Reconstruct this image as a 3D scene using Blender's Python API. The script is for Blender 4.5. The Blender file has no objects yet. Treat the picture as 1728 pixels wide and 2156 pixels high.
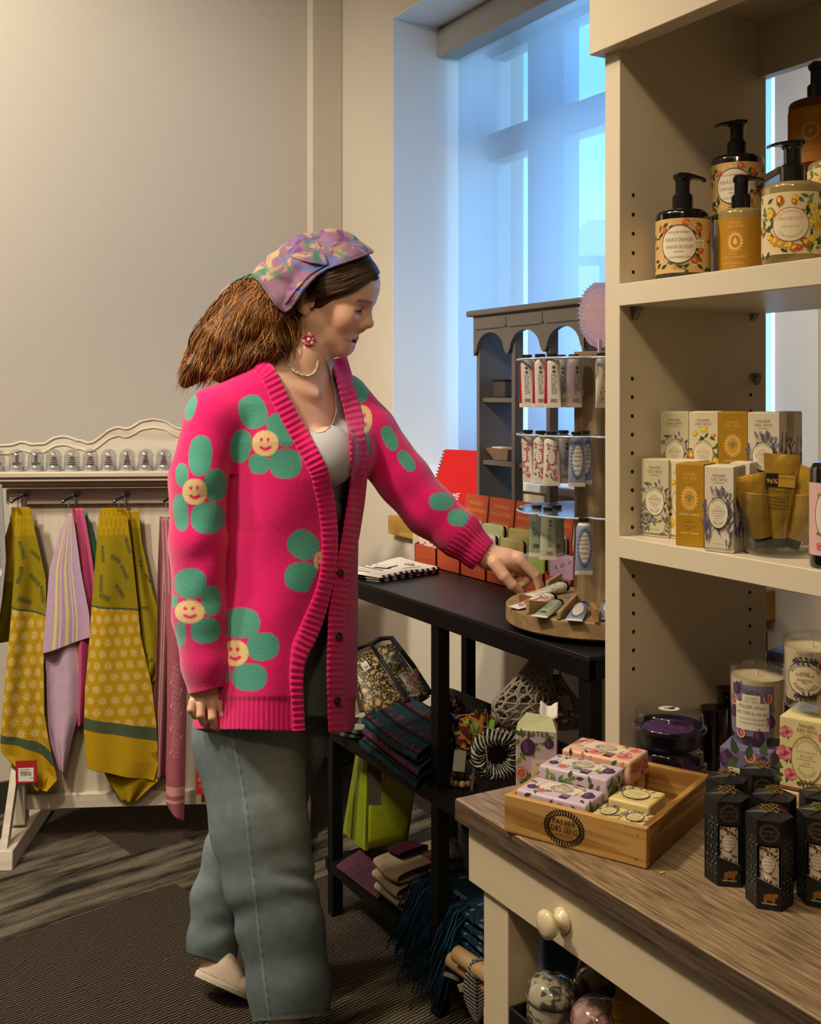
import bpy, bmesh, math, random
import numpy as np
from mathutils import Vector, Matrix, Euler

# ------------------------------------------------------------------ camera, world, lights
SC = bpy.context.scene
COL = SC.collection
F, CX, HY, EH = 2260.0, 864.0, 830.0, 1.35      # focal length in pixels, principal point, eye height (m)
C30, S30 = math.cos(math.radians(30)), math.sin(math.radians(30))

def W(px, py, d):
    """point of the room seen at pixel (px,py) at distance d in front of the camera"""
    r = (px - CX) / F * d
    return Vector((C30 * r + S30 * d, -S30 * r + C30 * d, EH - (py - HY) / F * d))
def onZ(px, py, z): return W(px, py, F * (EH - z) / (py - HY))
def onX(px, py, X): return W(px, py, X / (C30 * (px - CX) / F + S30))
def onY(px, py, Y): return W(px, py, Y / (-S30 * (px - CX) / F + C30))

cam = bpy.data.cameras.new('camera'); camo = bpy.data.objects.new('camera', cam); COL.objects.link(camo)
cam.sensor_fit = 'HORIZONTAL'; cam.sensor_width = 36.0
cam.lens = 36.0 * F / 1728.0
cam.shift_y = -(1078.0 - HY) / 1728.0
cam.clip_start = 0.02
camo.location = (0, 0, EH); camo.rotation_euler = (math.radians(90), 0, math.radians(-30))
SC.camera = camo

SC.view_settings.view_transform = 'Standard'; SC.view_settings.look = 'None'
SC.view_settings.exposure = 0.0; SC.view_settings.gamma = 1.0
SC.cycles.use_denoising = True
SC.cycles.max_bounces = 8; SC.cycles.diffuse_bounces = 4; SC.cycles.glossy_bounces = 3
SC.cycles.transparent_max_bounces = 24; SC.cycles.transmission_bounces = 6
SC.cycles.caustics_reflective = False; SC.cycles.caustics_refractive = False
SC.cycles.sample_clamp_indirect = 4.0

def lin(h):
    if not isinstance(h, str): return tuple(h)[:3]
    h = h.lstrip('#'); o = []
    for i in (0, 2, 4):
        c = int(h[i:i + 2], 16) / 255
        o.append(c / 12.92 if c <= 0.04045 else ((c + 0.055) / 1.055) ** 2.4)
    return tuple(o)

wd = bpy.data.worlds.new('sky'); SC.world = wd; wd.use_nodes = True
nt = wd.node_tree; nt.nodes.clear()
tc = nt.nodes.new('ShaderNodeTexCoord'); sx = nt.nodes.new('ShaderNodeSeparateXYZ')
rp = nt.nodes.new('ShaderNodeValToRGB'); bg = nt.nodes.new('ShaderNodeBackground'); ow = nt.nodes.new('ShaderNodeOutputWorld')
nz = nt.nodes.new('ShaderNodeTexNoise'); nz.inputs['Scale'].default_value = 5.0
ma = nt.nodes.new('ShaderNodeMath'); ma.operation = 'MULTIPLY_ADD'; ma.inputs[1].default_value = 0.22
nt.links.new(tc.outputs['Generated'], sx.inputs[0]); nt.links.new(tc.outputs['Generated'], nz.inputs['Vector'])
nt.links.new(nz.outputs['Fac'], ma.inputs[0]); nt.links.new(sx.outputs['Z'], ma.inputs[2])
nt.links.new(ma.outputs[0], rp.inputs[0]); nt.links.new(rp.outputs['Color'], bg.inputs[0]); nt.links.new(bg.outputs[0], ow.inputs[0])
e = rp.color_ramp.elements
e[0].position = 0.05; e[0].color = (0.36, 0.68, 1.0, 1)
e[1].position = 0.42; e[1].color = (0.10, 0.40, 0.95, 1)
m_ = rp.color_ramp.elements.new(0.20); m_.color = (0.26, 0.68, 1.0, 1)
bg.inputs[1].default_value = 7.5

def spot(name, loc, aim, power, size_deg, color, blend=0.6, soft=0.12):
    l = bpy.data.lights.new(name, 'SPOT'); l.energy = power; l.color = color
    l.spot_size = math.radians(size_deg); l.spot_blend = blend; l.shadow_soft_size = soft
    o = bpy.data.objects.new(name, l); COL.objects.link(o); o.location = loc
    o.rotation_euler = (Vector(aim) - Vector(loc)).to_track_quat('-Z', 'Y').to_euler()
    return o
WARM = (1.0, 0.74, 0.42)
spot('track_light_shelves', (-0.55, -0.45, 3.0), (1.0, 0.9, 1.25), 66, 62, WARM)
spot('track_light_middle', (-0.5, 1.7, 3.0), (0.8, 2.0, 0.95), 190, 80, (1.0, 0.83, 0.62))
spot('track_light_back', (-0.9, 2.4, 3.0), (0.0, 3.6, 1.6), 300, 110, (1.0, 0.90, 0.74))
spot('track_light_counter', (0.0, 1.0, 3.0), (0.95, 0.75, 0.85), 16, 55, WARM)

def panel(name, loc, sx_, sy_, power, color):
    l = bpy.data.lights.new(name, 'AREA'); l.shape = 'RECTANGLE'; l.size = sx_; l.size_y = sy_; l.energy = power; l.color = color
    o = bpy.data.objects.new(name, l); COL.objects.link(o); o.location = loc; return o
panel('fill_light', (-0.6, 0.9, 3.17), 1.2, 2.4, 20, (1.0, 0.88, 0.72))  # unseen soft light added under the ceiling to fill the shade

# ------------------------------------------------------------------ mesh helpers
def chain(o):
    M = Matrix.Identity(4)
    while o is not None:
        M = Matrix.LocRotScale(o.location, o.rotation_euler, o.scale) @ M
        o = o.parent
    return M

class MB:
    """collects shapes and links them as one mesh object"""
    def __init__(s, col=(1, 1, 1)):
        s.v = []; s.f = []; s.c = []; s.m = []; s.col = lin(col); s.mi = 0
    def add(s, vs, fs, col=None):
        b = len(s.v); s.v.extend([tuple(x) for x in vs]); c = s.col if col is None else lin(col)
        for f in fs:
            s.f.append(tuple(i + b for i in f)); s.c.append(c); s.m.append(s.mi)
        return s
    def box(s, x0, x1, y0, y1, z0, z1, col=None):
        vs = [(x, y, z) for z in (z0, z1) for y in (y0, y1) for x in (x0, x1)]
        return s.add(vs, [(0, 2, 3, 1), (4, 5, 7, 6), (0, 1, 5, 4), (2, 6, 7, 3), (0, 4, 6, 2), (1, 3, 7, 5)], col)
    def obox(s, c, sz, M=None, col=None):
        vs = [Vector((x * sz[0] / 2, y * sz[1] / 2, z * sz[2] / 2)) for z in (-1, 1) for y in (-1, 1) for x in (-1, 1)]
        if M is not None: vs = [M @ v for v in vs]
        vs = [v + Vector(c) for v in vs]
        return s.add(vs, [(0, 2, 3, 1), (4, 5, 7, 6), (0, 1, 5, 4), (2, 6, 7, 3), (0, 4, 6, 2), (1, 3, 7, 5)], col)
    def hexa(s, P, col=None):
        """box from 8 corners: bottom 4 ccw, top 4"""
        return s.add(P, [(3, 2, 1, 0), (4, 5, 6, 7), (0, 1, 5, 4), (1, 2, 6, 5), (2, 3, 7, 6), (3, 0, 4, 7)], col)
    def tube(s, pts, r, n=8, col=None, closed=False, cap=True):
        pts = [Vector(p) for p in pts]; N = len(pts)
        rs = r if hasattr(r, '__len__') else [r] * N
        T = []
        for i in range(N):
            a = pts[(i - 1) % N] if (closed or i > 0) else pts[i]
            b = pts[(i + 1) % N] if (closed or i < N - 1) else pts[i]
            t = b - a
            T.append(t.normalized() if t.length > 1e-9 else Vector((0, 0, 1)))
        u = T[0].orthogonal().normalized(); vs = []
        for i in range(N):
            u = u - T[i] * u.dot(T[i])
            u = u.normalized() if u.length > 1e-6 else T[i].orthogonal().normalized()
            w = T[i].cross(u)
            for k in range(n):
                a = 2 * math.pi * k / n
                vs.append(pts[i] + (u * math.cos(a) + w * math.sin(a)) * rs[i])
        fs = []
        for i in range(N if closed else N - 1):
            j = (i + 1) % N
            for k in range(n):
                l = (k + 1) % n
                fs.append((i * n + k, i * n + l, j * n + l, j * n + k))
        if cap and not closed:
            fs.append(tuple(range(n - 1, -1, -1))); fs.append(tuple((N - 1) * n + k for k in range(n)))
        return s.add(vs, fs, col)
    def lathe(s, prof, n=32, c=(0, 0, 0), col=None, cols=None, sx=1, sy=1, cap=True):
        vs = []; N = len(prof)
        for r, z in prof:
            for k in range(n):
                a = 2 * math.pi * k / n
                vs.append((c[0] + r * sx * math.cos(a), c[1] + r * sy * math.sin(a), c[2] + z))
        b = len(s.v); s.v.extend(vs)
        for i in range(N - 1):
            cc = lin(cols[i]) if cols else (s.col if col is None else lin(col))
            for k in range(n):
                l = (k + 1) % n
                s.f.append((b + i * n + k, b + i * n + l, b + (i + 1) * n + l, b + (i + 1) * n + k)); s.c.append(cc); s.m.append(s.mi)
        if cap:
            for i, rev in ((0, True), (N - 1, False)):
                if prof[i][0] > 1e-6:
                    ff = [b + i * n + k for k in range(n)]
                    s.f.append(tuple(reversed(ff)) if rev else tuple(ff)); s.m.append(s.mi)
                    s.c.append(lin(cols[0 if rev else -1]) if cols else (s.col if col is None else lin(col)))
        return s
    def ell(s, c, rad, n=16, M=None, col=None):
        rad = rad if hasattr(rad, '__len__') else (rad,) * 3
        vs = []; fs = []; m = max(4, n // 2)
        for i in range(m + 1):
            th = math.pi * i / m
            for k in range(n):
                a = 2 * math.pi * k / n
                p = Vector((rad[0] * math.sin(th) * math.cos(a), rad[1] * math.sin(th) * math.sin(a), -rad[2] * math.cos(th)))
                if M is not None: p = M @ p
                vs.append(p + Vector(c))
        for i in range(m):
            for k in range(n):
                l = (k + 1) % n
                fs.append((i * n + k, i * n + l, (i + 1) * n + l, (i + 1) * n + k))
        return s.add(vs, fs, col)
    def prism(s, poly, z0, z1, fn=None, col=None):
        """polygon in 2D extruded; fn maps (u,v,h) to a point"""
        fn = fn or (lambda u, v, h: (u, v, h)); n = len(poly)
        vs = [fn(u, v, z0) for u, v in poly] + [fn(u, v, z1) for u, v in poly]
        fs = [tuple(range(n - 1, -1, -1)), tuple(range(n, 2 * n))] + [(i, (i + 1) % n, n + (i + 1) % n, n + i) for i in range(n)]
        return s.add(vs, fs, col)
    def grid(s, fn, nu, nv, wrap=False, colfn=None, col=None):
        """fn(u,v) with u,v in 0..1"""
        b = len(s.v); cu = nu if wrap else nu + 1
        for j in range(nv + 1):
            for i in range(cu): s.v.append(tuple(fn(i / nu, j / nv)))
        for j in range(nv):
            for i in range(nu):
                i2 = (i + 1) % cu if wrap else i + 1
                s.f.append((b + j * cu + i, b + j * cu + i2, b + (j + 1) * cu + i2, b + (j + 1) * cu + i)); s.m.append(s.mi)
                s.c.append(lin(colfn((i + .5) / nu, (j + .5) / nv)) if colfn else (s.col if col is None else lin(col)))
        return s
    def build(s, name, mat, parent=None, local=False, smooth=40, bevel=0.0, solid=0.0, seg=2):
        me = bpy.data.meshes.new(name)
        vs = s.v
        o = bpy.data.objects.new(name, me); COL.objects.link(o)
        if parent is not None:
            o.parent = parent
            if not local:
                Mi = chain(parent).inverted(); vs = [Mi @ Vector(v) for v in vs]
        me.from_pydata([tuple(v) for v in vs], [], s.f)
        mats = mat if isinstance(mat, (list, tuple)) else [mat]
        for m in mats: me.materials.append(m)
        if len(mats) > 1: me.polygons.foreach_set('material_index', s.m)
        ca = me.color_attributes.new('Col', 'FLOAT_COLOR', 'CORNER')
        cnt = np.array([len(f) for f in s.f]); cc = np.ones((len(s.f), 4), np.float32); cc[:, :3] = np.array(s.c, np.float32)
        ca.data.foreach_set('color', np.repeat(cc, cnt, axis=0).ravel())
        if smooth is not None:
            me.polygons.foreach_set('use_smooth', [True] * len(s.f))
            if smooth < 180: me.set_sharp_from_angle(angle=math.radians(smooth))
        me.update()
        if solid:
            md = o.modifiers.new('solid', 'SOLIDIFY'); md.thickness = solid; md.offset = 0
        if bevel:
            md = o.modifiers.new('bevel', 'BEVEL'); md.width = bevel; md.segments = seg; md.limit_method = 'ANGLE'; md.angle_limit = math.radians(50)
        return o

def thing(name, label, cat, loc=(0, 0, 0), rz=0.0, group=None):
    o = bpy.data.objects.new(name, None); COL.objects.link(o); o.empty_display_size = 0.05
    o.location = loc; o.rotation_euler = (0, 0, rz); o['label'] = label; o['category'] = cat
    if group: o['group'] = group
    return o
def tag(o, label, cat, group=None):
    o['label'] = label; o['category'] = cat
    if group: o['group'] = group
    return o
def struct(o):
    o['kind'] = 'structure'; return o
def dup(root, loc=None, rz=None, label=None, group=None):
    r = root.copy(); COL.objects.link(r)
    if loc is not None: r.location = loc
    if rz is not None: r.rotation_euler = (0, 0, rz)
    if label: r['label'] = label
    if group: r['group'] = group
    for ch in list(root.children):
        c = ch.copy(); COL.objects.link(c); c.parent = r
        for g in list(ch.children):
            d = g.copy(); COL.objects.link(d); d.parent = c
    return r

# ------------------------------------------------------------------ materials
_M = {}
def bsdf(name):
    m = bpy.data.materials.new(name); m.use_nodes = True
    return m, m.node_tree, m.node_tree.nodes['Principled BSDF']
def mat(name, col='ffffff', rough=0.5, metal=0.0, spec=0.5, var=0.0, vscale=8.0, bump=0.0, bscale=80.0, coat=0.0, sheen=0.0, vc=False, emit=0.0, stretch=None):
    """plain surface with an optional mottled colour and bump; vc reads the colours stored on the mesh"""
    if name in _M: return _M[name]
    m, t, b = bsdf(name)
    b.inputs['Roughness'].default_value = rough; b.inputs['Metallic'].default_value = metal
    b.inputs['Specular IOR Level'].default_value = spec
    b.inputs['Coat Weight'].default_value = coat; b.inputs['Sheen Weight'].default_value = sheen
    src = None
    if vc:
        a = t.nodes.new('ShaderNodeVertexColor'); a.layer_name = 'Col'; src = a.outputs['Color']
    co = t.nodes.new('ShaderNodeTexCoord'); vec = co.outputs['Object']
    if stretch:
        mp = t.nodes.new('ShaderNodeMapping'); mp.inputs['Scale'].default_value = stretch
        t.links.new(vec, mp.inputs['Vector']); vec = mp.outputs['Vector']
    c = lin(col)
    nzs = t.nodes.new('ShaderNodeTexNoise'); nzs.inputs['Scale'].default_value = vscale; nzs.inputs['Detail'].default_value = 5
    t.links.new(vec, nzs.inputs['Vector'])
    hs = t.nodes.new('ShaderNodeHueSaturation')
    mr = t.nodes.new('ShaderNodeMapRange'); mr.inputs[1].default_value = 0.25; mr.inputs[2].default_value = 0.75
    mr.inputs[3].default_value = 1 - var; mr.inputs[4].default_value = 1 + var
    t.links.new(nzs.outputs['Fac'], mr.inputs[0]); t.links.new(mr.outputs[0], hs.inputs['Value'])
    if src: t.links.new(src, hs.inputs['Color'])
    else: hs.inputs['Color'].default_value = (*c, 1)
    t.links.new(hs.outputs[0], b.inputs['Base Color'])
    if bump:
        n2 = t.nodes.new('ShaderNodeTexNoise'); n2.inputs['Scale'].default_value = bscale; n2.inputs['Detail'].default_value = 4
        t.links.new(vec, n2.inputs['Vector'])
        bp = t.nodes.new('ShaderNodeBump'); bp.inputs['Strength'].default_value = bump; bp.inputs['Distance'].default_value = 0.002
        t.links.new(n2.outputs['Fac'], bp.inputs['Height']); t.links.new(bp.outputs[0], b.inputs['Normal'])
    _M[name] = m; return m
def wood(name, c1, c2, axis='y', scale=1.0, rough=0.45, rings=14.0, dist=6.0, bump=0.05, fine=0.5, wav=.22):
    """grain running along an object axis: stretched wave and noise"""
    if name in _M: return _M[name]
    m, t, b = bsdf(name); b.inputs['Roughness'].default_value = rough
    co = t.nodes.new('ShaderNodeTexCoord'); mp = t.nodes.new('ShaderNodeMapping')
    k = {'x': (.06, 1, 1), 'y': (1, .06, 1), 'z': (1, 1, .06)}[axis]
    mp.inputs['Scale'].default_value = tuple(scale * q for q in k)
    t.links.new(co.outputs['Object'], mp.inputs['Vector'])
    n1 = t.nodes.new('ShaderNodeTexNoise'); n1.inputs['Scale'].default_value = rings; n1.inputs['Detail'].default_value = 6; n1.inputs['Distortion'].default_value = dist * .1
    n2 = t.nodes.new('ShaderNodeTexNoise'); n2.inputs['Scale'].default_value = rings * 9; n2.inputs['Detail'].default_value = 3
    t.links.new(mp.outputs[0], n1.inputs['Vector']); t.links.new(mp.outputs[0], n2.inputs['Vector'])
    wv = t.nodes.new('ShaderNodeMath'); wv.operation = 'SINE'
    mu = t.nodes.new('ShaderNodeMath'); mu.operation = 'MULTIPLY'; mu.inputs[1].default_value = 22 + dist
    t.links.new(n1.outputs['Fac'], mu.inputs[0]); t.links.new(mu.outputs[0], wv.inputs[0])
    ad = t.nodes.new('ShaderNodeMath'); ad.operation = 'MULTIPLY_ADD'; ad.inputs[1].default_value = wav; ad.inputs[2].default_value = .5 - fine * .5
    t.links.new(wv.outputs[0], ad.inputs[0])
    a2 = t.nodes.new('ShaderNodeMath'); a2.operation = 'MULTIPLY_ADD'; a2.inputs[1].default_value = fine
    t.links.new(n2.outputs['Fac'], a2.inputs[0]); t.links.new(ad.outputs[0], a2.inputs[2])
    r = t.nodes.new('ShaderNodeValToRGB'); r.color_ramp.elements[0].position = .25; r.color_ramp.elements[1].position = .75
    r.color_ramp.elements[0].color = (*lin(c1), 1); r.color_ramp.elements[1].color = (*lin(c2), 1)
    t.links.new(a2.outputs[0], r.inputs[0]); t.links.new(r.outputs[0], b.inputs['Base Color'])
    bp = t.nodes.new('ShaderNodeBump'); bp.inputs['Strength'].default_value = bump; bp.inputs['Distance'].default_value = 0.001
    t.links.new(a2.outputs[0], bp.inputs['Height']); t.links.new(bp.outputs[0], b.inputs['Normal'])
    _M[name] = m; return m
def clear(name, col=(1, 1, 1), tint=0.95, rough=0.02, ior=1.45, refl=1.0):
    """thin clear glass or plastic: see-through, with a fresnel reflection"""
    if name in _M: return _M[name]
    m = bpy.data.materials.new(name); m.use_nodes = True; t = m.node_tree; t.nodes.clear()
    o = t.nodes.new('ShaderNodeOutputMaterial'); mx = t.nodes.new('ShaderNodeMixShader')
    tr = t.nodes.new('ShaderNodeBsdfTransparent'); gl = t.nodes.new('ShaderNodeBsdfGlossy'); lw = t.nodes.new('ShaderNodeLayerWeight'); lw.inputs['Blend'].default_value = .5
    pw = t.nodes.new('ShaderNodeMath'); pw.operation = 'POWER'; pw.inputs[1].default_value = 4.0; fr = t.nodes.new('ShaderNodeMath'); fr.operation = 'MULTIPLY_ADD'; f0 = ((ior - 1) / (ior + 1)) ** 2
    fr.inputs[1].default_value = 1 - f0; fr.inputs[2].default_value = f0; t.links.new(lw.outputs['Facing'], pw.inputs[0]); t.links.new(pw.outputs[0], fr.inputs[0])
    c = lin(col); tr.inputs[0].default_value = (c[0] * tint, c[1] * tint, c[2] * tint, 1)
    gl.inputs['Roughness'].default_value = rough; gl.inputs['Color'].default_value = (refl, refl, refl, 1)
    t.links.new(fr.outputs[0], mx.inputs[0]); t.links.new(tr.outputs[0], mx.inputs[1]); t.links.new(gl.outputs[0], mx.inputs[2]); t.links.new(mx.outputs[0], o.inputs[0])
    _M[name] = m; return m
VC = mat('painted colours', vc=True, rough=0.55)
VCG = mat('glossy colours', vc=True, rough=0.25)
VCF = mat('woven colours', vc=True, rough=0.9, spec=0.15, var=0.06, vscale=60, bump=0.25, bscale=500)
WHITE = mat('white laminate', 'cfc4ae', 0.42, var=0.02, vscale=3)
WALLM = mat('wall paint', 'cabfae', 0.85, spec=0.2, var=0.015, vscale=2, bump=0.06, bscale=220)
REVEAL = mat('reveal paint', 'dfe0de', 0.7, spec=0.3, var=0.01)
BLACKW = mat('black wood', '16171a', 0.42, var=0.2, vscale=30, bump=0.06, bscale=90, stretch=(1, .1, 1))
BLACKM = mat('black steel', '060606', 0.55, spec=.3, var=0.1)
# ------------------------------------------------------------------ the room
XW, YB, ZC = 1.79, 3.66, 3.2           # window wall, back wall, ceiling
XL, YF = -2.6, -2.2                    # the two sides of the shop behind the camera
WY1, WZ0, WZ1 = onX(827, 300, XW).y, onX(830, 984, XW).z, onX(827, 38, XW).z
XB = onY(957, 300, WY1).x              # plane of the roller blind
WY0 = onX(1632, 300, XB).y; WYS = WY0 - .33   # right end at the blind and, splayed, at the room side
XO = XB + 0.30                         # outer face of the wall

def carpet():
    m, t, b = bsdf('carpet'); b.inputs['Roughness'].default_value = 0.95; b.inputs['Specular IOR Level'].default_value = 0.1
    N = t.nodes.new; L = t.links.new
    co = N('ShaderNodeTexCoord')
    rot = N('ShaderNodeMapping'); rot.inputs['Rotation'].default_value = (0, 0, math.radians(-12)); L(co.outputs['Object'], rot.inputs['Vector'])
    br = N('ShaderNodeTexBrick'); br.inputs['Scale'].default_value = 1.0; br.offset = 0.37; br.squash = 1
    br.inputs['Brick Width'].default_value = 0.92; br.inputs['Row Height'].default_value = 0.24; br.inputs['Mortar Size'].default_value = 0.0
    br.inputs['Color1'].default_value = (0, 0, 0, 1); br.inputs['Color2'].default_value = (1, 1, 1, 1); br.inputs['Bias'].default_value = -0.25
    L(rot.outputs[0], br.inputs['Vector'])
    th = N('ShaderNodeMath'); th.operation = 'GREATER_THAN'; th.inputs[1].default_value = 0.42; L(br.outputs['Color'], th.inputs[0])
    # fine ribs, running two ways
    def rib(angle, freq, wob):
        mp = N('ShaderNodeMapping'); mp.inputs['Rotation'].default_value = (0, 0, math.radians(angle)); L(co.outputs['Object'], mp.inputs['Vector'])
        nz = N('ShaderNodeTexNoise'); nz.inputs['Scale'].default_value = 30; L(mp.outputs[0], nz.inputs['Vector'])
        sp = N('ShaderNodeSeparateXYZ'); L(mp.outputs[0], sp.inputs[0])
        a = N('ShaderNodeMath'); a.operation = 'MULTIPLY_ADD'; a.inputs[1].default_value = wob; L(nz.outputs['Fac'], a.inputs[0])
        mu = N('ShaderNodeMath'); mu.operation = 'MULTIPLY'; mu.inputs[1].default_value = freq; L(sp.outputs['Y'], mu.inputs[0]); L(mu.outputs[0], a.inputs[2])
        s = N('ShaderNodeMath'); s.operation = 'SINE'; L(a.outputs[0], s.inputs[0])
        q = N('ShaderNodeMath'); q.operation = 'MULTIPLY_ADD'; q.inputs[1].default_value = .5; q.inputs[2].default_value = .5; L(s.outputs[0], q.inputs[0])
        return q.outputs[0]
    r1, r2 = rib(-9, 720, 9.0), rib(-12, 700, 8.0)
    nb = N('ShaderNodeTexNoise'); nb.inputs['Scale'].default_value = 14; nb.inputs['Detail'].default_value = 6
    st = N('ShaderNodeMapping'); st.inputs['Scale'].default_value = (.25, 1.6, 1); L(rot.outputs[0], st.inputs['Vector']); L(st.outputs[0], nb.inputs['Vector'])
    def ramp(fac, c1, c2, p1=0., p2=1.):
        r = N('ShaderNodeValToRGB'); r.color_ramp.elements[0].position = p1; r.color_ramp.elements[1].position = p2
        r.color_ramp.elements[0].color = (*lin(c1), 1); r.color_ramp.elements[1].color = (*lin(c2), 1); L(fac, r.inputs[0]); return r.outputs[0]
    dark = ramp(r1, '15110e', '5a4e43', .35, .95)
    ml = N('ShaderNodeMath'); ml.operation = 'MULTIPLY'; L(r2, ml.inputs[0])
    n3 = ramp(nb.outputs['Fac'], '000000', 'ffffff', .36, .62)
    L(n3, ml.inputs[1])
    light = ramp(ml.outputs[0], '231f1b', '857b67', .02, .8)
    mx = N('ShaderNodeMix'); mx.data_type = 'RGBA'; L(th.outputs[0], mx.inputs[0]); L(dark, mx.inputs[6]); L(light, mx.inputs[7])
    L(mx.outputs[2], b.inputs['Base Color'])
    bp = N('ShaderNodeBump'); bp.inputs['Strength'].default_value = .6; bp.inputs['Distance'].default_value = .003; L(r1, bp.inputs['Height']); L(bp.outputs[0], b.inputs['Normal'])
    return m
struct(MB().box(XL, XO, YF, YB + .1, -.1, 0).build('floor', carpet()))
struct(MB().box(XL, XO, YF, YB + .1, ZC, ZC + .1).build('ceiling', mat('ceiling paint', 'b9ae9c', .9)))
struct(MB().box(XL, XO, YB, YB + .12, 0, ZC).build('wall_back', WALLM))
struct(MB().box(XL - .1, XL, YF, YB + .1, 0, ZC).build('wall_left', WALLM))
struct(MB().box(XL, XO, YF - .1, YF, 0, ZC).build('wall_front', WALLM))
wm = MB()
wm.prism([(XW, YF), (XO, YF), (XO, WY0), (XB, WY0), (XW, WYS)], 0, ZC); wm.box(XW, XO, WY1, YB, 0, ZC)
for z_a, z_b in ((0, WZ0), (WZ1, ZC)): wm.prism([(XW, WYS), (XB, WY0), (XO, WY0), (XO, WY1), (XW, WY1)], z_a, z_b)
struct(wm.build('wall_window', WALLM))
# shallow boxed pier in the corner
struct(MB().box(onY(657, 300, YB - .05).x, XW, YB - .05, YB, 0, ZC).build('trim_1', WALLM, bevel=.004))
# painted lining of the window recess
rv = MB(); e_ = .002
rv.box(XW - .001, XO - .06, WY1 - e_, WY1, WZ0, WZ1); rv.prism([(XW - .001, WYS), (XB, WY0 - .001), (XB, WY0 + .002), (XW - .001, WYS + .004)], WZ0, WZ1)
rv.box(XW - .001, XO - .06, WY0, WY1, WZ1 - e_, WZ1)
struct(rv.build('trim_2', REVEAL, smooth=None))
struct(MB().prism([(XW - .012, WYS), (XB, WY0), (XO - .06, WY0), (XO - .06, WY1), (XW - .012, WY1)], WZ0 - .022, WZ0 + .002).build('trim_3', REVEAL, bevel=.003))
struct(MB().box(XL, onY(640, 300, YB).x, YB - .014, YB, 0, .10).build('baseboard_back', mat('dark base', '2a2724', .6)))
struct(MB().box(XW - .014, XW, YF, YB - .05, 0, .10).build('baseboard_window', mat('dark base', '2a2724', .6)))
# window frame behind the blind: outer frame, one mullion, one transom, panes
FR = mat('window frame', '8d949c', .5)
def yz(px, py, X): p = onX(px, py, X); return p.y, p.z
XF = XB + .17
w = MB()
ya = WY1; yb = onX(1000, 300, XF).y
w.box(XF - .02, XF + .05, yb, ya, WZ0, WZ1)
w.box(XF - .02, XF + .05, WY0, WY0 + .07, WZ0, WZ1)
y0, y1 = onX(1195, 300, XF).y, onX(1120, 300, XF).y
w.box(XF - .02, XF + .05, y0, y1, WZ0, WZ1)
zt_, zb_ = onX(957, 315, XF).z, onX(1060, 337, XF).z
w.box(XF - .025, XF + .05, WY0, WY1, zb_, zt_); w.box(XF - .02, XF + .05, WY0, WY1, WZ0, WZ0 + .06); w.box(XF - .02, XF + .05, WY0, WY1, WZ1 - .08, WZ1)
wf = struct(w.build('window_1', FR, bevel=.004))
g = MB()
for a, b_ in ((yb, y1), (y0, WY0 + .07)): g.box(XF + .012, XF + .016, min(a, b_), max(a, b_), WZ0 + .06, WZ1 - .08)
g.build('pane', clear('window glass', tint=.97), wf)
# lighter glazing beads, seen as pale strips beside the stiles
gb = MB()
for px in (1006, 1169):
    yy = onX(px, 300, XF + .03).y; gb.box(XF + .0, XF + .05, yy - .009, yy + .009, WZ0 + .06, zb_); gb.box(XF + .0, XF + .05, yy - .009, yy + .009, zt_, WZ1 - .08)
gb.build('glazing_bead', mat('glazing bead', '9fb6c8', .4), wf)

# roller blind: woven screen cloth, see-through
def screen_cloth():
    m = bpy.data.materials.new('screen cloth'); m.use_nodes = True; t = m.node_tree; t.nodes.clear(); N = t.nodes.new; L = t.links.new
    o = N('ShaderNodeOutputMaterial'); tr = N('ShaderNodeBsdfTransparent'); tl = N('ShaderNodeBsdfTranslucent'); df = N('ShaderNodeBsdfDiffuse')
    tl.inputs[0].default_value = (.28, .34, .42, 1); df.inputs[0].default_value = (.42, .45, .5, 1)
    co = N('ShaderNodeTexCoord'); sp = N('ShaderNodeSeparateXYZ'); L(co.outputs['Object'], sp.inputs[0])
    def wave(s, f):
        a = N('ShaderNodeMath'); a.operation = 'MULTIPLY'; a.inputs[1].default_value = f; L(s, a.inputs[0])
        b = N('ShaderNodeMath'); b.operation = 'SINE'; L(a.outputs[0], b.inputs[0]); return b.outputs[0]
    mu = N('ShaderNodeMath'); mu.operation = 'ADD'; L(wave(sp.outputs['Z'], 1700.), mu.inputs[0]); L(wave(sp.outputs['Y'], 1250.), mu.inputs[1])
    mr = N('ShaderNodeMapRange'); mr.inputs[1].default_value = -2; mr.inputs[2].default_value = 2; mr.inputs[3].default_value = .14; mr.inputs[4].default_value = .24
    L(mu.outputs[0], mr.inputs[0])
    m1 = N('ShaderNodeMixShader'); m1.inputs[0].default_value = .62; L(df.outputs[0], m1.inputs[1]); L(tl.outputs[0], m1.inputs[2])
    m2 = N('ShaderNodeMixShader'); L(mr.outputs[0], m2.inputs[0]); L(m1.outputs[0], m2.inputs[1]); L(tr.outputs[0], m2.inputs[2]); L(m2.outputs[0], o.inputs[0])
    return m
hx = onY(919, 122, WY1).x; hz = onY(919, 122, WY1).z
bl = thing('roller_blind', 'pale see-through roller blind hanging in the bright window', 'blind', (XB, (WY0 + WY1) / 2, WZ0 + .05))
MB().grid(lambda u, v: (XB, WY0 + .012 + u * (WY1 - WY0 - .036), WZ0 + .012 + v * (hz - WZ0)), 12, 16).build('blind_cloth', screen_cloth(), bl)
MB().box(hx, XB + .035, WY0 + .004, WY1 - .004, hz, hz + .095).build('head_box', mat('blind head box', '9a958c', .5), bl, bevel=.003)
MB().box(XB - .006, XB + .006, WY0 + .012, WY1 - .014, WZ0 + .004, WZ0 + .02).build('bottom_bar', mat('blind bar', 'b9bcc0', .4), bl)

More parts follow.
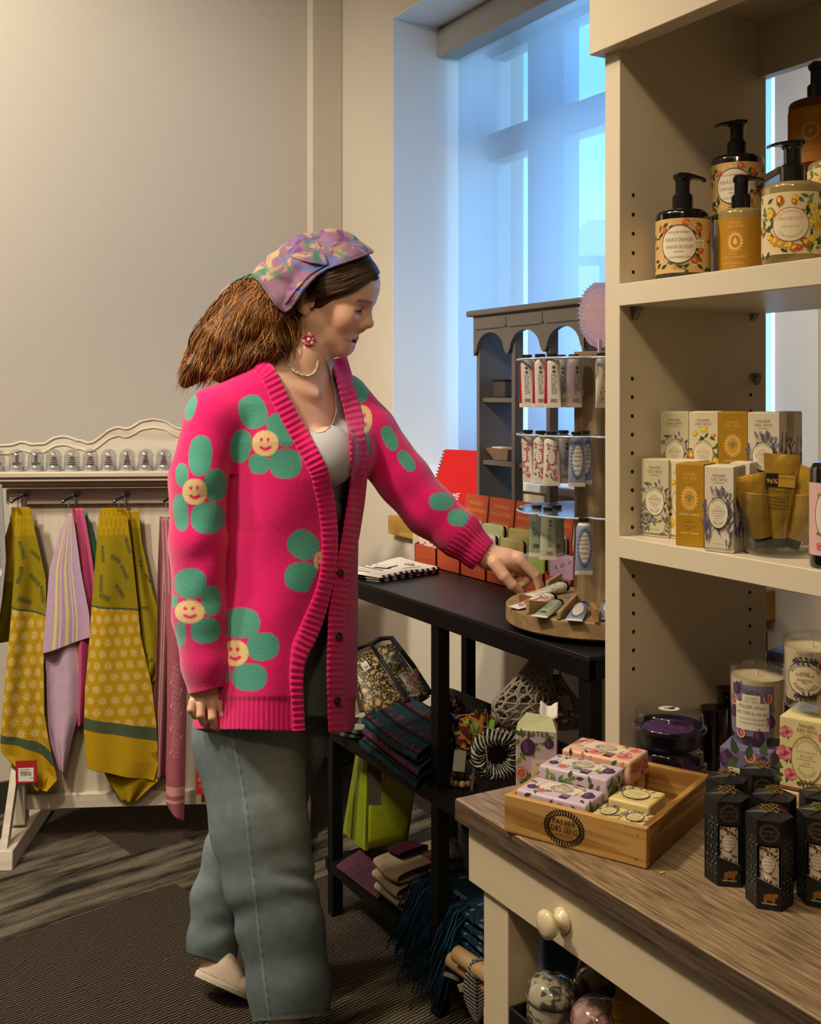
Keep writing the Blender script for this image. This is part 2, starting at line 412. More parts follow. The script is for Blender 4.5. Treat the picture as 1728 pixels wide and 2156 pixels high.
# outside: brick pier beside the window, two far buildings
def brick():
    m, t, b = bsdf('brick'); b.inputs['Roughness'].default_value = .9
    co = t.nodes.new('ShaderNodeTexCoord'); mp = t.nodes.new('ShaderNodeMapping'); mp.inputs['Rotation'].default_value = (math.radians(90), 0, 0)
    br = t.nodes.new('ShaderNodeTexBrick'); br.inputs['Scale'].default_value = 4.2; br.inputs['Color1'].default_value = (*lin('8a5a44'), 1); br.inputs['Color2'].default_value = (*lin('a9745a'), 1); br.inputs['Mortar'].default_value = (*lin('b8ac9c'), 1)
    t.links.new(co.outputs['Object'], mp.inputs[0]); t.links.new(mp.outputs[0], br.inputs['Vector']); t.links.new(br.outputs['Color'], b.inputs['Base Color'])
    return m
pb = onX(1060, 400, XO + .25)
bk = MB()
for k in range(34):
    z = .6 + k * .075; j = .0 if k % 2 else .012
    bk.box(XO + .02, XO + .25, pb.y - j, pb.y + .5, z, z + .068)
tag(bk.build('brick_pier', brick(), bevel=.004), 'red brick pier outside the window, seen faintly through the blind', 'wall')
def building(px0, px1, py0, d, col, name, label, rows):
    p0, p1 = W(px0, py0, d), W(px1, py0, d)
    r = thing(name, label, 'building', ((p0.x + p1.x) / 2, (p0.y + p1.y) / 2, -3))
    dx = (p1 - p0).normalized(); dn = Vector((C30 * 0 + S30, C30, 0)).normalized(); zt = p0.z
    b_ = MB(); q = [p0, p1, p1 + dn * 6, p0 + dn * 6]
    b_.hexa([Vector((v.x, v.y, -3)) for v in q] + [Vector((v.x, v.y, zt)) for v in q]); b_.build('facade', mat(name + ' stone', col, .8, var=.08, vscale=1.), r)
    for k in range(rows):
        for i in range(3):
            c = p0.lerp(p1, (i + .5) / 3) - dn * .05; z = zt - .9 - k * 1.5
            MB().hexa([Vector((c.x, c.y, z - .8)) + dx * s + dn * t_ for s, t_ in ((-.45, 0), (.45, 0), (.45, .1), (-.45, .1))] + [Vector((c.x, c.y, z)) + dx * s + dn * t_ for s, t_ in ((-.45, 0), (.45, 0), (.45, .1), (-.45, .1))]).build('window', mat('far window', '5d7f96', .2), r)
    return r
building(1238, 1330, 462, 26, 'b9ac94', 'far_building', 'pale far building with windows, upper of two seen through the blind', 3)
building(1196, 1262, 560, 22, 'd0c3a6', 'far_building', 'cream low far building in front of the taller one, seen through the blind', 2)

# small wooden rail fixed under the sill
MB_ = MB(); a = onX(817, 1085, XW - .03); b_ = onX(817, 1123, XW - .03)
tag(MB().box(XW - .03, XW, onX(1610, 1240, XW - .03).y, a.y, b_.z, a.z).build('wall_rail', wood('rail oak', 'a07a30', 'b98f42', 'y')), 'mustard coloured wooden rail fixed to wall below the window sill', 'rail')

# ------------------------------------------------------------------ bookcase
KX, KY, KB = onY(1273, 900, 1.12).x, 1.12, 1.225      # front plane, outer left side, back plane
KI = onX(1304, 900, KX).y                             # inner face of the left side
s1, s1b = onX(1304, 598, KX).z, onX(1304, 645, KX).z
s2, s2b = onX(1304, 1129, KX).z, onX(1304, 1174, KX).z
ZK = .85
bc = thing('bookcase', 'white open-backed shelving unit standing on the counter, full of toiletries', 'shelving unit', (KX, KY, ZK))
BY0 = .08
HX = .93; hb = onX(1240, 117, HX); ztop = onY(1613, 55, KI).z
side = MB().box(KX, KB, KI, KY, ZK, hb.z + .1)
hole = mat('drilled hole', '1a1510', .8)
sd = side.build('side_panel', WHITE, bc, bevel=.0012)
hm = MB()
def holes(px, ys):
    for y in ys:
        p = onY(px, y, KI); hm.tube([(p.x, KI - .0006, p.z), (p.x, KI + .004, p.z)], .0026, 10)
holes(1332.5, (411, 452, 492, 533, 573)); holes(1330.5, (797, 836, 876, 915, 954, 993, 1032, 1071, 1110)); holes(1333, (1213, 1252, 1291, 1330, 1369, 1408))
holes(1580, (831, 866)); holes(1578, (1247, 1283, 1318, 1353))
hm.build('pin_hole_pattern', hole, sd, smooth=None)
MB().box(KX, KB, BY0, BY0 + (KY - KI), ZK, hb.z + .1).build('side_panel', WHITE, bc, bevel=.0012)
for z0, z1 in ((s1b, s1), (s2b, s2)): MB().box(KX - .0015, KB - .01, BY0 + .03, KI - .0003, z0, z1).build('shelf', WHITE, bc, bevel=.0012)
MB().box(KX, KB, BY0 + .03, KI, ztop, ztop + .03).build('top_board', WHITE, bc, bevel=.001)
MB().box(HX, HX + .028, BY0 - .02, hb.y, hb.z, hb.z + .16).build('header', WHITE, bc, bevel=.0015)
MB().box(HX + .028, KB, hb.y - .012, hb.y, hb.z, hb.z + .16).build('header_side', WHITE, bc, bevel=.0012)
bb = onY(1613, 168, KI).z
MB().box(KB - .018, KB, BY0 + .03, KI, bb, ztop).build('back_rail', WHITE, bc, bevel=.001)
pin = mat('steel pin', '8d8a84', .35, metal=.9)
for px, py in ((1334, 648), (1583, 652)):
    p = onY(px, py, KI); q = MB().box(p.x - .006, p.x + .006, KI - .012, KI, p.z - .004, p.z); q.hexa([Vector(v) for v in ((p.x - .004, KI - .003, p.z - .016), (p.x + .004, KI - .003, p.z - .016), (p.x + .004, KI, p.z - .016), (p.x - .004, KI, p.z - .016), (p.x - .005, KI - .011, p.z - .003), (p.x + .005, KI - .011, p.z - .003), (p.x + .005, KI, p.z - .003), (p.x - .005, KI, p.z - .003))])
    q.build('shelf_pin', pin, bc)
p = onY(1583, 791, KI); q = MB(); q.tube([(p.x, KI, p.z), (p.x, KI - .014, p.z)], .0035, 10); q.obox((p.x, KI - .009, p.z - .006), (.009, .006, .012), Matrix.Rotation(.6, 3, 'Y')); q.build('shelf_pin', pin, bc)

# ------------------------------------------------------------------ counter with drawer
cx = onZ(958, 1680, .85).x; cy = onZ(958, 1680, .85).y
ct = thing('display_counter', 'white display counter with grey-brown wood top and one cream knob', 'counter', (1.0, .6, 0))
TOPW = wood('counter laminate', '5c4a3a', 'a48e6e', 'y', 1.0, .38, 40., 0., .04, 1.15, .06); EDGEW = wood('edge laminate', '2e251f', '6a5847', 'y', 1.0, .5, 22., 0., .04, 1.15, .07)
CE = .10
MB().box(cx, KB + .03, CE, cy, .823, .85).build('counter_top', TOPW, ct, bevel=.002)
MB().box(cx - .0008, cx + .002, CE, cy - .001, .8235, .8482).build('edge_band', EDGEW, ct)
AX = .722; AYl = 1.108; azb = .752
CRM = mat('cream paint', 'cdbfa2', .4, var=.02, vscale=3)
MB().box(AX + .02, KB, CE + .02, AYl - .012, azb + .01, .823).build('carcass', CRM, ct, bevel=.001)
dr = MB().box(AX, AX + .02, CE + .02, AYl, azb, .823).build('drawer', CRM, ct, bevel=.0012)
kp = onX(1186, 1936, AX)
kb = MB(); prof = [(0, 0), (.0125, 0), (.0135, .002), (.0125, .005), (.0075, .008), (.0065, .013), (.009, .0155), (.0145, .019), (.0155, .0225), (.0145, .026), (.009, .0285), (0, .0292)]
kb.lathe(prof, 28); kb.v = [(AX - z, kp.y + x, kp.z + y) for x, y, z in kb.v]; kb.f = [tuple(reversed(f)) for f in kb.f]
kb.build('knob', mat('glazed cream knob', 'd8caa4', .2, coat=.3), dr, smooth=180)
for y0 in (1.034, CE + .03):
    for x0 in (AX + .006, KB - .06): MB().box(x0, x0 + .046, y0, y0 + .05, 0, azb + .02).build('leg', CRM, ct, bevel=.002)
lz = .590
MB().box(AX + .02, KB - .02, CE + .03, 1.105, lz - .02, lz).build('lower_shelf', CRM, ct, bevel=.001)

# ------------------------------------------------------------------ black table
TX0, TX1, TY0, TY1, TZ = 1.21, 1.655, 1.472, 2.54, .89
bt = thing('display_table', 'black display table with three shelves standing below the window', 'table', (1.45, 2.0, 0))
tp = MB().box(TX0, TX1, TY0, TY1, TZ - .022, TZ).build('table_top', BLACKW, bt, bevel=.002)
fr_ = MB()
for x0, x1, y0, y1 in ((TX0 - .003, TX0 + .014, TY0 - .003, TY1 + .003), (TX1 - .014, TX1, TY0, TY1), (TX0, TX1, TY0 - .003, TY0 + .014), (TX0, TX1, TY1 - .014, TY1 + .003)):
    fr_.box(x0, x1, y0, y1, TZ - .042, TZ - .006)
fr_.build('top_frame', BLACKM, bt, bevel=.001)
LW = .030
for yc in (1.487, 1.994, 2.514):
    for x0 in (TX0 + .001, TX1 - LW - .002):
        if yc == 1.994 and x0 > 1.5: continue
        MB().box(x0, x0 + LW, yc - LW / 2, yc + LW / 2, 0, TZ - .02).build('leg', BLACKM, bt, bevel=.0015)
MS, BS = .49, .145
for z0 in (MS, BS):
    sh = MB().box(TX0 + .01, TX1 - .01, TY0 + .01, TY1 - .01, z0 - .012, z0).build('lower_shelf', BLACKM, bt)
    q = MB()
    for x0, x1, y0, y1 in ((TX0, TX0 + .025, TY0 + .02, TY1 - .02), (TX1 - .025, TX1, TY0 + .02, TY1 - .02), (TX0, TX1, TY0, TY0 + .025), (TX0, TX1, TY1 - .025, TY1)):
        q.box(x0, x1, y0, y1, z0 - .032, z0 - .001)
    q.build('shelf_rail', BLACKM, sh)
# ------------------------------------------------------------------ the shopper: distance fields turned into meshes
D0 = 2.27
PXM = F / D0                       # pixels per metre at that distance
def PW(x, y, w): return W(x, y, D0 + w / PXM)
def PWa(P):
    """array (n,3) of (px,py,depth px) to room coordinates"""
    d = D0 + P[:, 2] / PXM; r = (P[:, 0] - CX) / F * d
    return np.stack([C30 * r + S30 * d, -S30 * r + C30 * d, EH - (P[:, 1] - HY) / F * d], 1)
def smin(a, b, k):
    h = np.clip(.5 + .5 * (b - a) / k, 0, 1); return b + (a - b) * h - k * h * (1 - h)
def smax(a, b, k): return -smin(-a, -b, k)
def cap(P, a, b, ra, rb, sc=None):
    a = np.array(a, np.float32); b = np.array(b, np.float32)
    if sc is not None:
        s_ = np.array(sc, np.float32); P = P / s_; a = a / s_; b = b / s_
    ab = b - a; t = np.clip(((P - a) @ ab) / max(float(ab @ ab), 1e-6), 0, 1)
    d = np.sqrt(((P - a - t[..., None] * ab) ** 2).sum(-1)) - (ra + (rb - ra) * t)
    return d
def chainc(P, pts, k=None):
    """smooth chain of round cones through (x,y,w,r)"""
    d = None
    for p, q in zip(pts[:-1], pts[1:]):
        e = cap(P, p[:3], q[:3], p[3], q[3]); d = e if d is None else (np.minimum(d, e) if not k else smin(d, e, k))
    return d
def ellp(P, c, r, R=None):
    q = P - np.array(c, np.float32)
    if R is not None: q = q @ np.array(R, np.float32)
    r = np.array(r, np.float32)
    k0 = np.sqrt(((q / r) ** 2).sum(-1)); k1 = np.sqrt(((q / (r * r)) ** 2).sum(-1)) + 1e-9
    return k0 * (k0 - 1) / k1

def surface(f, lo, hi, h):
    """surface nets of f<0 over a box, evaluated only in blocks near the surface"""
    B = 8; lo = np.array(lo, float); n = np.ceil((np.array(hi) - lo) / (h * B)).astype(int)
    ci = np.stack(np.meshgrid(*[np.arange(k) for k in n], indexing='ij'), -1).reshape(-1, 3)
    cc = (lo + (ci + .5) * B * h).astype(np.float32)
    fv = np.concatenate([f(c) for c in np.array_split(cc, max(1, len(cc) // 60000))])
    ci = ci[np.abs(fv) < B * h * 1.75]
    off = np.stack(np.meshgrid(*[np.arange(B + 1)] * 3, indexing='ij'), -1).reshape(-1, 3)
    S = int(n.max()) * B + 4
    key = lambda g: (g[..., 0].astype(np.int64) * S + g[..., 1]) * S + g[..., 2]
    KV, VV, EDG = [], [], []
    cor = np.array([(i, j, k) for i in (0, 1) for j in (0, 1) for k in (0, 1)])
    for blk in np.array_split(ci, max(1, len(ci) // 220)):
        if not len(blk): continue
        g = blk[:, None, :] * B + off[None]
        v = f((lo + g * h).reshape(-1, 3).astype(np.float32)).reshape(len(blk), B + 1, B + 1, B + 1)
        ins = v < 0
        cnt = sum(ins[:, i:B + i, j:B + j, k:B + k].astype(np.int8) for i, j, k in cor)
        act = np.argwhere((cnt > 0) & (cnt < 8))
        if not len(act): continue
        b, x, y, z = act.T; acc = np.zeros((len(act), 3)); num = np.zeros(len(act))
        for ax in range(3):
            o1, o2 = [a for a in range(3) if a != ax]
            for p in (0, 1):
                for q in (0, 1):
                    s0 = np.zeros(3, int); s0[o1] = p; s0[o2] = q; s1_ = s0.copy(); s1_[ax] = 1
                    v0 = v[b, x + s0[0], y + s0[1], z + s0[2]]; v1 = v[b, x + s1_[0], y + s1_[1], z + s1_[2]]
                    m = (v0 < 0) != (v1 < 0); t = np.where(m, v0 / np.where(m, v0 - v1, 1), 0)
                    pt = np.zeros((len(act), 3)) + s0; pt[:, ax] += t
                    acc += pt * m[:, None]; num += m
        gi = blk[b] * B + np.stack([x, y, z], 1)
        KV.append(key(gi)); VV.append(lo + (gi + acc / num[:, None]) * h)
        for ax in range(3):
            a0 = ins[:, :B, :B, :B]; sl = [slice(0, B)] * 3; sl[ax] = slice(1, B + 1); a1 = ins[(slice(None), *sl)]
            e = np.argwhere(a0 != a1)
            if len(e): EDG.append((ax, blk[e[:, 0]] * B + e[:, 1:], a0[tuple(e.T)]))
    K = np.concatenate(KV); V = np.concatenate(VV); o = np.argsort(K); K = K[o]; V = V[o]
    Q = []
    for ax, gi, inside in EDG:
        o1, o2 = [(1, 2), (2, 0), (0, 1)][ax]
        ids = []; ok = np.ones(len(gi), bool)
        for p, q in ((0, 0), (-1, 0), (-1, -1), (0, -1)):
            c = gi.copy(); c[:, o1] += p; c[:, o2] += q; kk = key(c); ii = np.clip(np.searchsorted(K, kk), 0, len(K) - 1)
            ok &= K[ii] == kk; ids.append(ii)
        qd = np.stack(ids, 1); qd[~inside] = qd[~inside][:, ::-1]; Q.append(qd[ok])
    Q = np.concatenate(Q)
    # one pass of smoothing of the surface-net vertices along the normal field
    for _ in range(2):
        P = V.astype(np.float32); e_ = h * .5; d = f(P)
        G = np.stack([f(P + np.eye(3, dtype=np.float32)[i] * e_) - d for i in range(3)], 1) / e_
        V = V - (d / np.maximum((G * G).sum(1), .2))[:, None] * G * .7
    return V, Q

def npmesh(name, V, Q, mats, parent, cols=None, keep=None, smooth=True, world=None):
    """V in picture units unless world given; cols per vertex"""
    Wd = PWa(V) if world is None else world
    if keep is not None:
        Q = Q[keep]
    used = np.zeros(len(V), bool); used[Q.ravel()] = True; idx = np.cumsum(used) - 1
    Wd = Wd[used]; Q = idx[Q]
    if parent is not None: Wd = Wd - np.array(chain(parent).translation)
    me = bpy.data.meshes.new(name); n = len(Wd)
    me.vertices.add(n); me.vertices.foreach_set('co', Wd.astype(np.float32).ravel())
    me.loops.add(Q.size); me.loops.foreach_set('vertex_index', Q.astype(np.int32).ravel())
    me.polygons.add(len(Q)); me.polygons.foreach_set('loop_start', np.arange(0, Q.size, 4, dtype=np.int32))
    me.update(calc_edges=True)
    if cols is not None:
        ca = me.color_attributes.new('Col', 'FLOAT_COLOR', 'POINT'); c4 = np.ones((n, 4), np.float32); c4[:, :3] = cols[used]; ca.data.foreach_set('color', c4.ravel())
    me.polygons.foreach_set('use_smooth', [smooth] * len(Q)); me.validate()
    for m in (mats if isinstance(mats, (list, tuple)) else [mats]): me.materials.append(m)
    o = bpy.data.objects.new(name, me); COL.objects.link(o)
    if parent is not None: o.parent = parent
    return o
def inpoly(X, Y, poly):
    r = np.zeros(len(X), bool); n = len(poly)
    for i in range(n):
        x0, y0 = poly[i]; x1, y1 = poly[(i + 1) % n]
        if y0 == y1: continue
        c = ((y0 > Y) != (y1 > Y)) & (X < (x1 - x0) * (Y - y0) / (y1 - y0) + x0); r ^= c
    return r
def itp(y, tab, k): return np.interp(y, [t[0] for t in tab], [t[k] for t in tab])

# --- frame of the head: forward a, up b, away from us c
ps, ph = math.radians(18), math.radians(20)
HC = np.array((690, 610, 6.), np.float32)
HF = np.array((math.cos(ps) * math.cos(ph), math.sin(ph), -math.sin(ps) * math.cos(ph)), np.float32)
HU = np.array((math.cos(ps) * math.sin(ph), -math.cos(ph), -math.sin(ps) * math.sin(ph)), np.float32)
HL = np.array((math.sin(ps), 0, math.cos(ps)), np.float32)
HR = np.stack([HF, HU, HL], 1)                        # picture vector @ HR = head coordinates
def hp(a, b, c): return tuple(HC + HF * a + HU * b + HL * c)
LIPU, LIPD = ((93, -74, 0), (76, -74, 27), 6.4, 3.6), ((89, -94, 0), (75, -82, 25), 7.4, 3.8)
def head_sdf(P):
    q = (P - HC) @ HR
    qs = q.copy(); qs[..., 2] = np.abs(qs[..., 2])     # mirrored half
    d = ellp(q, (0, 22, 0), (98, 86, 75))
    d = smin(d, ellp(q, (46, -34, 0), (53, 78, 58)), 22)
    d = smin(d, ellp(q, (50, 32, 0), (54, 52, 60)), 18)
    d = smin(d, cap(qs, (72, -100, 10), (2, -66, 50), 21, 20), 22)
    d = smin(d, ellp(q, (67, -103, 0), (19, 19, 22)), 14)
    d = smin(d, cap(qs, (94, 10, 8), (77, 10, 42), 9, 8), 12)      # brow
    d = smin(d, ellp(qs, (62, -38, 37), (27, 26, 20)), 16)           # cheek
    d = smin(d, ellp(q, (71, -80, 0), (18, 28, 29)), 14)             # mouth mound
    d = smax(d, -ellp(qs, (98, -13, 31), (13, 11, 17)), 10)           # eye socket
    d = smin(d, ellp(qs, (78, -13, 31), (12.5, 13.5, 16)), 4)        # lids over the ball
    n = cap(q, (92, 2, 0), (107, -33, 0), 8.5, 9.5)
    n = smin(n, ellp(q, (109, -36, 0), (11, 10.5, 11.5)), 6)
    n = smin(n, ellp(qs, (97, -44, 13), (11, 8.5, 8)), 6)
    n = smin(n, cap(q, (90, -6, 0), (92, -48, 0), 12, 15), 8)
    d = smin(d, n, 7)
    d = smax(d, -ellp(qs, (101, -51, 7), (5, 3.5, 4)), 3)            # nostril
    d = smin(d, cap(qs, *LIPU), 3.5)   # lips
    d = smin(d, cap(qs, *LIPD), 3.5)
    d = smax(d, -cap(qs, (99, -84, 0), (78, -77, 26), 5.6, 2.6), 2.5)
    e = ellp(q, (-15, -28, -71), (17, 31, 9), np.array(((.97, .22, 0), (-.22, .97, 0), (0, 0, 1))))
    e = smin(e, ellp(q, (-8, -52, -70), (9, 10, 7)), 5)
    e = smax(e, -ellp(q, (-11, -24, -80), (10, 19, 7)), 4)
    e = smin(e, ellp(q, (0, -33, -72), (5, 8, 6)), 3)
    return smin(d, e, 5)
def fin(P, pts): return chainc(P, pts, 2.0)
RH = [  # hanging hand: four fingers and a thumb turned inwards
    [(406, 1478, -128, 9.5), (402, 1494, -131, 8.5), (410, 1507, -120, 7.5), (420, 1508, -108, 7)],
    [(424, 1482, -136, 10), (422, 1506, -140, 9), (428, 1521, -128, 8), (438, 1522, -113, 7.5)],
    [(446, 1484, -137, 10.5), (447, 1511, -141, 9.5), (452, 1529, -129, 8.5), (460, 1534, -113, 8)],
    [(467, 1482, -131, 10.5), (470, 1505, -136, 9.5), (471, 1522, -126, 8.5), (474, 1534, -110, 8)],
    [(468, 1458, -112, 11), (480, 1478, -96, 10.5), (480, 1500, -92, 9.5), (474, 1516, -92, 8)]]
LH = [  # reaching hand: index, middle, ring, little, thumb
    [(1098, 1182, 22, 12), (1128, 1212, 24, 10.3), (1136, 1233, 27, 9.2), (1136, 1247, 28, 8)],
    [(1096, 1184, 42, 12), (1118, 1214, 46, 10.2), (1100, 1230, 42, 9.5), (1079, 1240, 36, 8.8)],
    [(1090, 1184, 60, 11.5), (1106, 1212, 66, 9.8), (1092, 1226, 62, 9), (1074, 1232, 54, 8.2)],
    [(1080, 1184, 76, 10.5), (1092, 1206, 80, 8.8), (1080, 1220, 76, 8), (1064, 1224, 70, 7.5)],
    [(1042, 1186, 12, 15), (1062, 1214, 3, 13.2), (1079, 1233, 4, 11.5), (1094, 1246, 10, 9)]]
ARM_R = [(452, 880, -98, 50), (412, 1130, -120, 42), (432, 1400, -118, 30), (436, 1452, -120, 27)]
ARM_L = [(722, 862, 84, 48), (855, 1035, 62, 40), (990, 1142, 42, 29), (1030, 1172, 40, 26)]
TORSO = [(740, 628, 6, 60, 52), (800, 604, 4, 105, 66), (850, 592, 0, 142, 84), (930, 596, 0, 138, 104), (1010, 600, 0, 128, 112), (1120, 596, 0, 116, 98), (1260, 588, 0, 128, 108), (1420, 570, 0, 132, 108), (1500, 566, 0, 128, 104)]
CARD = [(745, 622, 6, 76, 58), (775, 612, 6, 108, 70), (810, 604, 2, 140, 84), (850, 596, 0, 160, 100), (930, 596, 0, 166, 128), (1010, 598, 0, 164, 140), (1120, 594, 0, 158, 146), (1260, 588, -4, 163, 150), (1400, 580, -14, 168, 154), (1560, 574, -20, 170, 158)]
LX, FX = .78, .62
def loft(P, tab):
    y = P[..., 1]; dx = P[..., 0] - itp(y, tab, 1); dw = P[..., 2] - itp(y, tab, 2)
    u = dx * LX + dw * FX; v = dx * FX - dw * LX
    a = itp(y, tab, 3); b = itp(y, tab, 4)
    k = (np.abs(u / a) ** 2.3 + np.abs(v / b) ** 2.3) ** (1 / 2.3)
    g = np.sqrt((u / (a * a)) ** 2 + (v / (b * b)) ** 2) + 1e-6
    return np.maximum(k * (k - 1) / np.maximum(g, .3 / np.maximum(a, b)), np.maximum(tab[0][0] - y, y - tab[-1][0]))
LEG_R = [(520, 1440, -50, 82), (560, 1700, -50, 60), (600, 1830, -44, 52), (606, 2080, -30, 40), (612, 2130, -30, 36)]
LEG_L = [(600, 1440, 60, 78), (562, 1690, 95, 56), (500, 1800, 107, 42), (456, 1900, 117, 37), (448, 1990, 119, 32), (450, 2015, 118, 30)]
def body_sdf(P):
    d = head_sdf(P)
    d = smin(d, chainc(P, [(622, 810, 6, 62), (640, 745, 4, 54), (668, 690, 6, 52)], 10), 18)
    d = smin(d, loft(P, TORSO), 26)
    d = smin(d, ellp(P, (688, 960, -88), (58, 62, 46)), 22)           # bust
    d = smin(d, ellp(P, (728, 955, 8), (48, 60, 50)), 22)
    # collar bones and hollow
    d = smin(d, cap(P, (664, 832, -50), (570, 806, -70), 7, 8), 18)
    d = smin(d, chainc(P, ARM_R, 12), 20); d = smin(d, chainc(P, ARM_L, 12), 20)
    d = smin(d, ellp(P, (438, 1466, -121), (38, 34, 18)), 12)
    for f_ in RH: d = smin(d, fin(P, f_), 5)
    h = ellp(P, (1062, 1180, 42), (44, 25, 34), np.array(((.97, -.22, 0), (.22, .97, 0), (0, 0, 1))))
    h = smin(h, cap(P, (1028, 1174, 40), (1094, 1180, 38), 24, 17), 12)
    h = smin(h, cap(P, (1092, 1176, 24), (1084, 1180, 74), 13, 11), 8)
    for f_ in LH: h = smin(h, fin(P, f_), 5)
    d = smin(d, h, 10)
    d = smin(d, chainc(P, LEG_R, 12), 20); d = smin(d, chainc(P, LEG_L, 12), 20)
    return d

# --- skin
V, Q = surface(body_sdf, (330, 470, -260), (1170, 2190, 240), 2.3)
q = (V.astype(np.float32) - HC) @ HR
skin = np.tile(np.array(lin('e6b79c'), np.float32), (len(V), 1))
def blend(col, wgt): skin[:] = skin * (1 - wgt[:, None]) + np.array(lin(col), np.float32) * wgt[:, None]
def gauss(c, r): return np.exp(-(((np.c_[q[:, 0], q[:, 1], np.abs(q[:, 2])] - np.array(c)) / np.array(r)) ** 2).sum(1))
blend('d98c78', .28 * gauss((70, -44, 44), (26, 22, 26)))
qa = q.copy(); qa[:, 2] = np.abs(qa[:, 2])
lipm = np.clip(1 - np.minimum(cap(qa, *LIPU), cap(qa, *LIPD)) / 1.4, 0, 1) * (q[:, 0] > 70); blend('b86660', .85 * lipm)
blend('3a1f1c', np.clip(1.6 * gauss((86, -82, 0), (12, 2.6, 24)), 0, 1) * (q[:, 0] > 70))
by = 9 - .0035 * (np.abs(q[:, 2]) - 26) ** 2
blend('5a3524', .8 * np.exp(-((q[:, 1] - by) / 3.2) ** 2) * (np.abs(q[:, 2]) > 12) * (np.abs(q[:, 2]) < 50) * (q[:, 0] > 45))
blend('8a4a3e', .55 * np.exp(-((q[:, 1] + 7) / 4) ** 2) * np.exp(-((np.abs(q[:, 2]) - 31) / 14) ** 2) * (q[:, 0] > 60))  # shade of the upper lid crease painted into the skin colour
for f_ in LH + RH:
    t = np.array(f_[-1][:3]); blend('d88878', .45 * np.exp(-((V - t) ** 2).sum(1) / 90.))
SKIN, t_, b_ = bsdf('skin'); b_.inputs['Roughness'].default_value = .48; b_.inputs['Subsurface Weight'].default_value = .12; b_.inputs['Subsurface Radius'].default_value = (.01, .004, .002); b_.inputs['Subsurface Scale'].default_value = .6
a_ = t_.nodes.new('ShaderNodeVertexColor'); a_.layer_name = 'Col'; t_.links.new(a_.outputs[0], b_.inputs['Base Color'])
feet = PW(612, 2180, -20)
person = thing('person', 'woman in pink flower cardigan and headscarf reaching towards the hand cream stand', 'person', (feet.x, feet.y, 0))
npmesh('body', V, Q, SKIN, person, skin)

# eyes looking down: white ball, iris, dark lash lines
EYE = mat('eye', vc=True, rough=.15, coat=.5)
for sgn in (-1, 1):
    m = MB(); c = Vector(hp(79.5, -14, 31.5 * sgn))
    def ep(u, v, k=1.0):   # surface of the lids, u across, v up
        aa = math.sqrt(max(0, 1 - (u / 17.) ** 2 - (v / 14.5) ** 2))
        return Vector(PW(*hp(78 + 13.6 * aa * k, -13 + v, (31 + u) * sgn)))
    # open sliver below the upper lid
    rows = 5; cols_ = 16
    def edge(u): return -3.2 + 2.2 * math.cos(u / 14 * 1.4)
    def opn(u): return max(.05, 7.6 * (1 - (u / 14.5) ** 2))
    for i in range(cols_):
        for j in range(rows):
            u0, u1 = -14 + 28 * i / cols_, -14 + 28 * (i + 1) / cols_
            P4 = [ep(u, edge(u) - opn(u) * jj / rows, 1.07) for u, jj in ((u0, j), (u1, j), (u1, j + 1), (u0, j + 1))]
            uc = (u0 + u1) / 2
            m.add(P4, [(0, 1, 2, 3)], '2e2420' if abs(uc + 1) < 2.6 else ('55707a' if abs(uc + 1) < 5.6 else 'd9cdc6'))
    m.build('eye', EYE, person, smooth=None)
    l = MB('2a1712')
    l.tube([ep(u, edge(u) + .5, 1.09) for u in np.linspace(-15, 14, 12)], [.0006 + .0011 * math.sin(math.pi * i / 11) for i in range(12)], 6)
    for u in np.linspace(-13, 12, 11):
        l.tube([ep(u, edge(u) - .2, 1.08), ep(u * 1.12, edge(u) - 3.2, 1.32)], [.0006, .0002], 4)
    l.build('eyelash', VC, person)
# teeth between the lips
m = MB('e8dfd2'); 
m.grid(lambda u, v: PW(*hp(90 - 14 * (2 * u - 1) ** 2, -79.5 - 4.5 * v, (2 * u - 1) * 17)), 12, 3); m.build('teeth', VCG, person)

# --- white vest
def vest_sdf(P): return body_sdf(P) - 4
V2, Q2 = surface(vest_sdf, (560, 740, -190), (790, 1120, 120), 2.6)
c2 = V2[Q2].mean(1)
vp = [(655, 905), (668, 912), (684, 908), (700, 893), (708, 868), (706, 830), (697, 790), (688, 752), (694, 748), (716, 790), (728, 860), (760, 960), (760, 1110), (640, 1110), (600, 960), (610, 900), (640, 900)]
keep = inpoly(c2[:, 0], c2[:, 1], vp) & (c2[:, 2] < 60)
vest = npmesh('vest', V2, Q2, mat('white jersey', 'b4b6ba', .85, bump=.15, bscale=600), person, keep=keep)
# --- cardigan
SL_R = [(450, 884, -102, 62), (418, 1010, -118, 62), (416, 1140, -122, 60), (420, 1300, -122, 57), (434, 1400, -121, 52), (440, 1446, -121, 44)]
SL_L = [(716, 850, 84, 66), (772, 912, 74, 62), (850, 1010, 62, 56), (905, 1075, 52, 54), (962, 1122, 45, 48), (1004, 1160, 42, 35), (1016, 1170, 42, 33)]
def folds(P):
    x, y, w = P[..., 0], P[..., 1], P[..., 2]
    f = 2.2 * np.sin(.055 * y + .03 * x + 1.3 * np.sin(.021 * x + .017 * w)) * np.exp(-((x - 412) / 60) ** 2) * np.exp(-((y - 1150) / 150) ** 2)
    f = f + 3.2 * np.sin(.10 * (x * .75 - y * .55) + .02 * w) * np.exp(-((x - 880) / 55) ** 2) * np.exp(-((y - 1060) / 60) ** 2)
    f = f + 2.6 * np.sin(.03 * (y + .7 * x) + .012 * w) * np.exp(-((y - 1160) / 260) ** 2) * np.exp(-((x - 600) / 120) ** 2)
    f = f + 2.0 * np.sin(.05 * x + .02 * w + .008 * y) * np.exp(-((y - 1450) / 120) ** 2)
    return f
RIBA = 2.2
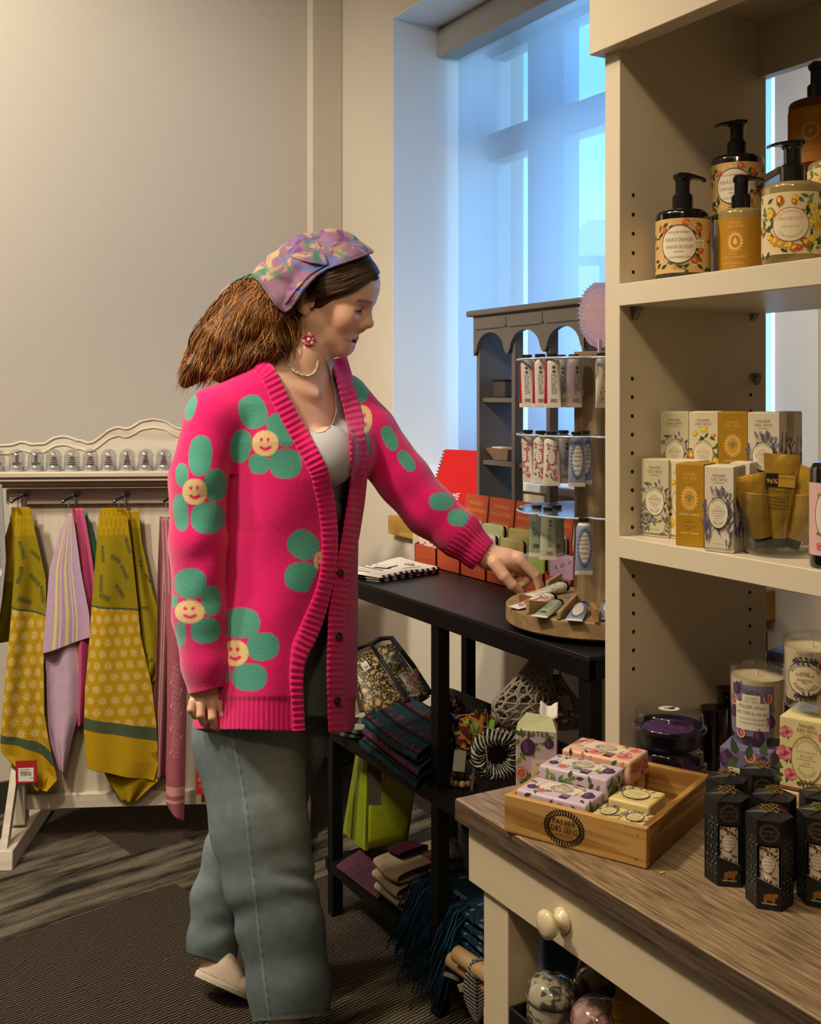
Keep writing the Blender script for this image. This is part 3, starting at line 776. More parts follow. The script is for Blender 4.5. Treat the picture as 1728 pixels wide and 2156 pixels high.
def card_sdf(P, ends=True):
    t = loft(P, CARD)
    y = P[..., 1]
    hem = np.clip((y - 1466) / 10, 0, 1)
    ang = np.arctan2((P[..., 2]), (P[..., 0] - 582))
    t = t + hem * (3 + .8 * np.sin(ang * 110))
    t = smin(t, cap(P, (566, 800, -52), (458, 876, -96), 44, 58), 30)
    t = smin(t, ellp(P, (690, 955, -92), (64, 70, 52)), 24); t = smin(t, ellp(P, (738, 950, 8), (52, 70, 56)), 24)
    a = np.maximum(chainc(P, SL_R, 14), (y - 1452) + (P[..., 0] - 440) * .22 - (0 if ends else 13))
    b = chainc(P, SL_L, 14)
    # ribbed cuffs
    cuf = np.clip((y - 1398) / 8, 0, 1) * 0
    bx = (P[..., 0] - 962) * .80 + (y - 1122) * .60
    rb = np.clip(bx / 8, 0, 1); pa = np.arctan2((P[..., 0] - 962) * -.6 + (y - 1122) * .8, P[..., 2] - 44)
    b = b + rb * 1.8 * np.cos(pa * 26)
    d = smin(smin(t, a, np.where(y < 1000, 26, 9)), b, 22)
    return d + folds(P)
def card_cut(P):
    """open sleeves at the cuffs, open hem and neck"""
    d = card_sdf(P); y = P[..., 1]
    d = np.maximum(d, y - (1538 + .02 * (P[..., 0] - 560)))
    inner = card_sdf(P, False) + 9
    d = np.maximum(d, -inner)
    ca = (P[..., 0] - 1016) * .80 + (y - 1172) * .60
    d = np.maximum(d, ca)                                     # left cuff end
    neck = ellp(P, (640, 740, 10), (84, 62, 74))
    d = np.maximum(d, -neck)
    return d
V, Q = surface(card_cut, (340, 690, -270), (1060, 1550, 200), 2.7)
cen = V[Q].mean(1); a_ = V[Q[:, 1]] - V[Q[:, 0]]; b__ = V[Q[:, 3]] - V[Q[:, 0]]; nrm = np.cross(a_, b__); nrm /= np.linalg.norm(nrm, axis=1)[:, None] + 1e-9
# the front opening
E_R = [(560, 752), (577, 775), (600, 820), (632, 880), (662, 935), (688, 985), (704, 1050), (711, 1110), (711, 1170), (706, 1215), (698, 1245), (692, 1268), (683, 1300), (668, 1342), (652, 1372), (640, 1400), (637, 1440), (639, 1490), (642, 1541)]
E_L = [(690, 752), (708, 800), (726, 870), (737, 930), (739, 985), (733, 1050), (722, 1120), (713, 1170), (706, 1215), (698, 1262), (692, 1290), (690, 1340), (688, 1400), (690, 1496), (692, 1546)]
opening = E_R + E_L[::-1] + [(690, 700), (566, 715)]
front = (cen[:, 2] < 60) & (cen[:, 0] > 540)
isL = (cen[:, 0] - 722) * -.5 + (cen[:, 2] - 0) * .0 > 1e9
keep = ~(inpoly(cen[:, 0], cen[:, 1], opening) & front)
PINK, TEAL, CREAM = np.array(lin('e0126e')), np.array(lin('4f9f8c')), np.array(lin('e8c78e'))
cols = np.tile(PINK, (len(V), 1)).astype(np.float32)
X, Y, Wd_ = V[:, 0], V[:, 1], V[:, 2]
facing = np.zeros(len(V), bool); np.logical_or.at(facing, Q[nrm[:, 2] < .15].ravel(), True)
def z8(x, y): return 340 + x / 2.107, 740 + y / 2.107
def petal(x, y, rx, ry, rot=0, c=TEAL, e=2.4, flt=True):
    x, y = z8(x, y); rx /= 2.107; ry /= 2.107; a = math.radians(rot)
    u = (X - x) * math.cos(a) + (Y - y) * math.sin(a); v = -(X - x) * math.sin(a) + (Y - y) * math.cos(a)
    k = (np.abs(u / rx) ** e + np.abs(v / ry) ** e) ** (1 / e)
    # a couple of stitches of jagged edge
    m = np.clip((1.0 - k) * min(rx, ry) / 1.6 + .5, 0, 1) * (facing & flt)
    cols[:] = cols * (1 - m[:, None]) + c * m[:, None]
def face(x, y, rx, ry, rot=0, flt=True):
    petal(x, y, rx, ry, rot, CREAM, 2.1, flt)
    for sx_ in (-.3, .22): petal(x + sx_ * rx, y - .28 * ry, .13 * rx, .17 * ry, 0, PINK, 2, flt)
    for k in range(9):
        t = (k / 8 - .5) * 1.9; petal(x + .02 * rx + .42 * rx * math.sin(t), y + .10 * ry + .36 * ry * math.cos(t), .13 * rx, .12 * ry, 0, PINK, 2, flt)
Vf = V.astype(np.float32); arm = (chainc(Vf, SL_R, 14) < loft(Vf, CARD)) & (X < 520)
larm = ((X - 800) * .8 + (Y - 900) * .35 > 0)
body_ = ~larm
for a in ((405, 268, 62, 76, -18), (533, 348, 54, 80, -38), (550, 498, 72, 66, 0), (432, 498, 46, 46, 0), (352, 420, 46, 74, 8)): petal(*a, flt=body_)
face(460, 407, 58, 57, 10, body_)
for a in ((172, 462, 52, 90, 4), (240, 593, 52, 73, 0), (205, 738, 76, 70, 0), (90, 548, 28, 52, 0), (85, 715, 33, 82, -6)): petal(*a, flt=arm)
face(147, 622, 55, 58, 0, arm)
for a in ((128, 1030, 72, 68, 0), (222, 1105, 44, 66, 0), (195, 1237, 66, 58, -8), (85, 1252, 24, 56, 0), (58, 1110, 14, 30, 0)): petal(*a, flt=arm)
face(125, 1155, 66, 52, 0, arm)
for a in ((352, 1205, 84, 68, 0), (450, 1310, 72, 62, -10), (390, 1445, 78, 62, 0)): petal(*a, flt=~arm)
petal(290, 1430, 14, 34, 0, flt=~arm); petal(278, 1258, 16, 34, 0, flt=~arm); face(325, 1338, 60, 58, 0, ~arm)
for a in ((628, 858, 70, 64, 35), (626, 1000, 80, 66, 0)): petal(*a, flt=body_)
face(705, 930, 30, 42, 0, body_)
inn = larm | (X > 700)
petal(865, 160, 52, 72, -8); petal(893, 425, 30, 66, 6); petal(838, 270, 20, 52, 0); face(890, 302, 44, 64)
petal(854, 802, 24, 54, 6, flt=body_); petal(846, 925, 20, 52, 6, flt=body_)
for a in ((1012, 385, 30, 58, -25), (1086, 485, 28, 54, -35), (1240, 665, 54, 40, 0), (1315, 738, 46, 38, 10)): petal(*a)
petal(130, 250, 22, 58, 15)
def knit():
    m, t, b = bsdf('pink knit'); b.inputs['Roughness'].default_value = .85; b.inputs['Sheen Weight'].default_value = .35; b.inputs['Specular IOR Level'].default_value = .15
    N = t.nodes.new; L = t.links.new
    a = N('ShaderNodeVertexColor'); a.layer_name = 'Col'
    co = N('ShaderNodeTexCoord'); mp = N('ShaderNodeMapping'); mp.inputs['Scale'].default_value = (1, 1, .55); L(co.outputs['Object'], mp.inputs[0])
    vo = N('ShaderNodeTexVoronoi'); vo.inputs['Scale'].default_value = 480; L(mp.outputs[0], vo.inputs['Vector'])
    nz = N('ShaderNodeTexNoise'); nz.inputs['Scale'].default_value = 700; nz.inputs['Detail'].default_value = 3; L(co.outputs['Object'], nz.inputs['Vector'])
    ad = N('ShaderNodeMath'); ad.operation = 'SUBTRACT'; L(nz.outputs['Fac'], ad.inputs[0]); L(vo.outputs['Distance'], ad.inputs[1])
    bp = N('ShaderNodeBump'); bp.inputs['Strength'].default_value = .32; bp.inputs['Distance'].default_value = .0014; L(ad.outputs[0], bp.inputs['Height'])
    mr = N('ShaderNodeMapRange'); mr.inputs[1].default_value = -.5; mr.inputs[2].default_value = .6; mr.inputs[3].default_value = .86; mr.inputs[4].default_value = 1.08; L(ad.outputs[0], mr.inputs[0])
    hs = N('ShaderNodeHueSaturation'); L(mr.outputs[0], hs.inputs['Value']); L(a.outputs[0], hs.inputs['Color'])
    L(hs.outputs[0], b.inputs['Base Color']); L(bp.outputs[0], b.inputs['Normal']); return m
KNIT = knit()
cg = npmesh('cardigan', V, Q, KNIT, person, cols, keep)
# ribbed bands along both front edges: they follow the surface of the knit
def depth_at(px, py, w0=-260.):
    """front depth of the knit under a picture point"""
    ws = np.arange(-260, 120, 3.).astype(np.float32); P = np.stack([np.full_like(ws, px), np.full_like(ws, py), ws], 1)
    s = card_sdf(P); i = np.argmax(s < 0)
    return float(ws[i]) if s[i] < 0 else None
def band(edge, side, width, name, top=760, smooth_w=True):
    pts = []; L_ = [0]
    for (x0, y0), (x1, y1) in zip(edge[:-1], edge[1:]): L_.append(L_[-1] + math.hypot(x1 - x0, y1 - y0))
    n = int(L_[-1] / 2.0); S = np.linspace(0, L_[-1], n + 1)
    ex = np.interp(S, L_, [e_[0] for e_ in edge]); ey = np.interp(S, L_, [e_[1] for e_ in edge])
    k = np.ones(15) / 15; pad = lambda a: np.convolve(np.pad(a, 7, 'edge'), k, 'valid')
    ex = pad(ex); ey = pad(ey)
    wd = np.interp(S, L_, width) if hasattr(width, '__len__') else np.full(n + 1, width)
    nu = 8; G = np.zeros((n + 1, nu + 1, 3))
    tx = np.gradient(ex); ty = np.gradient(ey); ln = np.hypot(tx, ty); nx, ny = -ty / ln * side, tx / ln * side
    for j in range(nu + 1):
        xs = ex + nx * wd * j / nu; ys = ey + ny * wd * j / nu
        dw = [depth_at(a, b) for a, b in zip(xs[::6], ys[::6])]
        ok = [i for i, d in enumerate(dw) if d is not None]
        w_ = np.interp(np.arange(n + 1), np.array(ok) * 6, [dw[i] for i in ok])
        w_ = np.convolve(np.pad(w_, 10, 'edge'), np.ones(21) / 21, 'valid')
        G[:, j] = np.stack([xs, ys, w_], 1)
    rib = .5 + .5 * np.cos(S / 13.0 * 2 * math.pi)
    Vs = []; Qs = []
    prof = [(0, 6), (0, -2), (.02, -5), (.12, -6.5), (.35, -6.5), (.65, -6.2), (.9, -5), (1, -1), (1, 3)]
    m_ = len(prof)
    for i in range(n + 1):
        for u, h in prof:
            f_ = u * nu; j = min(int(f_), nu - 1); p = G[i, j] * (1 - f_ + j) + G[i, j + 1] * (f_ - j)
            hh = h - (2.6 * rib[i] if h < -1 else 0)
            sw = 1.5 * rib[i] * (-1 if u == 0 else 0)
            Vs.append((p[0] + nx[i] * sw, p[1] + ny[i] * sw, p[2] + hh))
    for i in range(n):
        for j in range(m_ - 1): Qs.append((i * m_ + j, i * m_ + j + 1, (i + 1) * m_ + j + 1, (i + 1) * m_ + j))
    Vs = np.array(Vs); Qs = np.array(Qs)
    if side > 0: Qs = Qs[:, ::-1]
    return npmesh(name, Vs, Qs, KNIT, cg, np.tile(PINK, (len(Vs), 1)).astype(np.float32)), G
for ed in (E_R, E_L): pass
bandL, GL = band([(696, 754)] + E_L[1:], -1, [34, 35, 36, 36, 36, 36, 36, 34, 34, 36, 38, 40, 40, 40, 40], 'ribbed_band')
bandR, GR = band([(548, 752)] + E_R[1:], 1, [30, 34, 38, 38, 38, 38, 38, 36, 34, 34, 34, 36, 40, 44, 42, 32, 28, 26, 26], 'ribbed_band')
# three tortoiseshell buttons on the far band
BTN = mat('tortoiseshell', '3c2416', .2, var=.6, vscale=160, coat=.4)
for bx_, by_ in ((716, 1206), (713, 1340), (710, 1476)):
    w_ = depth_at(bx_, by_) - 13; b = MB()
    A = Matrix((( .78, 0, .62), (0, 1, 0), (.62, 0, -.78)))
    for r0, h0, r1, h1 in ((0, 1.5, 3.4, 1.5), (3.4, 1.5, 4.2, .5), (4.2, .5, 6.2, .2), (6.2, .2, 7.4, 2.2), (7.4, 2.2, 9.0, 1.6), (9.0, 1.6, 9.2, -1), (9.2, -1, 0, -2)):
        n = 22; vs = []
        for r_, h_ in ((r0, h0), (r1, h1)):
            for k in range(n):
                a = 2 * math.pi * k / n; p = A @ Vector((r_ * math.cos(a), r_ * math.sin(a), h_)); vs.append(PW(bx_ + p.x, by_ + p.y, w_ + p.z * 1.0 * -1 * -1))
        b.add(vs, [(k, (k + 1) % n, n + (k + 1) % n, n + k) for k in range(n)])
    b.build('button', BTN, cg, smooth=60)

# --- jeans
JR = [(532, 1430, -24, 112), (525, 1560, -32, 118), (546, 1740, -46, 100), (566, 1850, -46, 92), (590, 1950, -42, 90), (609, 2080, -38, 87), (613, 2160, -36, 78)]
JL = [(596, 1430, 60, 100), (590, 1560, 80, 96), (560, 1690, 96, 80), (500, 1800, 108, 70), (456, 1900, 118, 53), (446, 1990, 120, 50), (444, 2040, 120, 47)]
def jleg(P, J): return chainc(P * np.array((1, 1, 1.22), np.float32), [(a, b, c * 1.22, r) for a, b, c, r in J], 24) * .9
def jeans_sdf(P):
    x, y, w = P[..., 0], P[..., 1], P[..., 2]
    a = jleg(P, JR); b = jleg(P, JL)
    a = np.maximum(a, (y - 2146) + .10 * (x - 610)); b = np.maximum(b, (y - 2027) * .945 - (x - 446) * .33)
    a = smin(a, np.maximum(loft(P, TORSO) - 9, 1285 - y), 20)
    f = 1.6 * np.sin(.047 * (y - .35 * x) + .015 * w + 2.4 * np.sin(.017 * x + .009 * y)) * np.exp(-((y - 1860) / 190) ** 2) + 1.5 * np.sin(.03 * x + .02 * w + .006 * y)
    f = f + 4.0 * np.exp(-((y - 1842 - .12 * (x - 600)) / 12) ** 2) * np.clip((x - 560) / 60, 0, 1) - 3.5 * np.exp(-((y - 1868 - .12 * (x - 600)) / 14) ** 2) * np.clip((x - 560) / 60, 0, 1)
    f = f + 1.8 * np.sin(.09 * (y + .5 * x)) * np.exp(-((x - 450) / 60) ** 2) * np.exp(-((y - 1960) / 70) ** 2)
    d = smin(a, b, 12) + f
    ia = np.maximum(jleg(P, JR) + 12, -(y - 2100)); ib = np.maximum(jleg(P, JL) + 12, -(y - 1985))
    return np.maximum(d, -np.minimum(ia, ib))
V, Q = surface(jeans_sdf, (370, 1270, -190), (740, 2180, 240), 3.0)
X, Y, Wd_ = V[:, 0], V[:, 1], V[:, 2]
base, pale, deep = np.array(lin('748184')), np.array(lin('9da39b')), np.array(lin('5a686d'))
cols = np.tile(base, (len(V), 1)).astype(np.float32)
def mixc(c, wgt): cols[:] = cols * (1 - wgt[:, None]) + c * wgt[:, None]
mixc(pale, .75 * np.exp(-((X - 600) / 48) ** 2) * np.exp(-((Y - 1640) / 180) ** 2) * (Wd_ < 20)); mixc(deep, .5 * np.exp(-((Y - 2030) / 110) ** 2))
sy = np.array([1530, 1600, 1700, 1800, 1900, 2000, 2100, 2150.]); sxx = np.array([484, 499, 516, 526, 538, 548, 560, 568.])
sd = X - np.interp(Y, sy, sxx); near = Wd_ < -40
mixc(np.array(lin('a9b2ae')), .55 * np.exp(-(sd / 1.8) ** 2) * near * (Y > 1500)); mixc(np.array(lin('33454f')), .6 * np.exp(-((sd - 4) / 2.6) ** 2) * near * (.5 + .5 * np.sin(Y * .26)) * (Y > 1500))
hemd = 2146 - .10 * (X - 610) - Y; mixc(np.array(lin('9aa4a4')), .6 * (np.abs(hemd - 2) < 2.5) * near); mixc(np.array(lin('3d505a')), .4 * (np.abs(hemd - 13) < 2) * near)
DENIM = mat('denim', vc=True, rough=.9, spec=.15, var=.14, vscale=45, bump=.4, bscale=900)
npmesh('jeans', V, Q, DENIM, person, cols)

# --- shoes
def shoe(toe, heel, name, w, lift, whole=True):
    def f(P):
        T = np.array(toe, np.float32); H = np.array(heel, np.float32); ax = T - H; L_ = np.linalg.norm(ax); ax = ax / L_
        up = np.array((0, -1, 0), np.float32); up = up - ax * (up @ ax); up = up / np.linalg.norm(up); sdv = np.cross(ax, up)
        q = P - H; a = q @ ax; u = q @ up; s = q @ sdv
        t = np.clip(a / L_, 0, 1)
        hw = 30 + 12 * np.sin(np.clip(t * 1.35, 0, 1.35) * 2.3) - 6 * (t > .9) * (t - .9) * 10
        ht = np.interp(t, [0, .12, .35, .55, .75, .92, 1], [80, 88, 84, 60, 40, 32, 22])
        m = L_ / 2
        ov = (np.abs((a - m) / (m + 8)) ** 3.2 + np.abs(s / hw) ** 2.6) ** .4 - 1
        up_ = (np.abs(s / hw) ** 2.4 + np.abs((u - 4) / ht) ** 2.4 + np.abs((a - m) / (m + 6)) ** 4) ** .42 - 1
        sole = np.maximum(ov * 38, np.maximum(u - 15, -u))
        return smin(np.maximum(up_ * 30, -u + 8), sole, 2.5)
    lo = np.minimum(toe, heel) - 75; hi = np.maximum(toe, heel) + 75
    V, Q = surface(f, lo, hi, 2.6)
    T = np.array(toe); H = np.array(heel); ax = (T - H) / np.linalg.norm(T - H); up = np.array((0, -1., 0)); up -= ax * (up @ ax); up /= np.linalg.norm(up)
    u = (V - H) @ up
    c = np.tile(np.array(lin('cdb9a4')), (len(V), 1)).astype(np.float32); c[u < 16] = lin('d8c8b4'); c[np.abs(u - 16.5) < 1.5] = lin('9a8a78')
    s = npmesh('sneaker', V, Q, mat('shoe canvas', vc=True, rough=.7, bump=.1), person, c)
    return s, H, ax, up
s_, H, ax, up = shoe((524, 2106, 112), (416, 2058, 120), 'sneaker', 0, 0)
lac = MB('b0825c'); sdv = np.cross(ax, up)
for k in range(7):
    a = 50 + k * 5; p = H + ax * a + up * (62 - k * 3.6)
    lac.tube([PW(*(p + sdv * t * 3.2 - up * (abs(t) ** 2) * .8)) for t in np.linspace(-6, 6, 9)], .0016, 6)
lac.build('lace', VC, s_)
shoe((676, 2196, -52), (566, 2196, -30), 'sneaker', 0, 0)
# --- hair, scarf, jewellery
rnd = random.Random(7); nrnd = np.random.default_rng(7)
def depthmap(f, x0, x1, y0, y1, st=3.0, w0=-200, w1=120):
    xs = np.arange(x0, x1 + st, st); ys = np.arange(y0, y1 + st, st); ws = np.arange(w0, w1, 3.0)
    out = np.full((len(ys), len(xs)), np.nan)
    for j, y in enumerate(ys):
        G = np.stack(np.meshgrid(xs, ws, indexing='ij'), -1); P = np.stack([G[..., 0], np.full_like(G[..., 0], y), G[..., 1]], -1).astype(np.float32)
        s = f(P.reshape(-1, 3)).reshape(len(xs), len(ws)); i = np.argmax(s < 0, 1); ok = s[np.arange(len(xs)), i] < 0
        prev = s[np.arange(len(xs)), np.maximum(i - 1, 0)]; cur = s[np.arange(len(xs)), i]
        out[j] = np.where(ok, ws[i] - 3 * np.clip(-cur / np.maximum(prev - cur, 1e-6), 0, 1), np.nan)
    def q(x, y):
        i = int(np.clip(round((x - x0) / st), 0, len(xs) - 1)); j = int(np.clip(round((y - y0) / st), 0, len(ys) - 1)); return out[j, i]
    return q
def hairmass(P):
    d = ellp((P - HC) @ HR, (-2, 24, 0), (103, 93, 81))
    q = (P - HC) @ HR
    # keep the face and ear free
    d = smax(d, (q[..., 0] * .80 - q[..., 1] * .62) - 38, 8)
    b = cap(P, (600, 600, -12), (556, 650, -34), 58, 56)
    b = smin(b, cap(P, (556, 650, -34), (478, 712, -38), 56, 52), 12)
    b = smin(b, cap(P, (478, 712, -38), (424, 768, -44), 50, 34), 12)
    b = smin(b, cap(P, (424, 768, -44), (390, 806, -46), 30, 12), 10)
    b = smin(b, cap(P, (560, 640, -44), (566, 722, -62), 40, 18), 10)
    b = smin(b, cap(P, (584, 716, -58), (470, 780, -66), 30, 30), 14)
    b = smin(b, cap(P, (576, 655, -62), (572, 738, -74), 24, 16), 12)
    n = 4 * np.sin(.06 * P[..., 0] - .09 * P[..., 1]) * np.sin(.05 * P[..., 1] + .07 * P[..., 2])
    return smin(d, b + n, 14)
V, Q = surface(hairmass, (340, 480, -160), (820, 850, 140), 3.2)
hb_ = np.tile(np.array(lin('3c2412'), np.float32), (len(V), 1)); hb_ *= (0.8 + .4 * nrnd.random((len(V), 1)))
HAIR = mat('hair', vc=True, rough=.55, spec=.4, bump=.3, bscale=260, stretch=(1, 1, .4))
hair = npmesh('hair', V, Q, HAIR, person, hb_.astype(np.float32))
dm = depthmap(hairmass, 360, 830, 470, 850)
hs_ = MB(); SH = [lin(c) for c in ('3a2210', '5a3618', '7c4e20', '965f24', 'b67c30', '6a421c')]
fronth = lambda P: np.minimum(hairmass(P), head_sdf(P) - 4)
V, Q = surface(fronth, (625, 515, -110), (815, 650, 130), 1.7); c2 = V[Q].mean(1)
fp_ = [(680, 555), (770, 525), (812, 530), (806, 566), (794, 582), (776, 596), (748, 614), (706, 630), (668, 628), (644, 616), (660, 580)]
npmesh('front_hair', V, Q, HAIR, hair, (np.tile(np.array(lin('33200f')), (len(V), 1))).astype(np.float32), inpoly(c2[:, 0], c2[:, 1], fp_))
dmf = depthmap(fronth, 620, 815, 510, 650)
def strand(pts, r, col, lift, dm=dm):
    P3 = []; last = None
    for x, y, dz in pts:
        w = dm(x, y)
        if np.isnan(w): w = last if last is not None else -40
        last = w if last is None else .6 * last + .4 * w
        P3.append(PW(x, y, last - lift + dz))
    n = len(P3); hs_.tube(P3, [r / PXM * (1.0 if i < n - 5 else max(.15, (n - 1 - i) / 5)) for i in range(n)], 5, col)
starts = [(450, 648), (470, 616), (500, 592), (528, 578), (552, 598), (572, 626), (632, 648)]
ends = [(380, 818), (388, 790), (408, 812), (430, 812), (470, 792), (520, 776), (612, 754)]
for k in range(1050):
    t = rnd.random(); i = min(int(t * 6), 5); f_ = t * 6 - i
    sx0 = starts[i][0] * (1 - f_) + starts[i + 1][0] * f_ + rnd.uniform(-5, 5); sy0 = starts[i][1] * (1 - f_) + starts[i + 1][1] * f_ + rnd.uniform(0, 30)
    te = min(max(t + rnd.uniform(-.22, .22), 0), .999); i = int(te * 6); f_ = te * 6 - i
    ex0 = ends[i][0] * (1 - f_) + ends[i + 1][0] * f_ + rnd.uniform(-10, 10); ey0 = ends[i][1] * (1 - f_) + ends[i + 1][1] * f_ + rnd.uniform(-22, 12)
    if rnd.random() < .25:
        q_ = rnd.uniform(.4, .8); ex0 = sx0 + (ex0 - sx0) * q_ - 8; ey0 = sy0 + (ey0 - sy0) * q_
    L_ = math.hypot(ex0 - sx0, ey0 - sy0); n = max(8, int(L_ / 6)); nx, ny = -(ey0 - sy0) / L_, (ex0 - sx0) / L_
    bow = rnd.uniform(-16, 20); am = rnd.uniform(2, 8); fr_q = rnd.uniform(24, 46); pz = rnd.uniform(0, 6.3); pts = []
    for j in range(n + 1):
        u = j / n; o_ = bow * math.sin(math.pi * u) + am * u * math.sin(L_ * u / fr_q * 2 + pz)
        pts.append((sx0 + (ex0 - sx0) * u + nx * o_, sy0 + (ey0 - sy0) * u + ny * o_, am * .6 * u * math.cos(L_ * u / fr_q * 2 + pz)))
    c = SH[min(5, int(abs(rnd.gauss(2.4, 1.4))))]; strand(pts, rnd.uniform(.6, 1.35), c, rnd.uniform(-1, 5))
# swept front hair under the scarf
SHF = [lin(c) for c in ('24160d', '33200f', '452c16', '5a3a1c')]
for k in range(460):
    t = rnd.random(); a = (766 + 30 * t + rnd.uniform(-5, 2), 534 + 50 * t + rnd.uniform(-4, 5)); e_ = (672 - 26 * t + rnd.uniform(-8, 6), 578 + 52 * t + rnd.uniform(-6, 9))
    mx_, my_ = (a[0] + e_[0]) / 2 + rnd.uniform(-6, 10), (a[1] + e_[1]) / 2 + rnd.uniform(2, 16)
    f_ = 1 if rnd.random() < .8 else rnd.uniform(.5, .9); pts = []
    for j in range(17):
        u = f_ * j / 16; pts.append(((1 - u) ** 2 * a[0] + 2 * u * (1 - u) * mx_ + u * u * e_[0], (1 - u) ** 2 * a[1] + 2 * u * (1 - u) * my_ + u * u * e_[1], 1.2 * math.sin(5 * u + k)))
    strand(pts, rnd.uniform(.6, 1.3), rnd.choice(SHF), rnd.uniform(.3, 3.5), dmf)
hs_.build('hair_strands', HAIR, hair, smooth=180)['kind'] = 'stuff'

# scarf
def scarf_sdf(P):
    d = ellp((P - HC) @ HR, (-2, 26, 0), (109, 100, 87))
    d = smin(d, cap(P, (645, 566, -8), (492, 652, -26), 70, 38), 16)
    d = smin(d, cap(P, (650, 590, -72), (602, 652, -74), 24, 12), 12)
    x, y, w = P[..., 0], P[..., 1], P[..., 2]
    d = smin(d, hairmass(P) - 4, 5)
    d = d + 2.2 * np.sin(.11 * (x * .55 + y * .9) + 1.2 * np.sin(.03 * x + .04 * w)) + 1.5 * np.sin(.17 * (y - .5 * x) + .06 * w)
    return d - 3.0 * np.exp(-(((x - 655) * .64 + (y - 600) * .76) / 9) ** 2) * (y > 540)
V, Q = surface(scarf_sdf, (400, 450, -170), (830, 740, 150), 2.6)
sp_ = [(786, 532), (776, 500), (745, 470), (690, 460), (630, 470), (580, 495), (530, 540), (480, 585), (425, 640), (445, 652), (468, 614), (498, 590), (528, 576), (548, 592), (565, 616), (583, 644), (598, 660), (612, 652), (640, 610), (665, 582), (694, 564), (735, 549)]
c2 = V[Q].mean(1); keep = inpoly(c2[:, 0], c2[:, 1], sp_)
def scarf_mat():
    m, t, b = bsdf('scarf cotton'); b.inputs['Roughness'].default_value = .9; b.inputs['Specular IOR Level'].default_value = .2
    N = t.nodes.new; L = t.links.new; co = N('ShaderNodeTexCoord')
    def nz(s, off):
        mp = N('ShaderNodeMapping'); mp.inputs['Location'].default_value = off; L(co.outputs['Object'], mp.inputs[0])
        n = N('ShaderNodeTexNoise'); n.inputs['Scale'].default_value = s; n.inputs['Detail'].default_value = 3; n.inputs['Distortion'].default_value = 1.2; L(mp.outputs[0], n.inputs['Vector']); return n.outputs['Fac']
    def step(f, a, b_):
        r = N('ShaderNodeMapRange'); r.inputs[1].default_value = a; r.inputs[2].default_value = b_; L(f, r.inputs[0]); return r.outputs[0]
    cur = None
    base = N('ShaderNodeValToRGB'); base.color_ramp.elements[0].color = (*lin('7d5a70'), 1); base.color_ramp.elements[1].color = (*lin('94708a'), 1); L(nz(30, (0, 0, 0)), base.inputs[0]); cur = base.outputs[0]
    for s, off, a, c in ((15, (3, 1, 2), .54, 'b59a78'), (13, (7, 2, 5), .57, '3f7a68'), (20, (1, 8, 3), .58, '7c4484'), (18, (9, 9, 1), .60, '6470ac')):
        mx = N('ShaderNodeMix'); mx.data_type = 'RGBA'; L(step(nz(s, off), a - .02, a + .05), mx.inputs[0]); L(cur, mx.inputs[6]); mx.inputs[7].default_value = (*lin(c), 1); cur = mx.outputs[2]
    L(cur, b.inputs['Base Color'])
    n2 = N('ShaderNodeTexNoise'); n2.inputs['Scale'].default_value = 900; L(co.outputs['Object'], n2.inputs['Vector']); bp = N('ShaderNodeBump'); bp.inputs['Strength'].default_value = .25; bp.inputs['Distance'].default_value = .001; L(n2.outputs['Fac'], bp.inputs['Height']); L(bp.outputs[0], b.inputs['Normal'])
    return m
SCARF = scarf_mat()
scarf = npmesh('headscarf', V, Q, SCARF, person, keep=keep)
md = scarf.modifiers.new('solid', 'SOLIDIFY'); md.thickness = .002; md.offset = 0
ds = depthmap(scarf_sdf, 400, 830, 450, 740)
hm = MB()
def onscarf(pts, lift, n=40):
    L_ = [0]
    for p, q in zip(pts[:-1], pts[1:]): L_.append(L_[-1] + math.hypot(q[0] - p[0], q[1] - p[1]))
    out = []
    for s in np.linspace(0, L_[-1], n):
        x = np.interp(s, L_, [p[0] for p in pts]); y = np.interp(s, L_, [p[1] for p in pts]); w = ds(x, y)
        out.append(PW(x, y, (w if not np.isnan(w) else -40) - lift))
    return out
hm.tube(onscarf([(447, 648), (468, 614), (498, 590), (528, 577), (548, 593), (565, 617), (583, 645), (598, 657)], 1.5, 60), .0026, 7)
hm.tube(onscarf([(600, 656), (612, 648), (640, 607), (665, 580), (692, 563)], 2, 40), .0034, 7)
hm.tube(onscarf([(600, 640), (626, 606), (652, 578), (686, 556)], 2, 40), .003, 7)
hm.tube(onscarf([(690, 565), (712, 557), (735, 549), (760, 540), (780, 532)], 1.0, 30), .0024, 7)
hm.build('scarf_hem', SCARF, scarf, smooth=180)
fl = MB(); flp = [[(606, 538), (622, 522), (640, 508), (660, 500)], [(616, 544), (636, 532), (654, 522), (676, 520)], [(632, 549), (650, 545), (668, 540), (690, 545)], [(650, 553), (664, 556), (676, 558), (692, 563)]]
dsm = lambda x, y: np.nanmean([ds(x + a, y + b) for a in (-9, 0, 9) for b in (-9, 0, 9)])
g_ = [[PW(x, y, dsm(x, y) - (6 - 2.5 * abs(j - 1))) for j, (x, y) in enumerate(r)] for r in flp]
fl.add([p for r in g_ for p in r], [(i * 4 + j, i * 4 + j + 1, i * 4 + j + 5, i * 4 + j + 4) for i in range(3) for j in range(3)])
fo = fl.build('scarf_flap', SCARF, scarf, smooth=180); md = fo.modifiers.new('s', 'SUBSURF'); md.levels = md.render_levels = 2; md = fo.modifiers.new('solid', 'SOLIDIFY'); md.thickness = .003
dv_ = depthmap(vest_sdf, 640, 730, 740, 930, 2.0, -200, 120)
vt = MB(); vtp = [(650, 904), (668, 912), (684, 908), (700, 893), (708, 868), (706, 830), (697, 790), (688, 754)]
L_ = np.cumsum([0] + [math.hypot(b[0] - a[0], b[1] - a[1]) for a, b in zip(vtp[:-1], vtp[1:])])
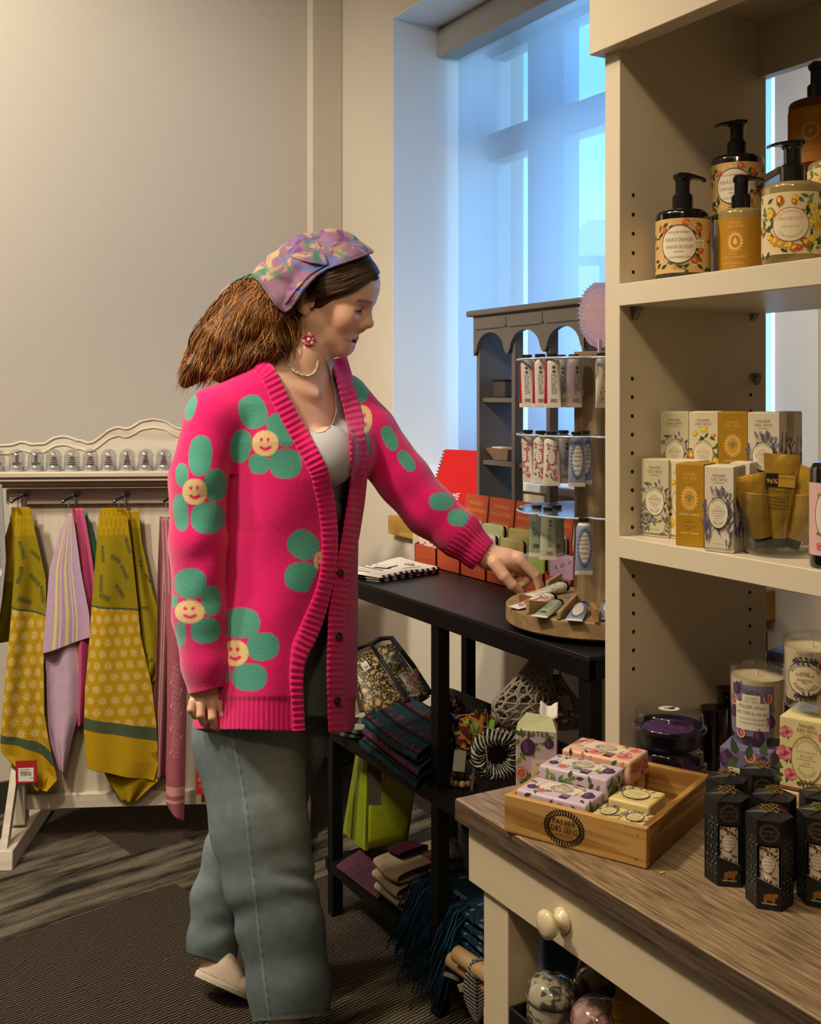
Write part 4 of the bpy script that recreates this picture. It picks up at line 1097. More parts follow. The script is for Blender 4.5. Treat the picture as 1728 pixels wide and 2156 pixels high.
vt.tube([PW(x, y, (dv_(x, y) if not np.isnan(dv_(x, y)) else -20) - .5) for x, y in [(np.interp(s, L_, [p[0] for p in vtp]), np.interp(s, L_, [p[1] for p in vtp])) for s in np.linspace(0, L_[-1], 40)]], .0014, 7); vt.build('neck_trim', mat('white jersey', 'b4b6ba'), vest, smooth=180)
# necklace of shells and beads
db = depthmap(body_sdf, 590, 700, 640, 810, 2.0)
nk = MB(); nl = [(604, 765), (612, 774), (622, 783), (634, 789), (648, 792), (660, 787), (667, 776), (670, 762)]
for s in np.linspace(0, 1, 24):
    x = np.interp(s * 7, range(8), [p[0] for p in nl]); y = np.interp(s * 7, range(8), [p[1] for p in nl]); w = db(x, y)
    r = .0036 if .2 < s < .35 else .0022
    nk.ell(PW(x, y, (w if not np.isnan(w) else -40) - 2), (r * 1.4, r, r), 8, col=rnd.choice(['e6dcc6', 'cfc0a0', 'b7c4b4', 'efe8da']))
nk.build('necklace', VCG, person)
# flower earring on a fine hook
er = MB(); ec = (650, 715); ew = db(650, 705); ew = (ew if not np.isnan(ew) else -70) - 9
lob = hp(-8, -58, -76); er.tube([PW(*lob), PW(640, 690, ew), PW(648, 702, ew)], .0005, 5, 'c9a65a')
for k in range(9):
    a = 2 * math.pi * k / 9; er.ell(PW(ec[0] + 10 * math.cos(a), ec[1] + 11 * math.sin(a), ew), (.0052, .003, .005), 10, col=['c94f86', 'd9b48c', 'b23a74'][k % 3])
er.ell(PW(*ec, ew - 2), .0045, 10, col='e3cf9c'); er.build('earring', VCG, person)
# silver ring on the reaching hand
rg = MB('c8c4bc'); rg.tube([PW(1086 + 9.5 * math.cos(a) * .5, 1206 + 9.5 * math.sin(a), 60 + 10 * math.cos(a)) for a in np.linspace(0, 6.0, 16)], .0014, 6, closed=True); rg.build('ring', mat('silver', 'c8c4bc', .25, metal=1), person)
# ------------------------------------------------------------------ printed marks: flat shapes and lettering laid on a surface
_T = {}
def glyphs(s):
    if s in _T: return _T[s]
    c = bpy.data.curves.new('t', 'FONT'); c.body = s; c.size = 1; c.resolution_u = 2
    o = bpy.data.objects.new('t', c); COL.objects.link(o); bpy.context.view_layer.update()
    ev = o.evaluated_get(bpy.context.evaluated_depsgraph_get()); me = ev.to_mesh()
    v = np.array([(p.co.x, p.co.y) for p in me.vertices]) if len(me.vertices) else np.zeros((0, 2)); f = [tuple(p.vertices) for p in me.polygons]
    ev.to_mesh_clear(); bpy.data.objects.remove(o); bpy.data.curves.remove(c)
    w = v[:, 0].max() if len(v) else 0
    _T[s] = (v, f, w); return _T[s]
class Decal(MB):
    """fn(u,v,h): position on the surface at u across, v up, h above it"""
    def __init__(s, fn, h=.00012):
        super().__init__(); s.fn = fn; s.h = h
    def put(s, pts, faces, col):
        s.h += 2.5e-6
        s.add([s.fn(u, v, s.h) for u, v in pts], faces, col)
    def poly(s, pts, col): s.put(pts, [tuple(range(len(pts)))], col)
    def rect(s, u0, u1, v0, v1, col, n=1):
        pts = []; fs = []
        for i in range(n + 1): u = u0 + (u1 - u0) * i / n; pts += [(u, v0), (u, v1)]
        for i in range(n): fs.append((2 * i, 2 * i + 2, 2 * i + 3, 2 * i + 1))
        s.put(pts, fs, col)
    def ell(s, u, v, a, b, col, rot=0, n=14):
        c, d = math.cos(rot), math.sin(rot)
        s.poly([(u + a * math.cos(t) * c - b * math.sin(t) * d, v + a * math.cos(t) * d + b * math.sin(t) * c) for t in [2 * math.pi * k / n for k in range(n)]], col)
    def bigell(s, u, v, a, b, col, n=36):
        pts = [(u, v)]; fs = []; R = 8 if max(a, b) > .012 else 4; s.h += 6e-5
        for r in range(1, R + 1):
            for k in range(n): t = 2 * math.pi * k / n; pts.append((u + a * r / R * math.cos(t), v + b * r / R * math.sin(t)))
        for k in range(n): fs.append((0, 1 + k, 1 + (k + 1) % n))
        for r in range(R - 1):
            for k in range(n): fs.append((1 + r * n + k, 1 + (r + 1) * n + k, 1 + (r + 1) * n + (k + 1) % n, 1 + r * n + (k + 1) % n))
        s.put(pts, fs, col)
    def ring(s, u, v, a, b, w, col, n=36):
        pts = []
        for k in range(n): t = 2 * math.pi * k / n; pts += [(u + a * math.cos(t), v + b * math.sin(t)), (u + (a - w) * math.cos(t), v + (b - w) * math.sin(t))]
        s.put(pts, [(2 * k, 2 * ((k + 1) % n), 2 * ((k + 1) % n) + 1, 2 * k + 1) for k in range(n)], col)
    def leaf(s, u, v, l, w, ang, col):
        c, d = math.cos(ang), math.sin(ang); P = [(0, 0), (.3, .5), (.6, .42), (1, 0), (.6, -.42), (.3, -.5)]
        s.poly([(u + (x * l) * c - (y * w) * d, v + (x * l) * d + (y * w) * c) for x, y in P], col)
    def line(s, u0, v0, u1, v1, w, col):
        a = math.atan2(v1 - v0, u1 - u0); nx, ny = -math.sin(a) * w / 2, math.cos(a) * w / 2
        s.poly([(u0 + nx, v0 + ny), (u0 - nx, v0 - ny), (u1 - nx, v1 - ny), (u1 + nx, v1 + ny)], col)
    def text(s, t, u, v, size, col, al='C', wmax=None, sx=1.0, rot=0):
        g, f, w = glyphs(t)
        if not len(g): return
        k = size * sx
        if wmax and w * k > wmax: k = wmax / w
        x0 = {'C': -w * k / 2, 'L': 0, 'R': -w * k}[al]; c, d = math.cos(rot), math.sin(rot)
        s.put([(u + (x0 + x * k) * c - y * size * d, v + (x0 + x * k) * d + y * size * c) for x, y in g], f, col)
    def arc(s, t, u, v, a, b, size, col, top=True, span=2.0):
        """lettering along an oval"""
        g, f, w = glyphs(t)
        if not len(g): return
        k = min(size, span * (a + b) / 2 / w); pts = []
        for x, y in g:
            th = (x - w / 2) * k / ((a + b) / 2)
            if top: an = math.pi / 2 - th; r = 1 + y * size / ((a + b) / 2)
            else: an = -math.pi / 2 + th; r = 1 - y * size / ((a + b) / 2)
            pts.append((u + a * r * math.cos(an), v + b * r * math.sin(an)))
        s.put(pts, f, col)
    def wreath(s, u, v, a, b, col, n=34, l=.0022):
        for k in range(n):
            t = 2 * math.pi * k / n; x, y = u + a * math.cos(t), v + b * math.sin(t)
            s.leaf(x, y, l * 1.25, l * .55, t + .7, col); s.leaf(x, y, l, l * .5, t + 2.6, col)
    def lav(s, u, v, l, ang, stem='5c6248', bud='5d5078', rn=random.Random(3)):
        c, d = math.cos(ang), math.sin(ang); s.line(u, v, u + l * c, v + l * d, l * .03, stem)
        for k in range(7):
            t = .42 + .58 * k / 6
            for sg in (-1, 1): s.ell(u + l * t * c - sg * l * .055 * d, v + l * t * d + sg * l * .055 * c, l * .062, l * .036, bud if k % 2 else '7a6c92', ang + sg * .5, 6)
    def barcode(s, u, v, w, h, col='2a2a2a', rn=random.Random(5)):
        x = 0
        while x < w:
            b_ = rn.uniform(.02, .06) * w; s.rect(u + x, u + x + b_, v, v + h, col); x += b_ + rn.uniform(.02, .05) * w
    def lines(s, u, v, w, n, dv, hgt, col, rn=random.Random(9), al='L'):
        for i in range(n):
            k = rn.uniform(.55, 1.); o = 0 if al == 'L' else (1 - k) * w / 2; s.rect(u + o, u + o + w * k, v - i * dv, v - i * dv + hgt, col)
    def fig(s, u, v, r, cut=False, rot=0.):
        s.ell(u, v, r, r * 1.12, '43294d', rot); s.ell(u - r * .3, v + r * .1, r * .35, r * .8, '5d3f6b', rot + .2, 10)
        if cut:
            s.ell(u, v, r * .9, r, 'd8b9a4', rot); s.ell(u, v, r * .72, r * .82, 'b34a3e', rot)
            for k in range(9): s.ell(u + .45 * r * math.cos(k * 2.4) * (k / 9 + .2), v + .5 * r * math.sin(k * 2.4) * (k / 9 + .2), r * .07, r * .1, 'e3a27c', 0, 6)
        else: s.leaf(u, v + r * .9, r * .6, r * .35, 1.4, '3a2b3a')
    def rose(s, u, v, r, rn=random.Random(4)):
        for k in range(8):
            t = k * 2 * math.pi / 8 + .2; s.ell(u + .6 * r * math.cos(t), v + .55 * r * math.sin(t), r * .45, r * .38, ['c96f7c', 'd98a90', 'b85a6c'][k % 3], t, 10)
        for k in range(6): t = k * 2.4; q = r * .5 * (1 - k / 7); s.ell(u + q * .5 * math.cos(t), v + q * .5 * math.sin(t), q * .8, q * .6, ['a83a50', 'd07682', '9b2c46'][k % 3], t, 10)
    def lemon(s, u, v, r, rot=0, col='d8b22c'):
        s.ell(u, v, r * 1.15, r * .85, col, rot); s.ell(u - r * .2, v + r * .2, r * .6, r * .35, 'e6c84e', rot, 8)
def plane(o, ux, vy, nrm):
    o, ux, vy, nrm = Vector(o), Vector(ux), Vector(vy), Vector(nrm)
    return lambda u, v, h: o + ux * u + vy * v + nrm * h
def cyl(c, r, a0=0.0):
    """around a vertical cylinder; u is arc length, a0 the facing angle"""
    return lambda u, v, h: Vector((c[0] + (r + h) * math.cos(a0 + u / r), c[1] + (r + h) * math.sin(a0 + u / r), c[2] + v))
PRINT = mat('print', vc=True, rough=.5, spec=.3)
SENS = lambda d, u, v, s, col, third=True: (d.text('PANIER', u, v, s, col), d.text('DES SENS', u, v - s * .95, s, col), third and d.text('EN PROVENCE', u, v - s * 1.6, s * .42, col))

# ------------------------------------------------------------------ whitewashed display stand with hooks
SW = wood('whitewashed wood', 'b3a795', 'c6bba8', 'x', .8, .6, 12., 4., .05, .8)
SWV = wood('whitewashed wood upright', 'b0a491', 'c4b8a4', 'z', .8, .6, 12., 4., .05, .8)
SO = W(10, 1835, 3.036); SO.z = 0
SA = math.radians(4.6 - 30)
stand = thing('display_stand', 'whitewashed wooden display stand with scalloped crest and hanging hooks', 'display stand', SO, SA)
CA, SN = math.cos(SA), math.sin(SA)
def SL(px, py, ly):
    """stand coordinates (along, depth ly, up) of a picture point in the stand plane ly"""
    t = (px - CX) / F; o = np.array((SO.x, SO.y)); ax = np.array((CA, SN)); ay = np.array((-SN, CA))
    # ray direction on the ground for unit depth
    rd = np.array((C30 * t + S30, -S30 * t + C30)); n = ay
    d = (o @ n + ly) / (rd @ n); p = rd * d - o
    return Vector((p @ ax, ly, EH - (py - HY) / F * d))
PL = .20
x0, x1 = SL(8, 1100, PL).x, SL(648, 1100, PL).x
zr0, zr1 = SL(200, 1698, PL).z, SL(200, 1667, PL).z
zp1 = SL(200, 1060, PL).z; zk = SL(200, 1035, PL).z; zs = SL(200, 993, .115).z
MB().box(x0 + .03, x1 - .03, PL + .004, PL + .018, zr1 - .01, zk).build('back_panel', SWV, stand, local=True)
MB().box(x0 + .02, x1 - .02, PL - .012, PL + .016, zr0, zr1).build('bottom_rail', SW, stand, local=True, bevel=.003)
MB().box(x0 + .01, x1 - .01, PL - .012, PL + .016, zp1, zk + .01).build('hook_rail', SW, stand, local=True, bevel=.002)
fy0, fy1 = SL(107, 1703, .45).y, 0
for a, b, nm in ((SL(25, 1700, PL).x, SL(58, 1700, PL).x, 'leg'), (SL(612, 1700, PL).x, SL(645, 1700, PL).x, 'leg')):
    lg = MB().box(a, b, PL - .025, PL + .02, .06, zk).build('leg', SWV, stand, local=True, bevel=.003)
    ft = MB(); w_ = (b - a) / 2 + .012; m_ = (a + b) / 2
    ft.hexa([Vector(v) for v in ((m_ - w_, 0, 0), (m_ + w_, 0, 0), (m_ + w_, .44, 0), (m_ - w_, .44, 0), (m_ - w_ * .85, .02, .05), (m_ + w_ * .85, .02, .05), (m_ + w_ * .85, .42, .05), (m_ - w_ * .85, .42, .05))])
    ft.build('foot', SW, lg, local=True, bevel=.003)
    br = MB(); br.hexa([Vector(v) for v in ((m_ - .01, .03, .045), (m_ + .01, .03, .045), (m_ + .01, .06, .045), (m_ - .01, .06, .045), (m_ - .01, PL - .03, .28), (m_ + .01, PL - .03, .28), (m_ + .01, PL, .28), (m_ - .01, PL, .28))]); br.build('brace', SW, lg, local=True)
# shelf with a stepped cornice below it
sh = MB().box(x0 - .03, x1 + .03, .115, PL + .03, zs - .018, zs).build('shelf', SW, stand, local=True, bevel=.004)
for k, (dy, z_a, z_b) in enumerate(((.122, .018, .030), (.138, .030, .042), (.168, .042, .052))):
    MB().box(x0 - .03 + .01 * k, x1 + .03 - .01 * k, dy, PL + .01, zs - z_b, zs - z_a).build('cornice', SW, stand, local=True, bevel=.003)
# scalloped crest
sc_ = [(0, 325), (60, 325), (130, 318), (210, 290), (300, 318), (345, 312), (420, 310), (500, 257), (590, 242), (660, 258), (715, 284), (740, 279), (800, 303), (850, 300), (920, 250), (1000, 186), (1080, 160), (1155, 178), (1200, 164), (1290, 106), (1400, 88)]
sc_ += [(2800 - x, y) for x, y in reversed(sc_[:-1])]
P = [SL(x / 4.32, 860 + y / 4.32, PL + .02) for x, y in sc_]; xs_ = np.array([p.x for p in P]); zz_ = np.array([p.z for p in P])
XX = np.linspace(xs_[0], xs_[-1], 90); ZZ = np.interp(XX, xs_, zz_)
cr = MB(); n = len(XX)
vs = []; 
for yy in (PL + .004, PL + .024):
    vs += [(x, yy, z) for x, z in zip(XX, ZZ)] + [(x, yy, zs) for x in XX]
fs = [(i, n + i, n + i + 1, i + 1) for i in range(n - 1)] + [(2 * n + i, 2 * n + i + 1, 3 * n + i + 1, 3 * n + i) for i in range(n - 1)] + [(i, i + 1, 2 * n + i + 1, 2 * n + i) for i in range(n - 1)]
fs += [(0, 2 * n, 3 * n, n), (n - 1, 2 * n - 1, 4 * n - 1, 3 * n - 1)]
cr.add(vs, fs); crest = cr.build('crest', SW, stand, local=True)
be = MB(); be.tube([(x, PL + .004, max(zs + .006, z - .028)) for x, z in zip(XX, ZZ)], .0035, 6); be.tube([(x, PL + .004, z - .003) for x, z in zip(XX, ZZ)], .004, 6); be.build('crest_moulding', SW, crest, local=True)
# hooks
STEEL = mat('brushed steel', '8f8b84', .28, metal=1.)
HKX = []
for px, py in ((57, 1040), (163, 1040), (268, 1040), (366, 1043), (470, 1043), (570, 1043)):
    p = SL(px, py, PL - .012); HKX.append(p)
    h = MB(); h.tube([(p.x, PL - .012, p.z), (p.x - .012, PL - .045, p.z - .008), (p.x - .024, PL - .085, p.z - .015)], .0042, 8); h.ell((p.x - .024, PL - .086, p.z - .015), .0062, 10)
    h.lathe([(.010, 0), (.010, .004), (0, .004)], 14, (0, 0, 0)); 
    m = 14 * 3; h.v[-m:] = [(p.x + x, PL - .012 - z, p.z + y) for x, y, z in h.v[-m:]]
    h.build('hook', STEEL, stand, local=True)

# snow-globe style clear domes in a row on the shelf
DOME = clear('clear dome', (.9, .92, .95), .9, .04, 2.1)
ICE = mat('silver ornament', 'b9b4ad', .25, metal=.8)
BASEM = mat('silver base', 'c9c6c4', .2, metal=.3, coat=.5)
dpx = [-6, 36, 76, 114, 152, 191, 229, 268, 307, 345, 384, 422, 460, 500, 538, 576]
def dome(kind):
    r = thing('glass_dome', 'small clear dome', 'ornament', (0, 0, 0), SA, 'clear domes on the whitewashed stand')
    d = MB(); R = .0235; d.lathe([(R * .95, .004), (R, .012), (R, .042)] + [(R * math.cos(a), .042 + R * math.sin(a)) for a in np.linspace(.1, 1.56, 10)], 24, cap=False); d.build('dome', DOME, r, local=True, smooth=180)
    b = MB(); b.lathe([(0, 0), (.021, 0), (.022, .002), (.0205, .012), (.0185, .016), (0, .016)], 24); b.build('base', BASEM, r, local=True)
    f = MB()
    if kind == 0:
        f.box(-.004, .004, -.004, .004, .016, .045); f.box(-.012, .012, -.005, .005, .018, .026); f.ell((0, 0, .047), .004, 8)
    elif kind == 1:
        for k in range(4): f.lathe([(.013 - .002 * k, 0), (.013 - .002 * k, .004), (.01, .005)], 12, (0, 0, .016 + .007 * k))
    else:
        f.hexa([Vector(v) for v in ((-.011, -.004, .016), (.011, -.004, .016), (.011, .004, .016), (-.011, .004, .016), (-.0015, -.001, .054), (.0015, -.001, .054), (.0015, .001, .054), (-.0015, .001, .054))]); f.box(-.008, .008, -.005, .005, .028, .030)
    f.build('figurine', ICE, r, local=True)
    return r
protos = [dome(k) for k in range(3)]; first = [True] * 3
names = ['far left clear dome with silver tower inside, cut by the photo edge', 'second clear dome from left end of the crested shelf', 'third clear dome from left end of the crested shelf', 'fourth clear dome from the left, above the yellow towels', 'fifth clear dome from the left on the crested shelf', 'sixth clear dome from the left on the crested shelf', 'seventh clear dome from the left on the crested shelf', 'eighth clear dome from the left, holding a slim silver figure', 'ninth clear dome from the left, holding a pointed silver tower', 'tenth clear dome from left, the last one fully seen beside the pink sleeve']
for i, px in enumerate(dpx[:11]):
    k = 0 if i in (0, 1, 2) else (1 if i < 7 else 2); p = SL(px, 990, .15)
    wp = Vector((SO.x + CA * p.x - SN * .15, SO.y + SN * p.x + CA * .15, zs))
    lab = names[i] if i < len(names) else 'clear dome half hidden behind the pink sleeve at shelf level'
    if first[k]: protos[k].location = wp; protos[k]['label'] = lab; first[k] = False
    else: dup(protos[k], wp, SA, lab)

# ------------------------------------------------------------------ hanging towels
def cloth(rows, name, parent, colfn, mat_=None, thick=.0022, nu=70, nv=150, foldf=None, dep0=PL - .06):
    """rows: (y, xl, xr) picture outline of the hanging sheet; folds push it in depth"""
    ys = [r[0] for r in rows]
    def fn(u, v):
        y = ys[0] + (ys[-1] - ys[0]) * v
        y2 = y + np.interp(u, [0, .5, 1], rows_b) * v if False else y
        xl = np.interp(y, ys, [r[1] for r in rows]); xr = np.interp(y, ys, [r[2] for r in rows])
        sk = np.interp(y, ys, [r[3] if len(r) > 3 else 0 for r in rows])
        p = SL(xl + (xr - xl) * u, y + sk * (u - .5), dep0)
        dd = foldf(u, v) if foldf else .008 * math.sin(u * 9) * min(1, v * 3)
        return (p.x, dep0 + dd, p.z)
    m = MB(); m.grid(fn, nu, nv, colfn=lambda u, v: colfn(u, v))
    o = m.build(name, mat_ or VCF, parent, local=True, smooth=180, solid=thick); return o
def towel(px, label, loopcol):
    i = min(range(len(HKX)), key=lambda k: abs([57, 163, 268, 366, 470, 570][k] - px)); p = HKX[i]
    r = thing('tea_towel', label, 'towel', SO, SA)
    lp = MB(loopcol); a = Vector((p.x - .008, PL - .034, p.z - .003))
    pts = [a + Vector((.004, .004, -.032)), a + Vector((.005, .004, -.01)), a + Vector((0, 0, .006)), a + Vector((-.010, -.006, -.012)), a + Vector((-.012, -.006, -.034))]
    lp.grid(lambda u, v: Vector(np.array([np.interp(v * 4, range(5), [q[k] for q in pts]) for k in range(3)])) + Vector((0, .010 * (u - .5), 0)), 1, 12)
    lp.build('hanging_loop', mat('ribbon', vc=True, rough=.6), r, local=True, solid=.0008)
    return r
OLV, YEL, GRN, DRK, PALE = '857511', 'a98712', '44523a', '3d4228', 'bda560'
def sprigs(seed, n, box):
    rn = random.Random(seed); return [(rn.uniform(box[0], box[1]), rn.uniform(box[2], box[3]), rn.uniform(0, 6.3)) for _ in range(n)]
def yellow_pattern(split, band, sp, asp, top=.10):
    """olive top with leaf sprigs, ochre field with pale rosettes, green band, ochre end"""
    def f(u, v):
        if v < top: return 'a18410' if (math.sin(u * 40) * math.sin(v * 90) < .3) else '8f760c'
        s_ = split(u); b0, b1 = band(u)
        if v < s_:
            for a, b, r in sp:
                du, dv = (u - a) * asp, v - b
                x = du * math.cos(r) + dv * math.sin(r); y = -du * math.sin(r) + dv * math.cos(r)
                if -.032 < x < .032:
                    if abs(y) < .0018: return DRK
                    k = (x + .032) / .008; fx = (k - math.floor(k)) - .5
                    ay = abs(y); 
                    if ay < .012 and abs(fx - (ay / .012 - .5) * .6) < .24: return DRK
            return OLV
        if v < s_ + .008: return GRN
        if b0 < v < b1: return GRN
        if v >= b1: return YEL
        # rosettes on a diagonal lattice
        a, b = u * asp * 23, v * 20; i = math.floor(b * 1.15); a2 = a + (.5 if i % 2 else 0); ca, cb = a2 - math.floor(a2) - .5, (b * 1.15 - i) - .5
        rr = math.hypot(ca, cb); th = math.atan2(cb, ca)
        if rr < .40 * (.78 + .22 * math.cos(8 * th)) and not (.10 < rr < .13): return PALE
        return YEL
    return f
# 1: left yellow towel
t1 = towel(57, 'narrow olive and mustard leaf-print tea towel with a red price tag', 'c9a4b6')
cloth([(1072, 28, 66), (1150, 5, 60), (1250, -8, 55), (1352, -20, 22)], 'back_fold', t1, lambda u, v: 'b48e12' if v < .55 else OLV, dep0=PL - .035, nv=60, nu=30)
cloth([(1068, 24, 62), (1100, 26, 70), (1160, 32, 84), (1220, 30, 97), (1290, 26, 97), (1400, 16, 92), (1500, 8, 94), (1560, 4, 104), (1610, 6, 122, 60), (1650, 60, 100, 30), (1662, 82, 90)], 'front_fold', t1,
      yellow_pattern(lambda u: .35 + .03 * u, lambda u: (.80 + .05 * u, .835 + .05 * u), [(.30, .15, 1.3), (.78, .17, .5), (.22, .24, 1.9), (.62, .26, .7), (.88, .31, 1.4), (.35, .33, .4)], .16), nu=150, nv=420, foldf=lambda u, v: -.012 * math.sin(u * 5.5 + 1) * min(1, v * 4) + .006 * math.sin(u * 13 + v * 5) * v)
tg = MB('9c1f1c'); a = SL(33, 1602, PL - .085); b = SL(78, 1648, PL - .085); cc = (a + b) / 2
tg.obox((cc.x, PL - .085, cc.z), (b.x - a.x, .0012, a.z - b.z)); tgo = tg.build('price_tag', VC, t1, local=True)
d = Decal(plane((cc.x, PL - .0856, cc.z), (1, 0, 0), (0, 0, 1), (0, -1, 0))); d.rect(-.023, .021, -.028, .012, 'd8cfc4'); d.barcode(-.016, -.012, .03, .012); d.lines(-.018, .006, .034, 3, .005, .0018, '6a625c'); d.text('20', .015, -.022, .009, '3a3532'); d.build('tag_label', PRINT, tgo, local=True, smooth=None)
# 2: striped bundle
t2 = towel(163, 'bundle of lilac, pink and teal striped tea towels between the two yellow ones', '9fb0c8')
def stripes(base, ss):
    def f(u, v):
        for c, w, col in ss:
            if abs(u - c) < w: return col
        return base
    return f
cloth([(1075, 158, 182), (1150, 165, 200), (1250, 178, 215), (1300, 182, 222)], 'teal_fold', t2, stripes('1f7a78', ((.6, .06, '5b3a5a'), (.8, .05, '8a9a3a'))), dep0=PL - .025, nu=30, nv=60)
cloth([(1070, 152, 176), (1150, 156, 190), (1260, 165, 205), (1340, 150, 195), (1440, 152, 192), (1530, 158, 178)], 'pink_fold', t2, stripes('b0476a', ((.35, .04, 'c9676a'), (.55, .03, '8a2f56'), (.8, .05, 'c05a86'))), dep0=PL - .045, nu=50, nv=80)
cloth([(1355, 90, 160), (1420, 98, 168), (1500, 100, 166), (1560, 104, 150), (1626, 128, 136)], 'under_fold', t2, stripes('b598ac', ()), dep0=PL - .05, nu=40, nv=60, foldf=lambda u, v: .01 * math.sin(u * 7))
cloth([(1082, 146, 152), (1110, 130, 158), (1200, 104, 170), (1300, 96, 188, -10), (1360, 90, 190, -34)], 'front_fold', t2, stripes('ad90a8', ((.25, .035, 'c8bf70'), (.36, .012, 'd0b8b0'), (.5, .035, 'c9c27a'), (.62, .012, 'd0b8b0'), (.70, .02, 'c8bf86'))), dep0=PL - .065, nu=110, nv=110, foldf=lambda u, v: -.010 * math.sin(u * 6) * v)
# 3: right yellow towel
t3 = towel(268, 'wide olive and mustard leaf-print tea towel with green band, next to the pink bundle', 'b9a6cf')
cloth([(1075, 262, 292), (1140, 268, 298), (1250, 276, 322), (1340, 280, 350), (1392, 285, 352), (1436, 300, 322)], 'back_fold', t3, yellow_pattern(lambda u: 1.2, lambda u: (2, 3), sprigs(8, 7, (.1, .9, .25, .95)), .18), dep0=PL - .03, nu=70, nv=160)
cloth([(1580, 200, 330), (1640, 225, 338), (1688, 258, 285)], 'under_fold', t3, lambda u, v: '8f760c', dep0=PL - .045, nu=30, nv=30)
cloth([(1070, 214, 264), (1090, 208, 268), (1150, 204, 276), (1270, 194, 288), (1340, 190, 294), (1450, 180, 318), (1540, 178, 328), (1600, 182, 332, 22), (1632, 186, 322, 34)], 'front_fold', t3,
      yellow_pattern(lambda u: .36 + .02 * u, lambda u: (.78 + .05 * u, .825 + .05 * u), [(.2, .17, 1.4), (.55, .19, .4), (.75, .24, 1.0), (.2, .28, 1.5), (.62, .31, .9), (.3, .33, .3), (.9, .14, 1.2)], .24), nu=190, nv=420, foldf=lambda u, v: -.014 * math.sin(u * 4.2 + .5) * min(1, v * 3) + .005 * math.sin(u * 11 + v * 4) * v)
# 4: pinkish striped towel
t4 = towel(366, 'dusty pink tea towel with white stripes and leaf embroidery hanging beside the pink sleeve', 'c7b3d4')
cloth([(1088, 336, 372), (1200, 332, 372), (1350, 330, 365), (1500, 325, 358), (1640, 322, 350)], 'back_fold', t4, stripes('7e4a50', ((.3, .05, 'a87c78'), (.45, .03, 'b08a84'))), dep0=PL - .04, nu=40, nv=60)
def pinkp(u, v):
    if v > .90 and v < .93 or v > .945 and v < .955: return 'c08a86'
    if .48 < v < .80 and .2 < u < .8:
        x, y = (u - .5), (v - .64)
        if abs(math.sin(40 * y + 9 * math.sin(6 * x))) < .22 and abs(x) < .28: return 'c79a98'
    return '9a5560' if v > .25 else ('b08080' if int(u * 14) % 3 == 0 else '8f5560')
cloth([(1092, 340, 380), (1200, 345, 388), (1350, 352, 392), (1500, 352, 392), (1620, 350, 390), (1690, 350, 388), (1716, 356, 387, 26)], 'front_fold', t4, pinkp, dep0=PL - .075, nu=60, nv=200, foldf=lambda u, v: -.018 * math.sin(u * 3.1))
# yellow bag corner with red swing tag behind the jeans
t5 = towel(470, 'yellow towel mostly hidden behind the jeans, red tag showing', 'c7b3d4')
cloth([(1092, 448, 490), (1300, 425, 500), (1600, 418, 505), (1690, 424, 480)], 'front_fold', t5, lambda u, v: YEL, dep0=PL - .06, nu=30, nv=40)
tg = MB('9c1f1c'); a = SL(413, 1622, PL - .08); b = SL(452, 1672, PL - .08); cc = (a + b) / 2
tg.obox((cc.x, PL - .08, cc.z), (b.x - a.x, .0012, a.z - b.z)); tgo = tg.build('swing_tag', VC, t5, local=True)
d = Decal(plane((cc.x, PL - .0808, cc.z), (1, 0, 0), (0, 0, 1), (0, -1, 0))); d.text('Coton', -.022, .004, .014, 'd9c9bd', 'L'); d.lines(-.02, -.008, .03, 2, .006, .0015, 'b99a90'); d.build('tag_label', PRINT, tgo, local=True, smooth=None)
# white cloth with flowers at the very edge
t6 = thing('scarf', 'pale grey cloth with white flowers at the extreme left edge of the photo', 'scarf', SO, SA)
def wf_(u, v):
    for a, b, r in ((.75, .42, .09), (.8, .30, .06), (.4, .55, .1), (.85, .6, .06)):
        q = math.hypot((u - a), (v - b) * 2.2); th = math.atan2((v - b) * 2.2, u - a)
        if q < r * (.8 + .2 * math.cos(5 * th)): return 'd8ccb8'
    return '8d8a88'
cloth([(1020, -60, 4), (1100, -60, 8), (1180, -60, 12), (1260, -60, 4), (1330, -60, -6)], 'fold', t6, wf_, dep0=PL - .10, nu=60, nv=80)
# ------------------------------------------------------------------ on the black table
# folded striped towel
tw = thing('folded_towel', 'cream towel with navy stripes folded flat on the black table', 'towel', (1.37, 2.44, TZ))
ta, tb, tc_, td = onZ(722, 1206, TZ + .012), onZ(846, 1172, TZ + .018), onZ(925, 1192, TZ + .018), onZ(802, 1216, TZ + .012)
def quad(u, v): return (ta * (1 - u) + tb * u) * (1 - v) + (td * (1 - u) + tc_ * u) * v
for lay in range(3):
    h0 = TZ + .001 + lay * .0062
    def top_(u, v, h0=h0, lay=lay):
        p = quad(-.02 * lay + u * (1 + .015 * lay), v * (1 + .02 * lay)); e = min(u, 1 - u, v, 1 - v)
        return (p.x, p.y, h0 + .0058 * min(1, (e / .04)) ** .5 + .0015 * math.sin(9 * u + 4 * v) * (lay == 2))
    def tcol(u, v, lay=lay):
        if lay < 2: return '23263a' if int(u * 15 + v * 3) % 2 else 'd9cfbb'
        if v < .62 and u < .55 and (u * 9 + .4) % 1 < .26: return '262a42'
        if u > .5 and abs(v - .80) < .012 and u < .8: return '262a42'
        if e_close(u, v): return '262a42' if int(u * 22) % 2 else 'd9cfbb'
        return 'dcd2bf'
    def e_close(u, v): return v > .965
    m = MB(); m.grid(top_, 60, 60, colfn=tcol); b_ = len(m.v)
    m.build('layer', VCF, tw, smooth=180)
cq = quad(.42, .42); tgm = Matrix.Rotation(.5, 3, 'Z')
